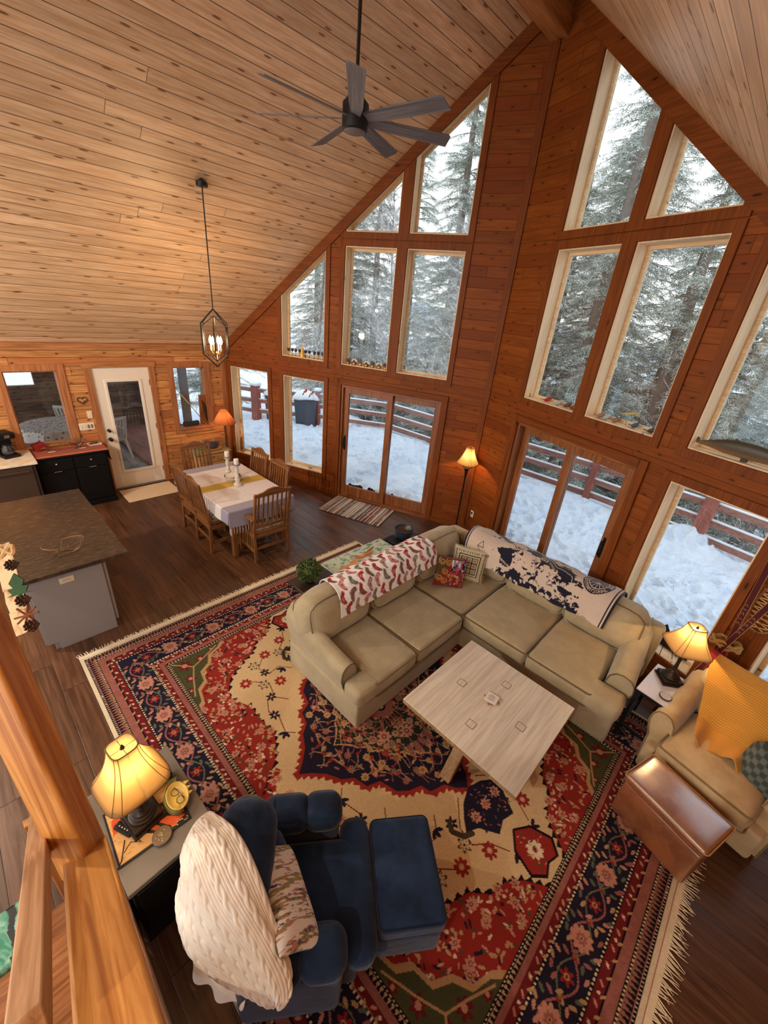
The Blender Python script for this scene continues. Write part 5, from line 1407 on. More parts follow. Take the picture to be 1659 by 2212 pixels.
for row in range(9):
    for cl_ in range(14):
        x = .05+cl_*.118+(row%2)*.055; y = .04+row*.108+.01*math.sin(cl_)
        r_, g_ = sr(168,44,52), sr(112,112,96); lt = sr(206,150,146); pal = [(r_, lt),(g_, sr(170,166,150)),(lt, r_),(sr(170,166,150), r_),(r_, g_),(g_, r_)][(i*5+row)%6]
        bird(x, y, .102, PI/2+.5*math.sin(i*2.3), pal[0], pal[1], g_); i += 1
    i += 1
M_print = attrmat('printed_cotton', .85, .12, 0, .2, .04)
def backpath(cx, cz, th, h, tilt, off, r, z_rear, front_s, sgn=1):
    """cross-section line over a tilted rounded cushion from its rear side over the top to the front"""
    hx, hz = th/2+off, h/2+off; r = r+off; P_ = [(-hx,-hz*1.0)]
    P_ += [(-hx+r-r*math.cos(a), hz-r+r*math.sin(a)) for a in np.linspace(0, PI/2, 7)]+[(hx-r+r*math.sin(a), hz-r+r*math.cos(a)) for a in np.linspace(0, PI/2, 7)]
    P_ += [(hx, hz-r-(2*hz-r)*front_s)]
    c, s = math.cos(tilt), math.sin(tilt); out = [(cx+sgn*(x*c-z*s), cz+x*s+z*c) for x, z in P_]
    out[0] = (out[0][0]-sgn*.02, z_rear); return out
o = drape('bird_throw', br.a, backpath(5.455,.665,.33,.45,rad(14),.048,.12,.5,.30), -1.70, -.33, 'y', M_print,
          skew=lambda u, v: -.12*v*(1-u)-.06*v*u+.0*u)
tag(o, 'white cotton throw printed with red and grey birds over the left sofa back', 'throw')
# map blanket over the right back
W_, H_ = 1.78, .78
mp = Ras(W_, H_, .0032, sr(206,186,168)); X, Y = mp.X, mp.Y   # Y: 0 at rear hem, H at front hem
mp.a[:] = (np.array(sr(214,196,180))[None,None]*(.9+.2*fbm(X*4, Y*4, 3, 3))[..., None])
navy = np.array(sr(34,34,52))
big = fbm(X*2.2+3, Y*3.4, 5, 12, .62); med_ = fbm(X*9, Y*14, 4, 7, .6); sm = fbm(X*24, Y*34, 3, 15, .6)
def blob(cx, cy, rx, ry, a): dx, dy = X-cx, Y-cy; return 1-np.sqrt(((dx*math.cos(a)+dy*math.sin(a))/rx)**2+((-dx*math.sin(a)+dy*math.cos(a))/ry)**2)
lake = np.maximum.reduce([blob(.36,.34,.16,.045,.25), blob(.50,.40,.09,.04,.6), blob(.58,.60,.12,.10,.2), blob(.85,.40,.34,.075,.16), blob(1.12,.48,.26,.07,.12), blob(1.25,.50,.16,.06,.0), blob(.62,.26,.2,.03,.1), blob(.8,.28,.5,.05,.12), blob(1.3,.64,.10,.025,.1), blob(.72,.70,.10,.04,.1)])
mk_ = lake+(med_-.5)*1.9+(sm-.5)*.9 > .28
mk_ |= (sm+.0 > .70-.10*np.clip((Y-.5)*2,0,1)) & (X > .62) & (X < 1.45) & (Y > .46)
mk_ |= (np.abs(big-.5) < .006) & (Y > .18) & (X > .14) & (X < 1.6)
mk_ |= (med_ > .74) & (X > 1.3) & (X < 1.62) & (Y > .52)
mk_ |= (Y > .74-.05*med_) & (X > .5) & (X < 1.5) & (sm > .42)
mp.a[mk_] = navy
cr, nv = sr(214,196,180), tuple(navy)
text(mp, 'KABETOGAMA', .80, .36, .022, nv, .75); text(mp, 'MINNESOTA', .92, .56, .022, nv, 1.0); text(mp, 'NAMAKAN', .58, .66, .022, cr, .2)
text(mp, 'KETTLE', 1.22, .57, .024, nv, .1); text(mp, 'FALLS', 1.24, .605, .024, nv, .1); text(mp, 'CANADA', 1.10, .42, .026, cr, .55); text(mp, 'UNITED STATES', 1.02, .47, .022, cr, .55); text(mp, 'RAINY LAKE', .98, .33, .024, cr, .15)
for k in range(3): text(mp, ['VOYAGEURS','NATIONAL PARK','LAKE MAP'][k], .24, .18+.03*k, .014, nv, .05)
mp.line([(.78,.30),(1.12,.49),(1.3,.5),(1.34,.58)], .003, cr)
ex_, ey_ = 1.54, .42
mp.ell(ex_, ey_, .15, .15, navy); mp.ell(ex_, ey_, .100, .100, cr); mp.ell(ex_, ey_, .092, .092, navy)
for k in range(7):
    a = .3+k*.42; mp.line([(ex_, ey_-.0), (ex_+.088*math.cos(a), ey_+.088*math.sin(a))], .003, cr)
mp.poly([(ex_-.07,ey_-.02),(ex_-.02,ey_-.06),(ex_,ey_-.01),(ex_-.03,ey_+.02)], sr(60,74,84)); mp.poly([(ex_+.07,ey_-.02),(ex_+.02,ey_-.05),(ex_+.005,ey_-.005),(ex_+.05,ey_+.03)], sr(60,74,84))
text(mp, 'INTERNATIONAL DARK SKY PARK', ex_, ey_, .030, cr, arc=(.125, PI*.98, -2*PI/29.0*.93))
mp.poly([(.90,.70),(.92,.66),(.95,.655),(.97,.62),(.975,.66),(.97,.71),(.965,.68),(.93,.69),(.915,.72)], nv)   # wolf
mp.line([(.19,.62),(.24,.56),(.27,.62),(.19,.62),(.24,.66)], .003, nv)
for x0, w_ in ((0,.02),(.035,.012),(W_-.02,.02),(W_-.05,.012)): mp.a[(X >= x0) & (X <= x0+w_)] = navy
M_knitmap = attrmat('woven_blanket', .95, .3, .3, .1, .08)
mp.a *= (.93+.12*npr.rand(*X.shape))[..., None]
o = drape('map_blanket', mp.a, backpath(.32,.66,.31,.45,rad(13),.072,.11,.56,.42,-1), 5.62, 7.40, 'x', M_knitmap, wob=.006, skew=lambda u, v: -.05*(v-.4)*u+.09*(v-.3)*(1-u))
tag(o, 'cream and navy map blanket with round dark sky emblem over the right sofa back', 'blanket')
# ---------------------------------------------------------------- throw pillows
def pillow(name, img, w, h, t, matl, loc, mtx, label, cat='pillow', tassel=None, back=None):
    r = thing(name, label, cat, loc); r.matrix_world = Matrix.Translation(loc) @ mtx.to_4x4()
    def f(sgn):
        def g(u, v):
            x = (u-.5)*w; y = (v-.5)*h; a = (1-(2*u-1)**4)*(1-(2*v-1)**4)
            pin = 1-.06*(np.abs(2*v-1)**2)*0
            xx = x*(1-.07*(1-(2*v-1)**2)*0-.05*(1-np.abs(2*v-1)**2)); yy = y*(1-.05*(1-np.abs(2*u-1)**2))
            return np.stack([xx, yy, sgn*t/2*np.sqrt(np.clip(a, 0, 1))], -1)
        return g
    raster_grid('front', img, None, matl, r, np_fn=f(1))
    bk_ = back if back is not None else img*0+np.array(img.reshape(-1,3).mean(0))
    raster_grid('back', bk_, None, matl, r, np_fn=f(-1))
    if tassel:
        q = MB(); rt = random.Random(1); L = [((u-.5)*w, (v-.5)*h) for u, v in [(k/26,0) for k in range(27)]+[(k/26,1) for k in range(27)]+[(0,k/26) for k in range(27)]+[(1,k/26) for k in range(27)]]
        for x, y in L: q.tube([(x*.97,y*.97,0),(x*1.05+rt.uniform(-.004,.004),y*1.05+rt.uniform(-.004,.004),rt.uniform(-.006,.006))], .003, 4)
        q.build('fringe', tassel, r)
    return r
M_pil = attrmat('woven_pillow', .9, .25, .2, .2, .08)
# swirl patterned red square pillow
a1 = Ras(.36,.36,.005,sr(134,40,34)); rp = random.Random(2)
a1.poly([(0,0),(.14,0),(.12,.12),(.06,.24),(0,.28)], sr(92,64,40))
for cx, cy in ((.05,.06),(.10,.17),(.04,.25),(.13,.06),(.11,.28)):
    a1.line([(cx+(.006+.004*k/3)*math.cos(k*.7)*1.6, cy+(.006+.004*k/3)*math.sin(k*.7)*1.6) for k in range(16)], .0035, sr(212,166,76))
for i in range(9):
    for j in range(5): a1.poly([(.17+i*.021,.02+j*.026),(.19+i*.021,.02+j*.026),(.19+i*.021,.045+j*.026),(.17+i*.021,.045+j*.026)], rp.choice([sr(230,220,210),sr(30,30,40),sr(120,150,150),sr(190,60,60),sr(150,110,160)]))
for _ in range(46):
    x, y, r_ = rp.uniform(.13,.34), rp.uniform(.17,.34), rp.uniform(.006,.016); c = rp.choice([sr(214,150,60),sr(200,90,110),sr(230,210,170),sr(120,60,110)]); a1.ell(x,y,r_,r_,c); a1.ell(x,y,r_*.5,r_*.5,sr(110,30,40))
def orient(n, up):
    n = Vector(n).normalized(); up = Vector(up); x = up.cross(n).normalized(); y = n.cross(x); return Matrix((x, -y, -n)).transposed() if False else Matrix((x, y, n)).transposed()
flipv = lambda im: im[::-1].copy()
pillow('pillow', flipv(a1.a), .36, .36, .13, M_pil, (5.80,-.30,.63), orient((.75,-.62,.42),(.1,.1,1)), 'red and gold swirl patterned square pillow in front in the sofa corner')
a2 = Ras(.42,.42,.005,sr(200,190,160))
for i in range(14): 
    for sd_ in range(4):
        t_ = .03+i*.028; p_ = [(t_,.03),(t_,.39),(.03,t_),(.39,t_)][sd_]; a2.leaf(p_[0],p_[1],.03,.012,rp.uniform(1.2,1.9),sr(70,90,70))
a2.poly([(.07,.07),(.35,.07),(.35,.35),(.07,.35)], sr(86,66,46)); a2.poly([(.085,.085),(.335,.085),(.335,.335),(.085,.335)], sr(206,196,164)); a2.poly([(.1,.1),(.32,.1),(.32,.32),(.1,.32)], sr(70,60,48))
for i in range(3):
    for j in range(3): a2.poly([(.112+i*.07,.112+j*.07),(.168+i*.07,.112+j*.07),(.168+i*.07,.168+j*.07),(.112+i*.07,.168+j*.07)], sr(190,176,140)); a2.flower(.14+i*.07,.14+j*.07,.018,(sr(96,100,80),sr(150,70,50),sr(190,176,140)),6)
pillow('pillow', flipv(a2.a), .40, .40, .13, M_pil, (5.86,-.02,.65), orient((.45,-.8,.38),(0,.1,1)), 'cream pillow with framed squares and fringed edge, behind the red pillow', tassel=plain('pillow_fringe', sr(190,180,150), 1))
# ikat lumbar pillow on the blue chair
ik = Ras(.52,.30,.004,sr(232,222,214)); X, Y = ik.X, ik.Y; ri = random.Random(6)
tt = (X+.20*Y+.050*(fbm(Y*8, X*44, 3, 6)-.5)*2+.030*(fbm(Y*20, X*110, 2, 3)-.5)*2)/.088; fr_ = tt-np.floor(tt); kk_ = np.floor(tt)
ik.a[(fr_ > .38) & (fr_ < .47)] = sr(192,124,108); ik.a[(fr_ >= .47) & (fr_ < .71)] = sr(136,142,88); ik.a[(fr_ >= .70) & (fr_ < .79)] = sr(196,134,116)
ik.a[(fr_ > .62) & (fr_ < .70) & (kk_%2 == 0)] = sr(50,66,108); ik.a[(fr_ > .9) & (kk_%2 == 1) & (fbm(Y*12, X*50, 2, 9) > .5)] = sr(60,76,120)
ikb = ik.a*0+np.array(sr(96,100,50))
PILLOW_IK = (ik, ikb)
cdirs = (math.cos(rad(52)), math.sin(rad(52)))
pillow('lumbar_pillow', ik.a, .46, .27, .12, M_pil, (6.980,-3.292,.705), Matrix.Rotation(rad(52),3,'Z') @ Matrix(((-.39,-.64,.644),(.92,-.27,.273),(0,.72,.70))), 'long ikat pillow in green, coral and white on the blue armchair', back=ikb)
# cream cable-knit throw over the blue chair back
M_knit = fabric('cream_wool', sr(246,236,222), sr(236,222,204), 260, 1, .35, .3, 9)
def catm(P_, t):
    """Catmull-Rom through the rows of P_ (n,...), t in 0..1 array"""
    P_ = np.array(P_, float); n = len(P_); s = np.clip(t, 0, 1)*(n-1); i = np.minimum(s.astype(int), n-2); f = (s-i)[..., None]
    g = lambda k: P_[np.clip(k, 0, n-1)]
    a, b, c, d = g(i-1), g(i), g(i+1), g(i+2)
    return .5*((2*b)+(-a+c)*f+(2*a-5*b+4*c-d)*f*f+(-a+3*b-3*c+d)*f**3)
# rows run over the chair back, chair-local: front edge, crest, back fall, hem
RW_ = [[(-.385,.155,.905),(-.24,.02,.965),(-.125,-.13,.94),(-.04,-.26,.79),(.005,-.335,.68),(.015,-.385,.64)],
       [(-.43,.11,.90),(-.32,-.04,.985),(-.21,-.19,.965),(-.09,-.30,.83),(-.01,-.375,.69),(.015,-.42,.57)],
       [(-.465,.05,.84),(-.41,-.08,.92),(-.315,-.215,.88),(-.17,-.31,.75),(-.06,-.38,.63),(.0,-.415,.53)],
       [(-.48,-.01,.77),(-.45,-.11,.78),(-.37,-.23,.73),(-.24,-.30,.63),(-.11,-.365,.55),(-.02,-.395,.50)],
       [(-.485,-.06,.70),(-.455,-.13,.65),(-.385,-.215,.58),(-.28,-.295,.51),(-.16,-.35,.48),(-.07,-.38,.47)]]
NU, NV = 380, 300
uu = np.linspace(0, 1, NU); vv = np.linspace(0, 1, NV)
rows = np.array([catm(r, uu) for r in RW_])            # 5,NU,3
pts = catm(rows.reshape(5, -1), vv).reshape(NV, NU, 3) if False else np.stack([catm(rows[:, i], vv) for i in range(NU)], 1)
du = np.gradient(pts, axis=1); dv = np.gradient(pts, axis=0); nrm = np.cross(du, dv); nrm /= np.linalg.norm(nrm, axis=-1, keepdims=True)+1e-9
if nrm[NV//4, NU//2, 2] < 0: nrm = -nrm
U, V = np.meshgrid(uu, vv); nc = 8; ph = V*nc; fr_ = ph-np.floor(ph); k_ = np.floor(ph)
d1 = (fr_-.5-.13*np.sin(U*46+k_*1.7))/.13; d2 = (fr_-.5+.13*np.sin(U*46+k_*1.7))/.13
cab = np.maximum(np.exp(-d1**2)*(.8+.2*np.cos(U*46+k_*1.7)), np.exp(-d2**2)*(.8-.2*np.cos(U*46+k_*1.7)))
rib = .5+.5*np.cos((fr_)*2*PI*5); edge_b = (U > .94)|(U < .03)
rel = .011*cab+.0035*rib*(np.abs(fr_-.5) > .27)
rel = np.where(edge_b, .005*(.5+.5*np.cos(V*2*PI*60)), rel)+.010*np.sin(U*7+V*5)+.022*np.sin(V*15+U*4)*V**1.5*(.4+U)
pts = pts+nrm*(rel+.022)[..., None]
ko = raster_grid('knit_throw', pts*0+1, None, M_knit, None, solid=.01, np_fn=lambda a, b_: pts)
R2 = [[(-.455,.10,.78),(-.45,-.06,.72),(-.40,-.20,.62),(-.28,-.29,.52),(-.15,-.355,.48)],[(-.475,.04,.62),(-.48,-.11,.50),(-.41,-.23,.40),(-.30,-.31,.35),(-.17,-.37,.35)],[(-.47,.02,.55),(-.475,-.12,.43),(-.42,-.23,.33),(-.31,-.30,.29),(-.19,-.35,.30)]]
rw2 = np.array([catm(r, uu) for r in R2]); p2 = np.stack([catm(rw2[:, i], vv) for i in range(NU)], 1); n2_ = np.cross(np.gradient(p2, axis=1), np.gradient(p2, axis=0)); n2_ /= np.linalg.norm(n2_, axis=-1, keepdims=True)+1e-9
if n2_[NV//2, NU//2, 2] < 0: n2_ = -n2_
p2 = p2+n2_*(.018*np.sin(U*26)*V+.004*np.cos(V*2*PI*22)+.004)[..., None]
uf = raster_grid('under_fold', p2*0+1, None, M_knit, ko, solid=.01, np_fn=lambda a, b_: p2)
ko.location = (6.887,-3.212,0); ko.rotation_euler = (0,0,rad(52)); tag(ko, 'cream cable-knit throw draped over the back of the blue armchair', 'throw')
# yellow ribbed knit throw on the beige armchair
def yk(u, v):
    path = np.array([(.50,.55),(.50,.78),(.44,.90),(.34,.95),(.24,.91),(.17,.78),(.12,.62),(.06,.52),(-.06,.50),(-.16,.495)])
    seg = np.r_[0, np.cumsum(np.hypot(*np.diff(path, axis=0).T))]; t = v*seg[-1]
    y = np.interp(t, seg, path[:,0]); z = np.interp(t, seg, path[:,1]); w_ = .56*(1-.38*np.clip((v-.6)/.4,0,1)); x = -.35+w_*u+.19*np.clip((v-.5)*2,0,1)
    bun = np.clip((v-.72)/.28,0,1); z = z+.018*np.sin(u*17+v*8)*bun+.02*np.sin(u*9+2)*bun; y = y-.03*np.sin(u*6+1)*bun
    rib = .0018*np.sin(v*2*PI*66)+.012*np.sin(u*11+1)*np.clip(v*1.5-.3,0,1)
    return np.stack([x, y, z+rib+.014], -1)
yg = np.zeros((660,120,3)); vv = np.linspace(0,1,660)[:,None]; rb_ = (.5+.5*np.sin(vv*2*PI*66)); yg[:] = np.array(sr(222,158,66))*(.62+.38*rb_)[...,None]
ty = raster_grid('yellow_throw', yg, None, attrmat('mustard_knit', 1, .4, .3, .1, .1), None, solid=.01, np_fn=yk)
ty.location = (8.47,-.33,0); ty.rotation_euler = (0,0,rad(-13)); tag(ty, 'mustard yellow ribbed throw hanging over the back of the beige armchair', 'throw')
# tablecloth on the dining table
TC = Ras(2.15,1.36,.008,sr(226,216,214)); X, Y = TC.X, TC.Y
TC.a[(X < .42) | (X > 1.75)] = sr(158,152,166); TC.a[(X > .98) & (X < 1.2)] = sr(196,164,70); TC.a[(np.abs(Y-.68) < .004)|(np.abs(X-1.5) < .003)|(np.abs(X-.72) < .003)] *= .85
for _ in range(240):
    x, y = ri.uniform(.44,1.73), ri.uniform(.05,1.3)
    if .96 < x < 1.22: continue
    TC.leaf(round(x/.13)*.13, y, .018, .006, 0, sr(196,180,172))
def tcf(u, v):
    L, W_ = 2.15, 1.36; x = (u-.5)*L; y = (v-.5)*W_; tx, tyy = .845, .495
    ox = np.clip(np.abs(x)-tx, 0, 9); oy = np.clip(np.abs(y)-tyy, 0, 9); r = .012
    X_ = np.sign(x)*(np.minimum(np.abs(x), tx)+np.minimum(ox, r)*.8+ox*.10*(1+.5*np.sin(y*16))); Y_ = np.sign(y)*(np.minimum(np.abs(y), tyy)+np.minimum(oy, r)*.8+oy*.08*(1+.6*np.sin(x*14)))
    dep_ = np.sqrt(ox**2+oy**2); both = np.minimum(ox, oy)
    X_ = X_-np.sign(x)*both*.35; Y_ = Y_-np.sign(y)*both*.35
    return np.stack([X_, Y_, .7565-dep_*.97+.0*x], -1)
tcl = thing('tablecloth', 'white cloth with grey ends and mustard band on the dining table', 'tablecloth', (2.42,-1.2,0))
M_lin = attrmat('linen', .9, .2, .1, .2, .04)
raster_grid('cloth', TC.a, None, M_lin, tcl, solid=.003, np_fn=tcf)
q = MB()
for s in (-1,1):
    for k in range(34):
        y = -.64+1.28*k/33; v_ = y/1.36+.5; p_ = tcf(np.array([[.5+s*.5]]), np.array([[v_]]))[0,0]
        q.tube([tuple(p_), (p_[0]+s*.004,p_[1],p_[2]-.05),(p_[0]+s*.0,p_[1]+.006*math.sin(k*3),p_[2]-.10)], [.003,.004,.002], 4)
q.build('fringe', plain('cloth_tassel', sr(214,206,210), 1), tcl)
# orange runner on the black cabinet, green runner on the pine stand, painted runner on console
def runner(name, w, L, img, loc, lab, over=.05, rz=0, z=0):
    def f(u, v):
        x = (u-.5)*w; y = (v-.5)*(L+2*over); oy = np.clip(np.abs(y)-L/2, 0, 9)
        return np.stack([x, np.sign(y)*(np.minimum(np.abs(y), L/2)+oy*.15+.004*(oy > 0)), .003-oy], -1)
    o = raster_grid(name, img, None, M_lin, None, solid=.003, np_fn=f); o.location = loc; o.rotation_euler = (0,0,rz); return tag(o, lab, 'runner')
u_, v_ = np.meshgrid(np.linspace(0,1,30), np.linspace(0,1,90)); im = np.zeros((90,30,3)); im[:] = np.array(sr(160,74,44)); im[(u_ > .86)|(u_ < .12)] = np.array(sr(196,104,64)); im *= (.85+.3*fbm(u_*5, v_*12, 3, 2))[..., None]
runner('table_runner', .43, .95, im, (.235,-2.735,.887), 'rust orange runner lying on top of the black cabinet', .22, 0)
im = np.zeros((60,30,3)); im[:] = np.array(sr(120,128,84)); im *= (.75+.5*fbm(u_[:60]*6, v_[:60]*10, 3, 6))[..., None]
runner('table_runner', .30, .60, im, (.52,-.66,.648), 'faded green scarf on the pine stand under the blue bowl', .07)
bt = Ras(.30,1.10,.006,sr(196,208,190)); X, Y = bt.X, bt.Y
m_ = fbm(X*26, Y*20, 3, 5); bt.a[m_ > .56] = sr(150,178,158); bt.a[m_ > .66] = sr(120,146,110)
for k in range(22): bt.leaf(.05+.2*rp.random(), rp.uniform(.0,1.05), .06, .018, rp.uniform(0,6), sr(206,214,196))
for (a_, b_, c) in (((.12,.30),(.2,.75),sr(206,120,50)),((.2,.40),(.13,.62),sr(184,96,56)),((.16,.5),(.22,.95),sr(214,150,90))): bt.line([a_, ((a_[0]+b_[0])/2+.03,(a_[1]+b_[1])/2), b_], .02, c)
bt.line([(.1,.25),(.14,.42),(.1,.5)], .006, sr(40,32,30)); bt.line([(.2,.55),(.14,.7)], .006, sr(40,32,30))
im = bt.a[::-1].copy()
o = runner('table_runner', .29, .92, im, (5.0,-.98,.711), 'pale green painted leaf runner with orange blossoms on the dark console', .02); 
# ---------------------------------------------------------------- small things
def wA(u, y=.08): x = LW-u; return (x*CA-y*SA, x*SA+y*CA)
def wB(u, y=.08): return (RX+u*CA+y*SA, RY-u*SA+y*CA)
M_dkglass = plain('smoky_wood', sr(66,44,34), .4, 0, .1)
# goblets on the sloped window sill
ORD = ['first','second','third','fourth','fifth','sixth','seventh','eighth','ninth','tenth']
gb = thing('goblet', 'x', 'goblet', group='small dark goblets on the sill of the sloped left window')
q = MB(); q.lathe([(0,0),(.02,0),(.018,.004),(.004,.008),(.004,.062),(.0,.062)], 12); q.build('stem', M_dkglass, gb, smooth=True)
q = MB(); q.lathe([(0,.06),(.014,.064),(.025,.085),(.024,.115),(.021,.115),(.02,.085),(.0,.068)], 14); q.build('bowl', M_dkglass, gb, smooth=True)
for i, u_ in enumerate([3.62,3.56,3.47,3.41,3.27,3.21,3.09,3.03,2.92,2.86]):
    x, y = wA(u_, .09+.03*(i%2)); lab = 'dark goblet on the sloped left window sill, %s from the left' % ORD[i]
    if i == 0: gb.location = (x,y,Z2+.012); gb['label'] = lab
    else: dup(gb, (x,y,Z2+.012), 0, lab)
M_gold = plain('gold_leaf', sr(232,190,96), .4, .2)
x, y = wA(3.34,.1); r = thing('gold_tree_ornament', 'small gold tree ornament standing among the dark goblets', 'ornament', (x,y,Z2+.012), AL)
q = MB(); q.lathe([(0,0),(.045,0),(.035,.05),(.04,.055),(.024,.10),(.028,.105),(.012,.15),(.0,.2)], 16); q.build('tree', M_gold, r, smooth=True, ang=40)
# little houses
M_hsn = plain('house_snow', sr(220,214,206), .8)
for i in range(7):
    u_ = 2.42-.113*i; x, y = wA(u_, .07); h = [.075,.085,.06,.075,.08,.08,.085][i]; c = [sr(96,60,40),sr(110,58,44),sr(124,84,56),sr(90,52,36),sr(84,76,60),sr(120,70,44),sr(80,50,38)][i]
    r = thing('toy_house', 'tiny snowy-roofed house on the middle window sill, %s from the left' % ORD[i], 'ornament', (x,y,Z2+.012), AL+.1*(i%3-1), 'tiny village houses on the middle window sill')
    m_ = plain('house_%d' % i, c, .7); w_ = .026+.004*(i%2)
    q = MB(); q.box(-w_,w_,-.02,.02,0,h*.6); q.prism([(-w_,h*.6),(w_,h*.6),(0,h*.95)], -.02,.02, lambda a,b,c_: (a,c_,b)); q.build('walls', m_, r)
    q = MB(); q.bar((-w_-.006,0,h*.56),(0,0,h*1.0),.048,.005,(0,1,0)); q.bar((w_+.006,0,h*.56),(0,0,h*1.0),.048,.005,(0,1,0)); q.v = q.v; q.build('roof', M_hsn if i%2 else m_, r)
    q = MB(); q.box(-.006,.006,-.0215,-.02,.005,.03); q.box(-.02,-.011,-.0215,-.02,.02,.032); q.box(.011,.02,-.0215,-.02,.02,.032); q.build('windows', M_gold, r)
# wine glasses
wg = thing('wine_glass', 'x', 'glass', group='clear wine glasses on the sill right of the middle window')
q = MB(); q.lathe([(0,0),(.03,0),(.028,.003),(.004,.006),(.0035,.095),(.0,.095)], 16); q.build('stem', M_clear, wg, smooth=True)
q = MB(); q.lathe([(0,.095),(.02,.1),(.036,.125),(.038,.15),(.032,.18),(.031,.18),(.0365,.15),(.034,.125),(.018,.102),(0,.098)], 20); q.build('bowl', M_clear, wg, smooth=True)
for i, u_ in enumerate([1.37,1.24,1.07,.91]):
    x, y = wA(u_, .1); lab = 'clear stemmed glass on the right tall window sill, %s from the left' % ORD[i]
    if i == 0: wg.location = (x,y,Z2+.012); wg['label'] = lab
    else: dup(wg, (x,y,Z2+.012), 0, lab)
def bird_fig(label, loc, rz, col, s=1.0, wing=None, beak=sr(190,140,60), group=None):
    r = thing('bird_figurine', label, 'figurine', loc, rz, group)
    m_ = plain('bird_paint', col, .6, 0, .12, 60)
    q = MB(); q.lathe([(0,-.045),(.006,-.04),(.018,-.02),(.023,0),(.02,.02),(.012,.034),(.0,.04)], 14)
    q.v = [(z*s*1.0, x*s, (y*s+.028*s+z*.35*s)) for x, y, z in q.v]; q.build('body', m_, r, smooth=True)
    q = MB(); q.sphere((.036*s,0,.052*s),.014*s,10,8); hd = q.build('head', m_, r, smooth=True)
    q = MB(); q.tube([(.048*s,0,.052*s),(.06*s,0,.05*s)], [.004*s,.0008], 6); q.build('beak', plain('beak', beak, .5), hd)
    q = MB(); q.prism([(-.035,-.008),(-.08,-.011),(-.08,.011),(-.035,.008)], -.002, .002, lambda x, y, z: (x*s, y*s, (z+.016-x*.05)*s)); q.build('tail', m_, r)
    q = MB(); q.tube([(0,.006*s,.012*s),(0.002,.008*s,0)], .0018, 5); q.tube([(0,-.006*s,.012*s),(0.002,-.008*s,0)], .0018, 5); q.build('legs', M_black, r)
    return r
for u_, c, lab in ((1.02,sr(170,30,40),'red cardinal figurine on the window sill right of the prow, leftmost bird'),(1.20,sr(176,176,160),'pale grey-green bird figurine next to the red cardinal figurine'),(1.34,sr(96,70,56),'brown wren figurine with raised tail on the sill right of the prow'),(1.44,sr(110,64,44),'small rust brown bird figurine by the window frame, right of the wren')):
    x, y = wB(u_,.08); bird_fig(lab, (x,y,Z2+.012), -AL+.2, c, 1.15)
for u_, c, lab in ((1.82,sr(150,120,100),'tan bird figurine, leftmost on the wide window sill'),(1.90,sr(170,190,190),'small pale blue bird figurine beside the tan one'),(2.02,sr(140,104,84),'plump brown bird figurine below the yellow ribbon bird'),(2.24,sr(70,84,110),'blue-grey bird figurine on the wide window sill, second from the right'),(2.43,sr(60,60,70),'dark bird figurine nearest the right frame of the wide window')):
    x, y = wB(u_,.08); bird_fig(lab, (x,y,Z2+.012), -AL+rng.uniform(-.4,.4), c, 1.1)
x, y = wB(2.12,.11); r = thing('yellow_bird_ornament', 'yellow long-tailed wire bird standing above the brown figurines', 'ornament', (x,y,Z2+.012), -AL)
q = MB(); q.tube([(-.1,0,.10),(-.03,0,.115),(.04,0,.13),(.1,0,.15),(.12,0,.13)], [.002,.009,.012,.006,.002], 8); q.build('body', plain('yellow_paint', sr(206,176,80), .5), r, smooth=True)
q = MB(); q.tube([(0,0,.115),(0,0,0)], .002, 5); q.build('wire', M_black, r)
# carved fish
x, y = wB(3.22,.07); r = thing('carved_fish', 'long carved speckled trout lying along the far right window sill', 'carving', (x,y,Z2+.085), -AL)
def f_fish(b):
    co = coords(); v = voro(co, 60, 'F1', 0); X = sep(co); c = mix(smooth(X[2], -.04, .02), sr(130,100,66), sr(66,60,44)); c = mix(smooth(v, .12, .25, .8, 0), c, sr(40,32,28)); P(b, Base_Color=c, Roughness=.45)
M_fish = mat('painted_trout', f_fish)
def ff(u, v):
    xx = -.36+.75*u; h = .012+.056*math.sin(PI*min(1, u*.95+.02))**.8; h *= (.5+.5*min(1, u/.3)); a = 2*PI*v
    return (xx, .5*h*math.cos(a), h*math.sin(a)+.02*math.sin(PI*u)-.02*(1-u)**3)
q = MB(); q.grid(ff, 30, 16); q.build('body', M_fish, r, smooth=True)
q = MB(); q.prism([(-.34,-.012),(-.43,-.055),(-.41,.0),(-.44,.06),(-.34,.014)], -.006, .006, lambda a, b_, c: (a, c, b_)); q.build('tail', M_fish, r, bevel=.003)
q = MB(); q.prism([(.0,.05),(-.08,.085),(-.1,.045)], -.004, .004, lambda a, b_, c: (a, c, b_+.01)); q.build('fin', M_fish, r)
q = MB(); q.box(.02,.06,-.02,.02,-.072,-.045); q.build('stand', M_dark, r)
# carved face plaque leaning at the leftmost lower window
x, y = wA(4.78,.05); r = thing('carved_plaque', 'upright wooden plaque carved with a bearded face on the leftmost window sill', 'plaque', (x,y,Z0+.012), AL-.2)
q = MB(); q.box(-.055,.055,0,.022,0,.36); q.build('board', wood('plaque_wood', 2, sr(176,120,66), sr(208,156,96)), r, bevel=.004)
q = MB(); q.rbox((0,-.012,.2),(.06,.03,.09),.014,3); q.rbox((0,-.014,.11),(.05,.03,.12),.014,3,noise=.004); q.rbox((0,-.024,.2),(.014,.02,.035),.005,2); q.rbox((0,-.008,.28),(.05,.02,.06),.01,3); q.build('face', wood('plaque_carving', 2, sr(96,60,34), sr(140,94,54)), r, smooth=True)
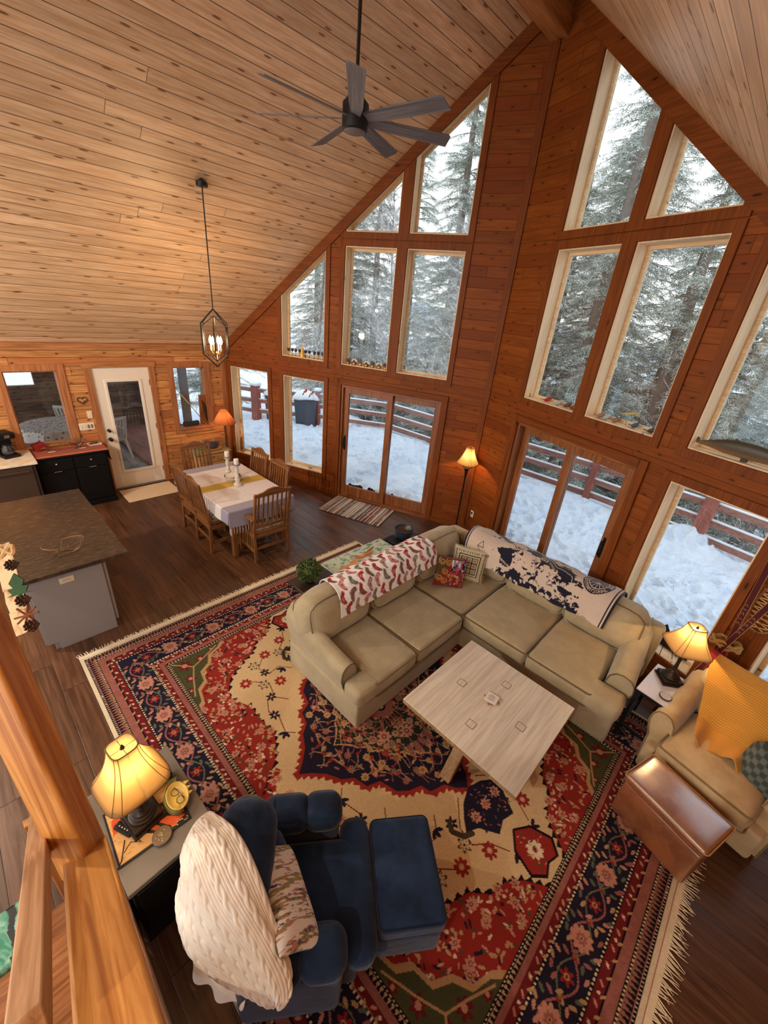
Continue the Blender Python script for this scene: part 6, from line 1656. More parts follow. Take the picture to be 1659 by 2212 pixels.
# suncatcher birds on the glass of the second lower window
for u_, z, c, lab in ((3.325,1.79,sr(206,60,34),'red glass bird suncatcher high on the second lower window'),(3.19,1.77,sr(196,130,70),'orange-brown glass bird suncatcher right of the red one')):
    x, y = wA(u_,.165); r = thing('glass_bird', lab, 'suncatcher', (x,y,z), AL); m_ = plain('stained_glass', c, .3)
    sh = [(-.055,-.05),(-.03,-.02),(.0,-.02),(.035,.0),(.05,.03),(.04,.055),(.02,.05),(-.0,.03),(-.03,.01)]
    q = MB(); q.prism(sh, -.003, .003, lambda a, b_, c_: (a*.9, c_, b_*.9)); q.build('body', m_, r)
    q = MB(); q.prism([(-.06,-.06),(-.03,-.02),(-.02,-.03),(-.05,-.07)], -.0034, .0034, lambda a, b_, c_: (a, c_, b_)); q.prism([(.03,.03),(.05,.03),(.04,.06),(.02,.05)], -.0036, .0036, lambda a, b_, c_: (a*.9, c_, b_*.9)); q.build('dark_markings', M_black, r)
for i, (u_, c, lab) in enumerate(((3.58,sr(150,170,160),'tiny pale green ornament at the left of the second lower window sill'),(3.15,sr(160,176,170),'small green glass dish on the second lower window sill'),(2.90,sr(206,206,200),'tiny white ornament at the right end of the second lower window sill'))):
    x, y = wA(u_,.08); q = MB(); q.lathe([(0,0),(.022,0),(.034,.02),(.03,.024),(.018,.008),(.0,.006)], 14) if i == 1 else q.sphere((0,0,.018),(.014,.012,.018),10,8)
    o = q.build('sill_ornament', plain('glaze', c, .3), None, smooth=True); o.location = (x,y,Z0+.012); tag(o, lab, 'ornament')
# black metal cabin silhouette sculpture on the sill behind the right sofa arm
x, y = wB(3.33,.03); r = thing('metal_cabin_sculpture', 'flat dark metal silhouette of a log cabin on thin legs, behind the end table lamp', 'sculpture', (x,y,Z0+.013), -AL)
M_rust = plain('dark_steel', sr(52,36,30), .6, .3)
pr = [(-.24,.11),(-.24,.20),(-.29,.20),(-.25,.25),(-.20,.24),(-.14,.30),(-.09,.26),(-.05,.27),(.0,.33),(.05,.27),(.09,.24),(.13,.26),(.18,.22),(.22,.16),(.28,.13),(.28,.10),(.1,.09),(-.1,.09)]
q = MB(); q.prism(pr, -.003, .003, lambda a, b_, c: (a, c, b_)); q.build('silhouette', M_rust, r)
for k in range(6):
    q = MB(); xx = -.22+.09*k; q.tube([(xx,0,.11),(xx+.02,-.03 if k%2 else .03,0)], .0035, 5); q.build('leg', M_rust, r)
q = MB()
for wx, wz in ((-.16,.17),(.1,.14)):
    for i in range(2):
        for j in range(2): q.box(wx+i*.02,wx+i*.02+.014,-.0045,.0045,wz+j*.022,wz+j*.022+.016)
q.build('cutouts', plain('cutout', sr(210,224,240), .6), r)
# ---- side window niche: fishing rod, slab art, bark
r = thing('fishing_rod', 'old fishing rod with cork grip leaning across the small side window', 'fishing rod', (-.04,-.45,.955))
q = MB(); q.tube([(0,0.0,0),(0,-.50,.74)], [.007,.005], 8); q.build('rod', wood('rod_wood', 2, sr(150,100,56), sr(190,140,90)), r, smooth=True)
q = MB(); q.tube([(0,-.28,.42),(0,-.42,.62)], [.011,.013], 10); q.build('grip', plain('cork', sr(206,160,110), .8, 0, .1, 90), r, smooth=True)
r = thing('live_edge_carving', 'live edge wooden slab with carved hollow in the small side window', 'carving', (-.06,-.425,.955), 0)
q = MB(); q.prism([(-.13,0),(.06,0),(.065,.55),(-.11,.57),(-.12,.3)], -.012, .012, lambda a, b_, c: (c, a, b_)); q.build('slab', wood('slab', 2, sr(120,66,30), sr(160,98,50)), r, bevel=.004)
q = MB(); q.prism([(-.07,.47),(-.02,.42),(.03,.3),(.03,.12),(-.0,.05),(-.03,.14),(-.05,.3)], .0125, .02, lambda a, b_, c: (c, a, b_)); q.build('hollow', plain('burnt_hollow', sr(60,34,20), .8), r)
q = MB(); q.rbox((0,0,.05),(.07,.30,.09),.03,6,noise=.008); o = q.build('bark_log', plain('dark_bark', sr(52,44,38), .9, 0, .3, 40, .8), None, smooth=True); o.location = (-.05,-.73,.955); tag(o, 'dark piece of bark lying on the small side window sill', 'bark')
# wreath and wall plates
r = thing('heart_wreath', 'small heart shaped twig wreath on the wall left of the white door', 'wreath', (.012,-2.37,1.58))
pts = [(.0, .062*math.sin(t)**3*1.05, .055*(13*math.cos(t)-5*math.cos(2*t)-2*math.cos(3*t)-math.cos(4*t))/15) for t in [2*PI*k/40 for k in range(40)]]
q = MB(); q.tube(pts, .007, 6, closed=True); q.tube([(a+.006,b*1.05,c*1.02+.004*math.sin(9*b*30)) for a,b,c in pts], .004, 5, closed=True); q.build('twigs', plain('twig_brown', sr(70,50,36), .9), r, smooth=True)
q = MB(); q.sphere((.012,0,-.01),(.008,.014,.012)); q.build('charm', M_nickel, r, smooth=True)
r = thing('switch_plate', 'tall blank ivory thermostat plate above the switches, left of the white door', 'wall plate', (.0,-2.315,1.35))
q = MB(); q.box(0,.012,-.036,.036,-.058,.058); q.build('plate', M_ivory, r, bevel=.004)
q = MB(); q.lathe([(0,0),(.014,0),(.012,.004),(0,.004)], 16); q.v = [(.012+z, x, y) for x,y,z in q.v]; q.build('dial', M_white, r)
r = thing('switch_plate', 'wide four-switch wall plate beside the white door', 'wall plate', (.0,-2.39,1.165))
q = MB(); q.box(0,.008,-.105,.105,-.056,.056); q.build('plate', M_white, r, bevel=.003)
for k in range(4):
    q = MB(); q.box(.008,.013,-.083+.046*k,-.055+.046*k,-.03,.03); q.build('switch', M_ivory if k < 2 else plain('brown_switch', sr(130,110,90), .4), r, bevel=.002)
x, y = wB(.15,-.008); r = thing('wall_outlet', 'white wall outlet low on the wall right of the prow corner', 'outlet', (x,y,.373), -AL)
q = MB(); q.box(-.036,.036,0,.008,-.058,.058); q.build('plate', M_white, r, bevel=.003)
q = MB(); q.box(-.014,.014,-.012,0,.005,.035); q.build('plug', M_black, r, bevel=.003)
pts = [(x,y-.01,.385),(x-.02,y-.05,.30),(x-.05,y-.06,.12),(x-.12,y-.1,.012),(x-.25,y-.05,.01),(4.75,1.45,.012)]
q = MB(); q.tube(pts, .0035, 6); tag(q.build('lamp_cord', M_black, smooth=True), 'thin black cord running from the wall outlet to the floor lamp', 'cord')
# ---- things on the black cabinet and the counter
r = thing('wire_basket', 'low brass wire basket on the orange runner', 'basket', (.14,-2.90,.892), .2)
q = MB()
for k in range(18):
    a = 2*PI*k/18; b_ = a+.5*(1 if k%2 else -1); q.tube([(.05*math.cos(a),.07*math.sin(a),.003),(.10*math.cos((a+b_)/2),.14*math.sin((a+b_)/2),.05),(.12*math.cos(b_),.17*math.sin(b_),.08)], .002, 5)
for R_, z in ((.4,.003),(1,.08)): q.tube([(.12*R_*math.cos(2*PI*k/24),.17*R_*math.sin(2*PI*k/24),z) for k in range(24)], .003, 5, closed=True)
q.build('wires', plain('brass_wire', sr(150,110,66), .35, .8), r)
r = thing('glass_bowl', 'clear footed glass bowl on the orange runner', 'bowl', (.17,-2.60,.892))
q = MB(); q.lathe([(0,0),(.05,0),(.02,.012),(.02,.03),(.07,.06),(.125,.12),(.122,.12),(.066,.065),(.0,.036)], 26); q.build('bowl', M_clear, r, smooth=True)
q = MB(); q.obox((0,0,.05),(.12,.14,.10),rot('X',.25)); o = q.build('red_box', plain('red_card', sr(140,30,24), .6), None, bevel=.003); o.location = (.06,-3.06,.905); o.rotation_euler = (0,0,.3); tag(o, 'dark red box leaning on the cabinet by the side window', 'box')
r = thing('small_tray', 'small white tray of trinkets at the door end of the black cabinet', 'tray', (.10,-2.36,.892), .1)
q = MB(); q.box(-.06,.06,-.09,.09,0,.008); q.box(-.06,.06,-.09,-.085,.008,.02); q.box(-.06,.06,.085,.09,.008,.02); q.box(-.06,-.055,-.09,.09,.008,.02); q.box(.055,.06,-.09,.09,.008,.02); q.build('tray', M_white, r, bevel=.002)
q = MB()
for k in range(9): q.sphere((rng.uniform(-.04,.04), rng.uniform(-.06,.06), .02),(.014,.02,.012),8,6)
q.build('trinkets', plain('trinket', sr(84,70,50), .6, 0, .3), r, smooth=True)
for yy, lab in ((-2.94,'small white card on the cabinet edge, left one'),(-2.55,'small white card on the cabinet edge, right one')):
    tag(B('card', M_paper, None, (.19,.225,yy-.045,yy+.045,.8925,.894), bevel=0), lab, 'card', 'white cards on the black cabinet')
r = thing('coffee_maker', 'black coffee maker with glass carafe on the cream counter', 'coffee maker', (.24,-3.43,.922), .3)
q = MB(); q.rbox((0,0,.02),(.24,.2,.04),.015,3); q.rbox((-.09,0,.18),(.09,.2,.32),.02,4); q.rbox((0,0,.31),(.24,.2,.09),.02,4); q.build('body', M_blackpaint, r, smooth=True)
q = MB(); q.lathe([(0,.04),(.06,.042),(.075,.08),(.07,.13),(.05,.16),(.052,.18),(0,.18)], 20, (.035,0,0)); q.build('carafe', plain('dark_glass', sr(40,38,40), .05, 0, 0, spec=.8), r, smooth=True)
q = MB(); q.box(.121,.126,-.03,.03,.29,.33); q.build('panel', M_nickel, r)
# wire fruit basket on the island
r = thing('wire_fruit_basket', 'empty open wire basket standing on the granite island', 'basket', (3.47,-3.41,.927), .05)
q = MB()
for R_, z in ((.45,.0),(1,.09)): q.tube([(.10*R_*math.cos(2*PI*k/32),.165*R_*math.sin(2*PI*k/32),z+.02*abs(math.sin(2*PI*k/32))*(R_ > .9)+.003) for k in range(32)], .0035 if R_ > .9 else .002, 6, closed=True)
for k in range(26):
    a = 2*PI*k/26; b_ = a+.35*math.sin(k*3); q.tube([(.045*math.cos(a),.074*math.sin(a),.004),(.08*math.cos((a+b_)/2),.13*math.sin((a+b_)/2),.035),(.10*math.cos(b_),.165*math.sin(b_),.09+.02*abs(math.sin(b_)))], .0014, 4)
q.build('wires', plain('copper_wire', sr(150,112,76), .4, .7), r)
# ---- pine stand: plate, blue bowl, plant
r = thing('terracotta_plate', 'orange plate under the dark blue bowl', 'plate', (.48,-.62,.655)); q = MB(); q.lathe([(0,0),(.10,0),(.185,.014),(.18,.02),(.09,.008),(0,.007)], 28); q.build('plate', plain('orange_glaze', sr(206,130,60), .35), r, smooth=True)
r = thing('bowl_planter', 'dark blue bowl of dry leaves and succulents on the pine stand', 'planter', (.48,-.62,.665)); q = MB(); q.lathe([(0,0),(.08,0),(.125,.03),(.145,.09),(.148,.11),(.138,.11),(.125,.07),(.0,.07)], 28); q.build('bowl', plain('blue_glaze', sr(66,78,98), .3), r, smooth=True)
q = MB(); rl_ = random.Random(9)
for k in range(60):
    a = rl_.uniform(0,6.28); d = rl_.uniform(0,.12); p0 = Vector((d*math.cos(a), d*math.sin(a), .085)); dr_ = Vector((math.cos(a)*.6, math.sin(a)*.6, rl_.uniform(.3,1.3))).normalized()*rl_.uniform(.03,.07)
    s_ = Vector((-math.sin(a), math.cos(a), 0))*.012; q.add([p0, p0+dr_*.5+s_, p0+dr_, p0+dr_*.5-s_], [(0,1,2,3)])
q.build('leaves', plain('dry_leaves', sr(150,100,64), .8, 0, .5, 30), r, solid=.001)
def spiky(label, loc, R_, n, col, cat='plant', col2=None, up=.3, w_=.004, seed=1, name='spiky_plant', grp=None):
    r = thing(name, label, cat, loc, group=grp); rl = random.Random(seed); q = MB()
    for k in range(n):
        a = rl.uniform(0,6.28); el = math.asin(rl.uniform(-up, 1)); d = Vector((math.cos(a)*math.cos(el), math.sin(a)*math.cos(el), math.sin(el))); s_ = Vector((-math.sin(a), math.cos(a), 0))*w_; L = R_*rl.uniform(.8,1.1)
        b_ = d*L*.35; t_ = d*L+Vector((rl.uniform(-1,1), rl.uniform(-1,1), rl.uniform(-1,1)))*R_*.08
        q.add([b_-s_*.6, b_*1.9+s_, t_, b_*1.9-s_], [(0,1,2,3)])
    def f_l(b):
        co = coords(); n_ = noise(co, 60, 2); P(b, Base_Color=mix(smooth(n_, .35, .65), col, col2 or tuple(x*1.9 for x in col)), Roughness=.7)
    q.build('leaves', mat('leaf_%s' % name, f_l), r, solid=.0012); return r
spiky('pale green trailing plant left of the blue bowl on the pine stand', (.50,-.80,.74), .09, 260, sr(120,130,62), col2=sr(190,196,110), seed=4, up=.9)
# ---- candle holders and hen basket on the dining table
for (x, y), lab in (((2.17,-1.13),'white distressed candlestick behind the basket, farther from the armchair'),((2.53,-1.17),'white distressed candlestick nearer the head armchair, beside the basket')):
    r = thing('candlestick', lab, 'candlestick', (x,y,.7595), group='distressed white candlesticks on the dining table')
    q = MB(); q.lathe([(0,0),(.058,0),(.06,.02),(.035,.04),(.03,.07),(.045,.09),(.03,.12),(.022,.2),(.034,.23),(.022,.26),(.03,.29),(.052,.31),(.052,.32),(0,.32)], 22); q.build('holder', plain('chippy_white', sr(216,206,190), .8, 0, .25, 35), r, smooth=True)
    q = MB(); q.lathe([(0,.318),(.056,.318),(.058,.326),(0,.326)], 20); q.build('drip_plate', plain('grey_metal', sr(120,110,100), .5, .5), r)
    q = MB(); q.lathe([(0,.326),(.034,.326),(.035,.40),(.028,.405),(.0,.395)], 18); cn_ = q.build('candle', plain('cream_wax', sr(240,230,214), .5), r, smooth=True)
    q = MB(); q.tube([(0,0,.395),(0,0,.412)], .0015, 4); q.build('wick', M_black, cn_)
r = thing('hen_basket', 'small white wire basket shaped like a hen with plates, between the candlesticks', 'basket', (2.33,-1.14,.7595), .1)
q = MB(); q.lathe([(.09,0),(.12,.03),(.13,.07),(.125,.075),(.115,.03),(.085,.004)], 28, cap=False); 
for k in range(14): a = 2*PI*k/14; q.tube([(.09*math.cos(a),.09*math.sin(a),0),(.133*math.cos(a),.133*math.sin(a),.075)], .004, 5)
q.build('basket', plain('white_wire', sr(196,184,168), .7, 0, .2, 40), r, smooth=True)
q = MB(); q.tube([(.11,0,.05),(.14,.0,.10),(.15,0,.13)], [.03,.022,.016], 10); q.sphere((.155,0,.14),.018,10,8); q.prism([(.14,.155),(.15,.175),(.16,.16),(.17,.17),(.17,.15)], -.003,.003, lambda a,b_,c: (a,c,b_)); q.build('hen_head', plain('hen_paint', sr(70,60,70), .6, 0, .3), r, smooth=True)
for k in range(3):
    q = MB(); q.lathe([(0,0),(.06,0),(.1,.012),(.098,.015),(.06,.004),(0,.004)], 26, (-.01,0,.03+.018*k)); q.build('plate', M_white, r, smooth=True)
# ---- console plants
r = thing('topiary_ball', 'round green leafy topiary ball in a dark pot behind the left sofa end', 'plant', (5.03,-1.72,.712))
q = MB(); q.lathe([(0,0),(.05,0),(.06,.05),(.0,.05)], 18); q.build('pot', M_blackpaint, r, smooth=True)
q = MB(); rl = random.Random(3)
for k in range(1500):
    a = rl.uniform(0,6.28); el = math.asin(rl.uniform(-.8,1)); d = Vector((math.cos(a)*math.cos(el), math.sin(a)*math.cos(el), math.sin(el))); R_ = rl.uniform(.07,.115); p0 = d*R_+Vector((0,0,.13)); t_ = Vector((rl.uniform(-1,1), rl.uniform(-1,1), rl.uniform(-.4,1))).normalized()
    s_ = d.cross(t_)*.008; q.add([p0, p0+(d+t_*.6)*.012+s_, p0+(d+t_*.6)*.024, p0+(d+t_*.6)*.012-s_], [(0,1,2,3)])
q.sphere((0,0,.13),.075,12,8)
def f_top(b): n_ = noise(coords(), 50, 2); P(b, Base_Color=mix(smooth(n_,.35,.65), sr(40,60,28), sr(112,128,64)), Roughness=.7)
q.build('foliage', mat('topiary_green', f_top), r)
r = thing('plant_pot', 'round dark blue pot of soil on the far end of the console table', 'planter', (5.02,-.26,.712))
q = MB(); q.lathe([(0,0),(.08,0),(.115,.10),(.12,.13),(.11,.13),(.104,.11),(0,.11)], 30); q.build('pot', plain('navy_pot', sr(40,48,64), .4), r, smooth=True)
q = MB(); q.lathe([(0,.118),(.104,.116),(.104,.11),(0,.11)], 24); q.build('soil', plain('soil', sr(66,44,36), 1, 0, .4, 60, .6), r)
q = MB(); rl = random.Random(5)
for k in range(26):
    a = k*2.4; R_ = .008+.0018*k; el = 1.2-.035*k; d = Vector((math.cos(a)*math.cos(el), math.sin(a)*math.cos(el), math.sin(el))); s_ = Vector((-math.sin(a), math.cos(a), 0))*.011; b_ = Vector((.05,.02,.125)); q.add([b_, b_+d*.03+s_, b_+d*.055, b_+d*.03-s_], [(0,1,2,3)])
q.build('succulent', plain('succulent_green', sr(150,166,140), .6, 0, .15), r, solid=.003)
o = B('black_tray', M_blackpaint, None, (4.92,5.12,-.50,-.36,.712,.74), bevel=.008); tag(o, 'flat black box on the console table beside the dark blue pot', 'box')
# ---- left side table things
r = thing('butterfly_placemat', 'placemat with orange monarch wing and black border on the grey side table', 'placemat', (6.13,-3.635,.602), rad(-2))
pm = Ras(.40,.30,.0035,sr(226,176,110)); X, Y = pm.X, pm.Y; rp2 = random.Random(7)
for _ in range(90): x, y = rp2.uniform(0,.4), rp2.uniform(0,.3); pm.line([(x+.01*math.cos(t), y+.008*math.sin(t)) for t in (0,1,2,3)], .0012, sr(190,140,84))
wing = [(.40,.0),(.40,.13),(.30,.17),(.20,.20),(.10,.17),(.16,.08),(.27,.0)]; pm.poly([(a-.0,b_+.0) for a, b_ in wing], sr(30,20,16))
for pg in ([(.39,.10),(.31,.145),(.30,.10),(.38,.05)],[(.29,.15),(.22,.175),(.20,.14),(.28,.10)],[(.19,.17),(.13,.16),(.17,.11),(.2,.125)],[(.38,.04),(.29,.09),(.24,.09),(.30,.02)],[(.27,.03),(.2,.11),(.18,.09),(.25,.02)]): pm.poly(pg, sr(226,96,44))
for _ in range(26): x, y = rp2.uniform(.28,.395), rp2.uniform(.0,.03); pm.ell(x, y, .003, .003, sr(240,214,170))
pm.poly([(.02,.16),(.12,.20),(.11,.28),(.03,.24)], sr(222,84,36)); pm.line([(.05,.18),(.1,.25)], .003, sr(30,20,16)); pm.line([(.04,.21),(.11,.21)], .003, sr(30,20,16))
pm.a = pm.a[::-1].copy(); pm.a[(X < .012)|(X > .388)|(Y < .012)|(Y > .288)] = sr(26,22,22)
raster_grid('mat', pm.a, None, attrmat('printed_mat', .45, .02, 0, .4, 0), r, solid=.003, np_fn=lambda u, v: np.stack([(v-.5)*.33+0*u, (.5-u)*.0+(u-.5)*.36, .002+0*u], -1))
r = thing('speaker_box', 'glossy dark cylindrical speaker lying behind the bronze lamp base', 'speaker', (5.985,-3.60,.607), rad(-3))
q = MB(); q.tube([(0,-.15,.045),(0,.15,.045)], .043, 24); q.v = [(x, y, min(z, .088)) for x,y,z in q.v]; q.build('body', plain('gloss_dark', sr(34,26,22), .15, .2), r, smooth=True, ang=50)
q = MB(); q.box(-.03,.03,-.152,.152,.0,.02); q.build('foot', M_blackpaint, r)
r = thing('remote_control', 'small dark remote with light buttons on the placemat', 'remote', (6.12,-3.745,.608), rad(25)); q = MB(); q.rbox((0,0,.009),(.115,.042,.018),.008,4); q.build('body', M_blackpaint, r, smooth=True)
for k in range(4):
    q = MB(); q.sphere((-.03+.018*k,0,.0185),(.004,.004,.002),8,5); q.build('button', M_white, r)
r = thing('round_coaster', 'round dark pewter coaster with embossed design on the placemat', 'coaster', (6.285,-3.61,.608)); q = MB(); q.lathe([(0,0),(.048,0),(.05,.008),(.046,.012),(.0,.011)], 30)
q.build('disc', plain('pewter', sr(110,96,80), .4, .5, .1, 60), r, smooth=True, ang=40)
q = MB(); rl = random.Random(2)
for k in range(14): a = rl.uniform(0,6.28); d = rl.uniform(0,.03); q.sphere((d*math.cos(a), d*math.sin(a), .012),(.006,.004,.002),6,4)
q.build('relief', plain('pewter_light', sr(170,150,120), .35, .6), r)
r = thing('fish_dish', 'yellow and green ceramic fish dish holding eyeglasses on the placemat', 'dish', (6.15,-3.475,.607), rad(-6))
M_yel = plain('yellow_glaze', sr(222,190,96), .25, 0, .12, 14); M_olv = plain('olive_glaze', sr(120,120,70), .35, 0, .25, 40)
def fd(u, v):
    a = 2*PI*u; R_ = v; x = .088*math.cos(a)*R_; y = .058*math.sin(a)*R_; return (x, y, .006+.026*R_**3)
q = MB(); q.grid(fd, 36, 8); q.build('bowl', M_yel, r, smooth=True, solid=.006)
q = MB(); q.prism([(.082,-.01),(.12,-.03),(.125,.0),(.115,.03),(.08,.014)], 0, .008, lambda a,b_,c: (-a-.0,b_,.022+c)); q.build('tail', M_olv, r, bevel=.003)
q = MB()
for sx_ in (-.05,-.015,.02): q.prism([(sx_-.014,.05),(sx_,.082),(sx_+.014,.05)], 0, .006, lambda a,b_,c: (a,b_,.024+c))
q.build('fins', M_yel, r, bevel=.002)
q = MB(); q.grid(lambda u, v: (.094*math.cos(PI+PI*u)*(1+.05*v), .064*math.sin(PI+PI*u)*(1+.16*v)-.0, .031-.028*v), 24, 3); q.build('flank', M_olv, r, smooth=True, solid=.004)
r = thing('eyeglasses', 'tortoiseshell eyeglasses folded in the yellow fish dish', 'eyeglasses', (6.155,-3.475,.634), rad(8)); M_tort = plain('tortoise', sr(70,40,28), .3, 0, .3, 60)
for s in (-1,1):
    q = MB(); q.tube([(s*.03+.022*math.cos(2*PI*k/20), .019*math.sin(2*PI*k/20), .004) for k in range(20)], .002, 5, closed=True); rm_ = q.build('rim', M_tort, r, smooth=True)
    q = MB(); q.add([(s*.03+.021*math.cos(2*PI*k/20), .018*math.sin(2*PI*k/20), .004) for k in range(20)], [tuple(range(20))]); q.build('lens', M_glass, rm_)
    q = MB(); q.tube([(s*.052,.004,.004),(s*.054,.012,.006),(-s*.04,.02,.008)], .0018, 5); q.build('temple', M_tort, r, smooth=True)
q = MB(); q.tube([(-.009,.004,.005),(0,.008,.006),(.009,.004,.005)], .0016, 5); q.build('bridge', M_tort, r)
q = MB(); q.tube([(6.23,-3.78,.606),(6.20,-3.74,.607),(6.235,-3.70,.607),(6.16,-3.72,.607)], .002, 5); q.tube([(6.30,-3.845,.603),(6.26,-3.80,.606),(6.17,-3.76,.607)], .003, 5); tag(q.build('black_cable', M_black, smooth=True), 'thin black cable running over the placemat to the remote', 'cable')
r = thing('round_coaster', 'round white-topped coaster on the end table beside the lamp base', 'coaster', (8.02,-.30,.602)); q = MB(); q.lathe([(0,0),(.045,0),(.046,.009),(.04,.011),(0,.011)], 28); q.build('disc', plain('coaster_dark', sr(40,34,34), .4), r, smooth=True, ang=40)
q = MB(); q.lathe([(0,.011),(.041,.011),(.04,.0125),(0,.0125)], 26); q.build('face', plain('coaster_face', sr(190,184,182), .3, 0, .1, 80), r)
# ---- skis and snowshoe in the corner behind the armchair
M_ski = plain('burgundy_ski', sr(74,16,18), .7, 0, .1, 20, spec=.25); M_edge = plain('ski_edge_wood', sr(176,130,90), .5)
def ski(label, a, b, tw):
    r = thing('wooden_ski', label, 'ski', a, group='old burgundy wooden skis in the right window corner'); d = Vector(b)-Vector(a); L = d.length; d.normalize(); x = Vector((CA*math.cos(tw), -SA*math.cos(tw), 0)); n_ = x.cross(d).normalized()
    if n_.y > 0: n_ = -n_
    def pt(t, w_, o): c = d*L*t+n_*(.03*math.sin(PI*t)+.0+(.16*max(0, t-.9)**1.3*6)); return c+x*w_+n_*o
    ts = [0,.04,.2,.4,.6,.8,.88,.94,1.0]; ws = [.019,.022,.022,.021,.021,.023,.025,.021,.008]
    for nm, wo, o0, o1, m_ in (('ski_base', 0, 0, .006, M_edge), ('ski_top', -.005, .006, .016, M_ski)):
        q = MB(); V = []
        for t, w_ in zip(ts, ws): V += [pt(t,-w_-wo,o0), pt(t,w_+wo,o0), pt(t,w_+wo,o1), pt(t,-w_-wo,o1)]
        F = []
        for i in range(len(ts)-1): F += [(i*4+k, i*4+(k+1)%4, i*4+4+(k+1)%4, i*4+4+k) for k in range(4)]
        F += [(0,1,2,3),tuple(len(V)-4+k for k in (3,2,1,0))]; q.add(V, F); o = q.build(nm, m_, r)
        if nm == 'ski_top':
            q = MB()
            for k, t in enumerate((.60,.62,.645,.665,.685)):
                c = pt(t,0,.0175); q.tube([c-x*.012+d*.01, c+x*.012+d*.01] if k%2 else [c-x*.010, c+d*.02, c+x*.010], .0018, 4)
            q.build('lettering', plain('gilt_letters', sr(206,170,120), .5), o)
    q = MB(); c = pt(.44,0,.02); q.obox(c, (.07,.03,.16), Matrix((x, n_, d)).transposed()); q.build('binding_plate', plain('red_binding', sr(150,30,30), .4), r, bevel=.004)
    return r
a_ = wB(3.80,-.20); b_ = wB(3.74,-.045); ski('burgundy ski leaning right in the window corner, lettering on its face', (a_[0]+.12,a_[1]-.02,0), (b_[0]+.04,b_[1],1.98), .1)
a2 = wB(3.68,-.28); b2 = wB(4.02,-.05); ski('burgundy ski crossing behind the lettered ski', (a2[0],a2[1],0), (b2[0],b2[1],1.9), -.1)
x, y = wB(3.84,-.14); r = thing('fur_binding', 'braided tan rope tying the two burgundy skis together', 'rope', (x,y,.98)); q = MB()
for k in range(3):
    q.tube([(.10*math.cos(t),.055*math.sin(t),.012*math.sin(5*t+k*2.1)+.02*k-.02) for t in [2*PI*i/40 for i in range(40)]], .014, 7, closed=True)
q.build('rope', plain('tan_rope', sr(176,140,84), 1, 0, .3, 90, .8), r, smooth=True)
x, y = wB(3.93,-.03); r = thing('snowshoe', 'old snowshoe with tan webbing hanging at the right edge behind the skis', 'snowshoe', (x,y,1.42), -AL)
pts = [(.10*math.sin(2*PI*k/30)*(1-.3*math.cos(2*PI*k/30)), 0, .26*math.cos(2*PI*k/30)) for k in range(30)]
q = MB(); q.tube(pts, .009, 6, closed=True); q.build('frame', plain('bent_ash', sr(150,100,60), .5), r, smooth=True)
q = MB()
for k in range(-5,6):
    z = k*.044; w_ = .10*math.sqrt(max(0,1-(z/.26)**2)); q.bar((-w_,0,z-.02),(w_,0,z+.02),.004,.010); q.bar((-w_,0,z+.02),(w_,0,z-.02),.004,.010)
q.build('webbing', plain('rawhide', sr(206,164,104), .8), r)
# ---- stairs beside the camera, at lower left
M_post = wood('golden_pine_post', 2, sr(170,98,36), sr(226,160,84), rough=.38, knot=.4, coat=.15, gs=.6)
M_railx = wood('golden_pine_rail', 0, sr(176,108,46), sr(226,164,92), rough=.4, knot=.5, coat=.15, gs=.6)
M_tread = wood('pine_tread', 1, sr(120,68,28), sr(170,108,54), rough=.4, knot=.2, coat=.1)
def wbar(name, label, cat, a, b, w_, h_, m_, up=(0,0,1), bev=.012):
    """bar whose mesh runs along its own local x so the grain follows it"""
    a = Vector(a); b = Vector(b); d = (b-a); L = d.length; d.normalize(); z = Vector(up)-d*Vector(up).dot(d); z.normalize(); y = z.cross(d)
    q = MB(); q.box(0, L, -w_/2, w_/2, -h_/2, h_/2); o = q.build(name, m_, None, bevel=bev); o.matrix_world = Matrix.Translation(a) @ Matrix((d, y, z)).transposed().to_4x4()
    return tag(o, label, cat) if label else o
M_px = wood('golden_pine_long', 0, sr(166,94,34), sr(228,162,84), rough=.38, knot=.45, coat=.15, gs=.6)
wbar('stair_post', 'thick golden pine post rising at the left edge beside the stairs', 'post', (6.535,-3.895,1.19), (6.02,-3.94,2.62), .145, .10, M_px, (0,-.4,1))
wbar('stair_handrail', 'wide golden pine handrail sloping down to the post, bottom left', 'handrail', (7.60,-3.885,2.11), (6.50,-3.885,1.235), .145, .05, M_px)
M_inner = wood('pine_inner_rail', 0, sr(150,104,66), sr(196,150,108), rough=.5, knot=.35, gs=.8)
wbar('stair_rail', 'inner pine stair rail left of the wide handrail, bottom left corner', 'handrail', (7.235,-4.0,1.975), (5.92,-4.0,.93), .062, .062, M_inner, bev=.006)
for i, (x, z0, z1, lab) in enumerate([(6.04,.19,1.0,'pine baluster nearest the foot of the thick post'),(5.78,.0,.94,'pine baluster at the far end of the stair rail, left of the post')]):
    q = MB(); q.box(-.02,.02,-.03,.03,0,z1-z0); o = q.build('baluster', M_treadv if False else wood('baluster_pine_%d' % i, 2, sr(160,100,48), sr(206,146,86), knot=.2), None, bevel=.004); o.location = (x,-4.04,z0); tag(o, lab, 'baluster')
wbar('stair_stringer', 'dark stained board running below the wide handrail at the bottom left', 'stringer', (7.9,-3.842,1.32), (6.05,-3.842,-.0), .03, .26, wood('stringer_pine', 0, sr(84,50,24), sr(130,84,44), knot=.2), bev=.004)
st_ = thing('staircase', 'pine staircase with open treads climbing toward the viewer, lower left', 'stairs', (6.1,-4.45,0))
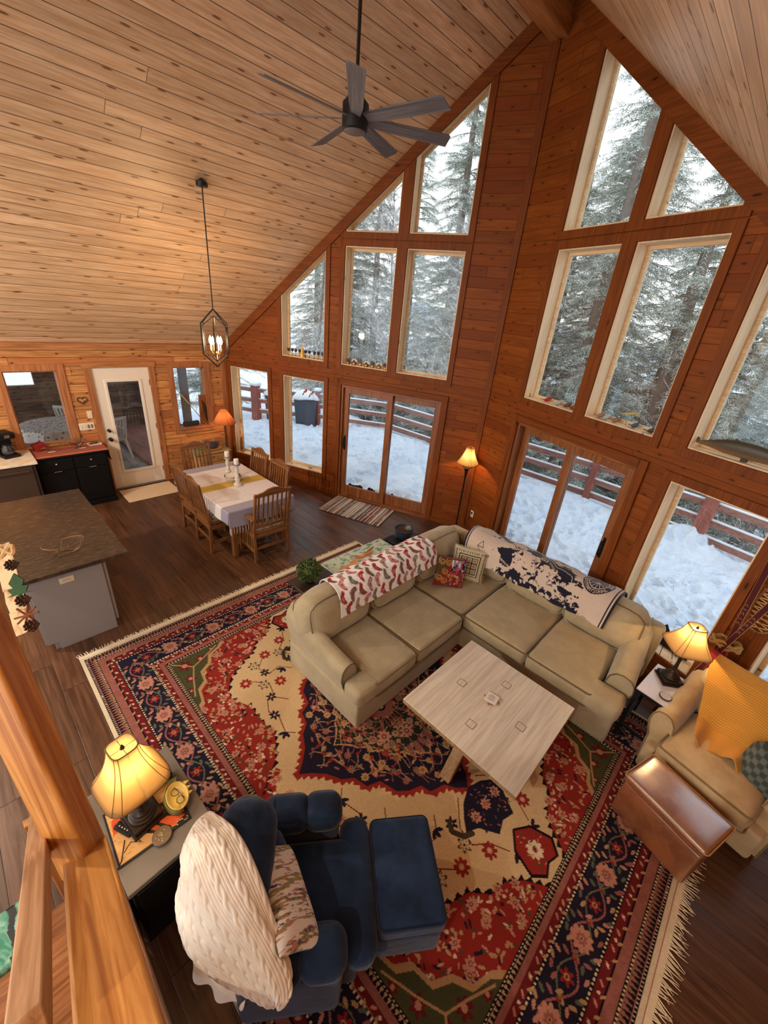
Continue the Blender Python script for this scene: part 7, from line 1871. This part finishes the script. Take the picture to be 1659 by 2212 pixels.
for k in range(9):
    q = MB(); x0 = 6.03+.235*k; zt = .188*(k+1); q.box(x0-6.1-.03, x0-6.1+.245, -.42, .49 if k else .40, zt-.04, zt); q.build('tread', M_tread, st_, bevel=.006)
    q = MB(); q.box(x0-6.1-.005, x0-6.1+.012, -.42, .48, zt-.188, zt-.04); q.build('riser', M_tread, st_)
o = B('green_cloth', None, None, (5.88,6.16,-4.62,-4.19,.19,.27), bevel=.02)
def f_teal(b):
    X = sep(coords()); co = coords(); n = noise(co, 7, 4, .6, 1.5); c = mix(smooth(n, .35, .65), sr(30,130,100), sr(150,206,180)); s = ((X[1]*4.5+n*.5).fract()-.5).abs(); c = mix(smooth(s, .40, .44), c, sr(20,22,20)); P(b, Base_Color=c, Roughness=.5)
o.data.materials.append(mat('teal_print', f_teal)); tag(o, 'teal green folded cloth with black stripes on the lowest stair', 'cloth')
# birch bark garland hanging on the post
g = thing('birch_bark_garland', 'birch bark garland with pinecones and a green tree hanging at the left edge', 'garland', (6.51,-3.80,2.49))
def f_bb(b):
    X = sep(coords()); n = noise(comb(X[0]*40, X[1]*40, X[2]*10), 1, 4); P(b, Base_Color=mix(smooth(n, .45, .7), sr(236,206,160), sr(160,110,66)), Roughness=.8)
M_bb = mat('birch_bark_sheet', f_bb); M_cone = plain('pinecone_scales', sr(84,60,46), .8, 0, .4, 120)
p0, p1 = Vector((6.435,-3.797,2.60)), Vector((6.572,-3.812,2.39)); O_ = Vector((6.51,-3.80,2.49)); dn = (p1-p0).normalized(); ac_ = Vector((.55,.80,.15)).normalized(); ac_ = (ac_-dn*ac_.dot(dn)).normalized(); fr_n = ac_.cross(dn); fr_n = fr_n if fr_n.x > 0 else -fr_n 
for k in range(4):
    q = MB(); c = p0.lerp(p1, (k+.5)/4)-O_; rk = random.Random(k); pl = []
    for a, b_ in ((-1,-1),(-.3,-1.05),(.4,-.95),(1,-1),(1.05,0),(.95,1),(.2,.92),(-.4,1.06),(-1,1),(-1.06,.1)): pl.append((a*.023+rk.uniform(-.002,.002), b_*.032+rk.uniform(-.002,.002)))
    q.prism(pl, -.001, .001, lambda x, y, z: tuple(c+ac_*x+dn*y+fr_n*z)); q.build('bark_sheet', M_bb, g)
def cone(c, s):
    q = MB(); rk = random.Random(int(c[0]*1e4))
    for i in range(40):
        t = i/40; a = i*2.4; r_ = .019*s*math.sin(PI*(.12+.85*t))**.8; p = Vector(c)-O_+ac_*((t-.5)*.05*s)+(dn*math.cos(a)+fr_n*math.sin(a))*r_*.5; o_ = (dn*math.cos(a)+fr_n*math.sin(a)); s2_ = ac_.cross(o_)
        q.add([p-s2_*.005*s, p+o_*r_*.9-s2_*.006*s-ac_*.004, p+o_*r_*1.05-ac_*.006, p+o_*r_*.9+s2_*.006*s-ac_*.004, p+s2_*.005*s], [(0,1,2,3,4)])
    q.build('pinecone', M_cone, g, solid=.0012)
cone((6.512,-3.785,2.572), .55); cone((6.593,-3.788,2.506), .6); cone((6.642,-3.790,2.454), .6)
c = Vector((6.573,-3.792,2.540))-O_; q = MB()
tr_ = [(-.028,-.02),(-.014,-.016),(-.022,-.004),(-.010,-.002),(-.016,.010),(0,.030),(.016,.010),(.010,-.002),(.022,-.004),(.014,-.016),(.028,-.02),(.004,-.02),(.004,-.03),(-.004,-.03),(-.004,-.02)]
q.prism([(x*1.15,y*1.15) for x, y in tr_], -.002, .002, lambda x, y, z: tuple(c-dn*y+ac_*x+fr_n*z)); q.build('green_tree', plain('green_felt', sr(52,84,54), .9, 0, .2, 90), g)
c = Vector((6.60,-3.796,2.462))-O_; q = MB()
for a in (0, .9, 1.9, 2.6): d_ = ac_*math.cos(a)+dn*math.sin(a); q.tube([c-d_*.03, c+d_*.03], .0028, 5)
q.build('twigs', plain('rusty_twig', sr(130,70,36), .8), g)
c = Vector((6.485,-3.79,2.603))-O_; q = MB(); q.tube([c+ac_*.02*math.cos(t)+dn*.012*math.sin(2*t) for t in [2*PI*k/16 for k in range(16)]], .006, 6, closed=True); q.build('raffia_bow', plain('raffia', sr(206,170,120), .9), g, smooth=True)
# ---------------------------------------------------------------- pendants added out of view behind the camera to brighten the room
for i, (x, y, z, pw, lab) in enumerate([(2.3,-5.6,3.2,250,'added black pendant brightening the room from the kitchen side, behind the view'),(4.2,-6.2,3.9,150,'added black pendant brightening the room from the middle, behind the view'),(7.6,-5.8,3.5,110,'added black pendant brightening the room from the loft side, behind the view')]):
    r = thing('added_pendant', lab, 'fill lamp', (x,y,z), group='added fill pendants behind the viewer')
    q = MB(); q.lathe([(.02,.14),(.05,.13),(.11,.06),(.125,.03),(.12,.03),(.045,.12),(.02,.13)], 28, cap=False); q.build('shade', M_black, r, smooth=True)
    zc = EV+SL*(x if x < RX else 2*RX-x); q = MB(); q.tube([(0,0,.13),(0,0,zc-z)], .008, 8); q.build('rod', M_black, r)
    l = plight('added_fill_light', (x,y,z-.22 if False else z), pw, (1,.86,.68), .035)
# ---------------------------------------------------------------- camera, sky, lamps
cam = bpy.data.cameras.new('camera'); co_ = bpy.data.objects.new('camera', cam); COL.objects.link(co_); S.camera = co_
Rm = ((0.71108157,0.6974844,0.08876097),(0.36896644,-0.26270251,-0.89154425),(-0.59852048,0.66671051,-0.44415125))
X_, Y_, Z_ = Vector(Rm[0]), -Vector(Rm[1]), -Vector(Rm[2])
co_.matrix_world = Matrix(((X_.x,Y_.x,Z_.x,7.8165),(X_.y,Y_.y,Z_.y,-3.7831),(X_.z,Y_.z,Z_.z,3.2685),(0,0,0,1)))
cam.sensor_fit = 'VERTICAL'; cam.sensor_height = 24; cam.lens = 879.867*24/2212; cam.clip_start = .02; cam.clip_end = 600
w = bpy.data.worlds.new('overcast'); S.world = w; w.use_nodes = True; NT.cur = w.node_tree
bg = w.node_tree.nodes['Background']
dz = sep(coords('Generated'))[2]
skyc = mix(smooth(dz, -.1, .7), sr(240,241,242), sr(208,217,229))
NT.cur.links.new(skyc.k, bg.inputs[0]); bg.inputs[1].default_value = SKY
S.view_settings.view_transform = 'Standard'; S.view_settings.look = 'None'; S.view_settings.gamma = 1; S.view_settings.use_curve_mapping = False
S.view_settings.exposure = EXPO
S.cycles.max_bounces = 10; S.cycles.diffuse_bounces = 5; S.cycles.glossy_bounces = 3; S.cycles.transmission_bounces = 6; S.cycles.transparent_max_bounces = 24
S.cycles.caustics_reflective = False; S.cycles.caustics_refractive = False; S.cycles.sample_clamp_indirect = 6
S.cycles.use_denoising = True
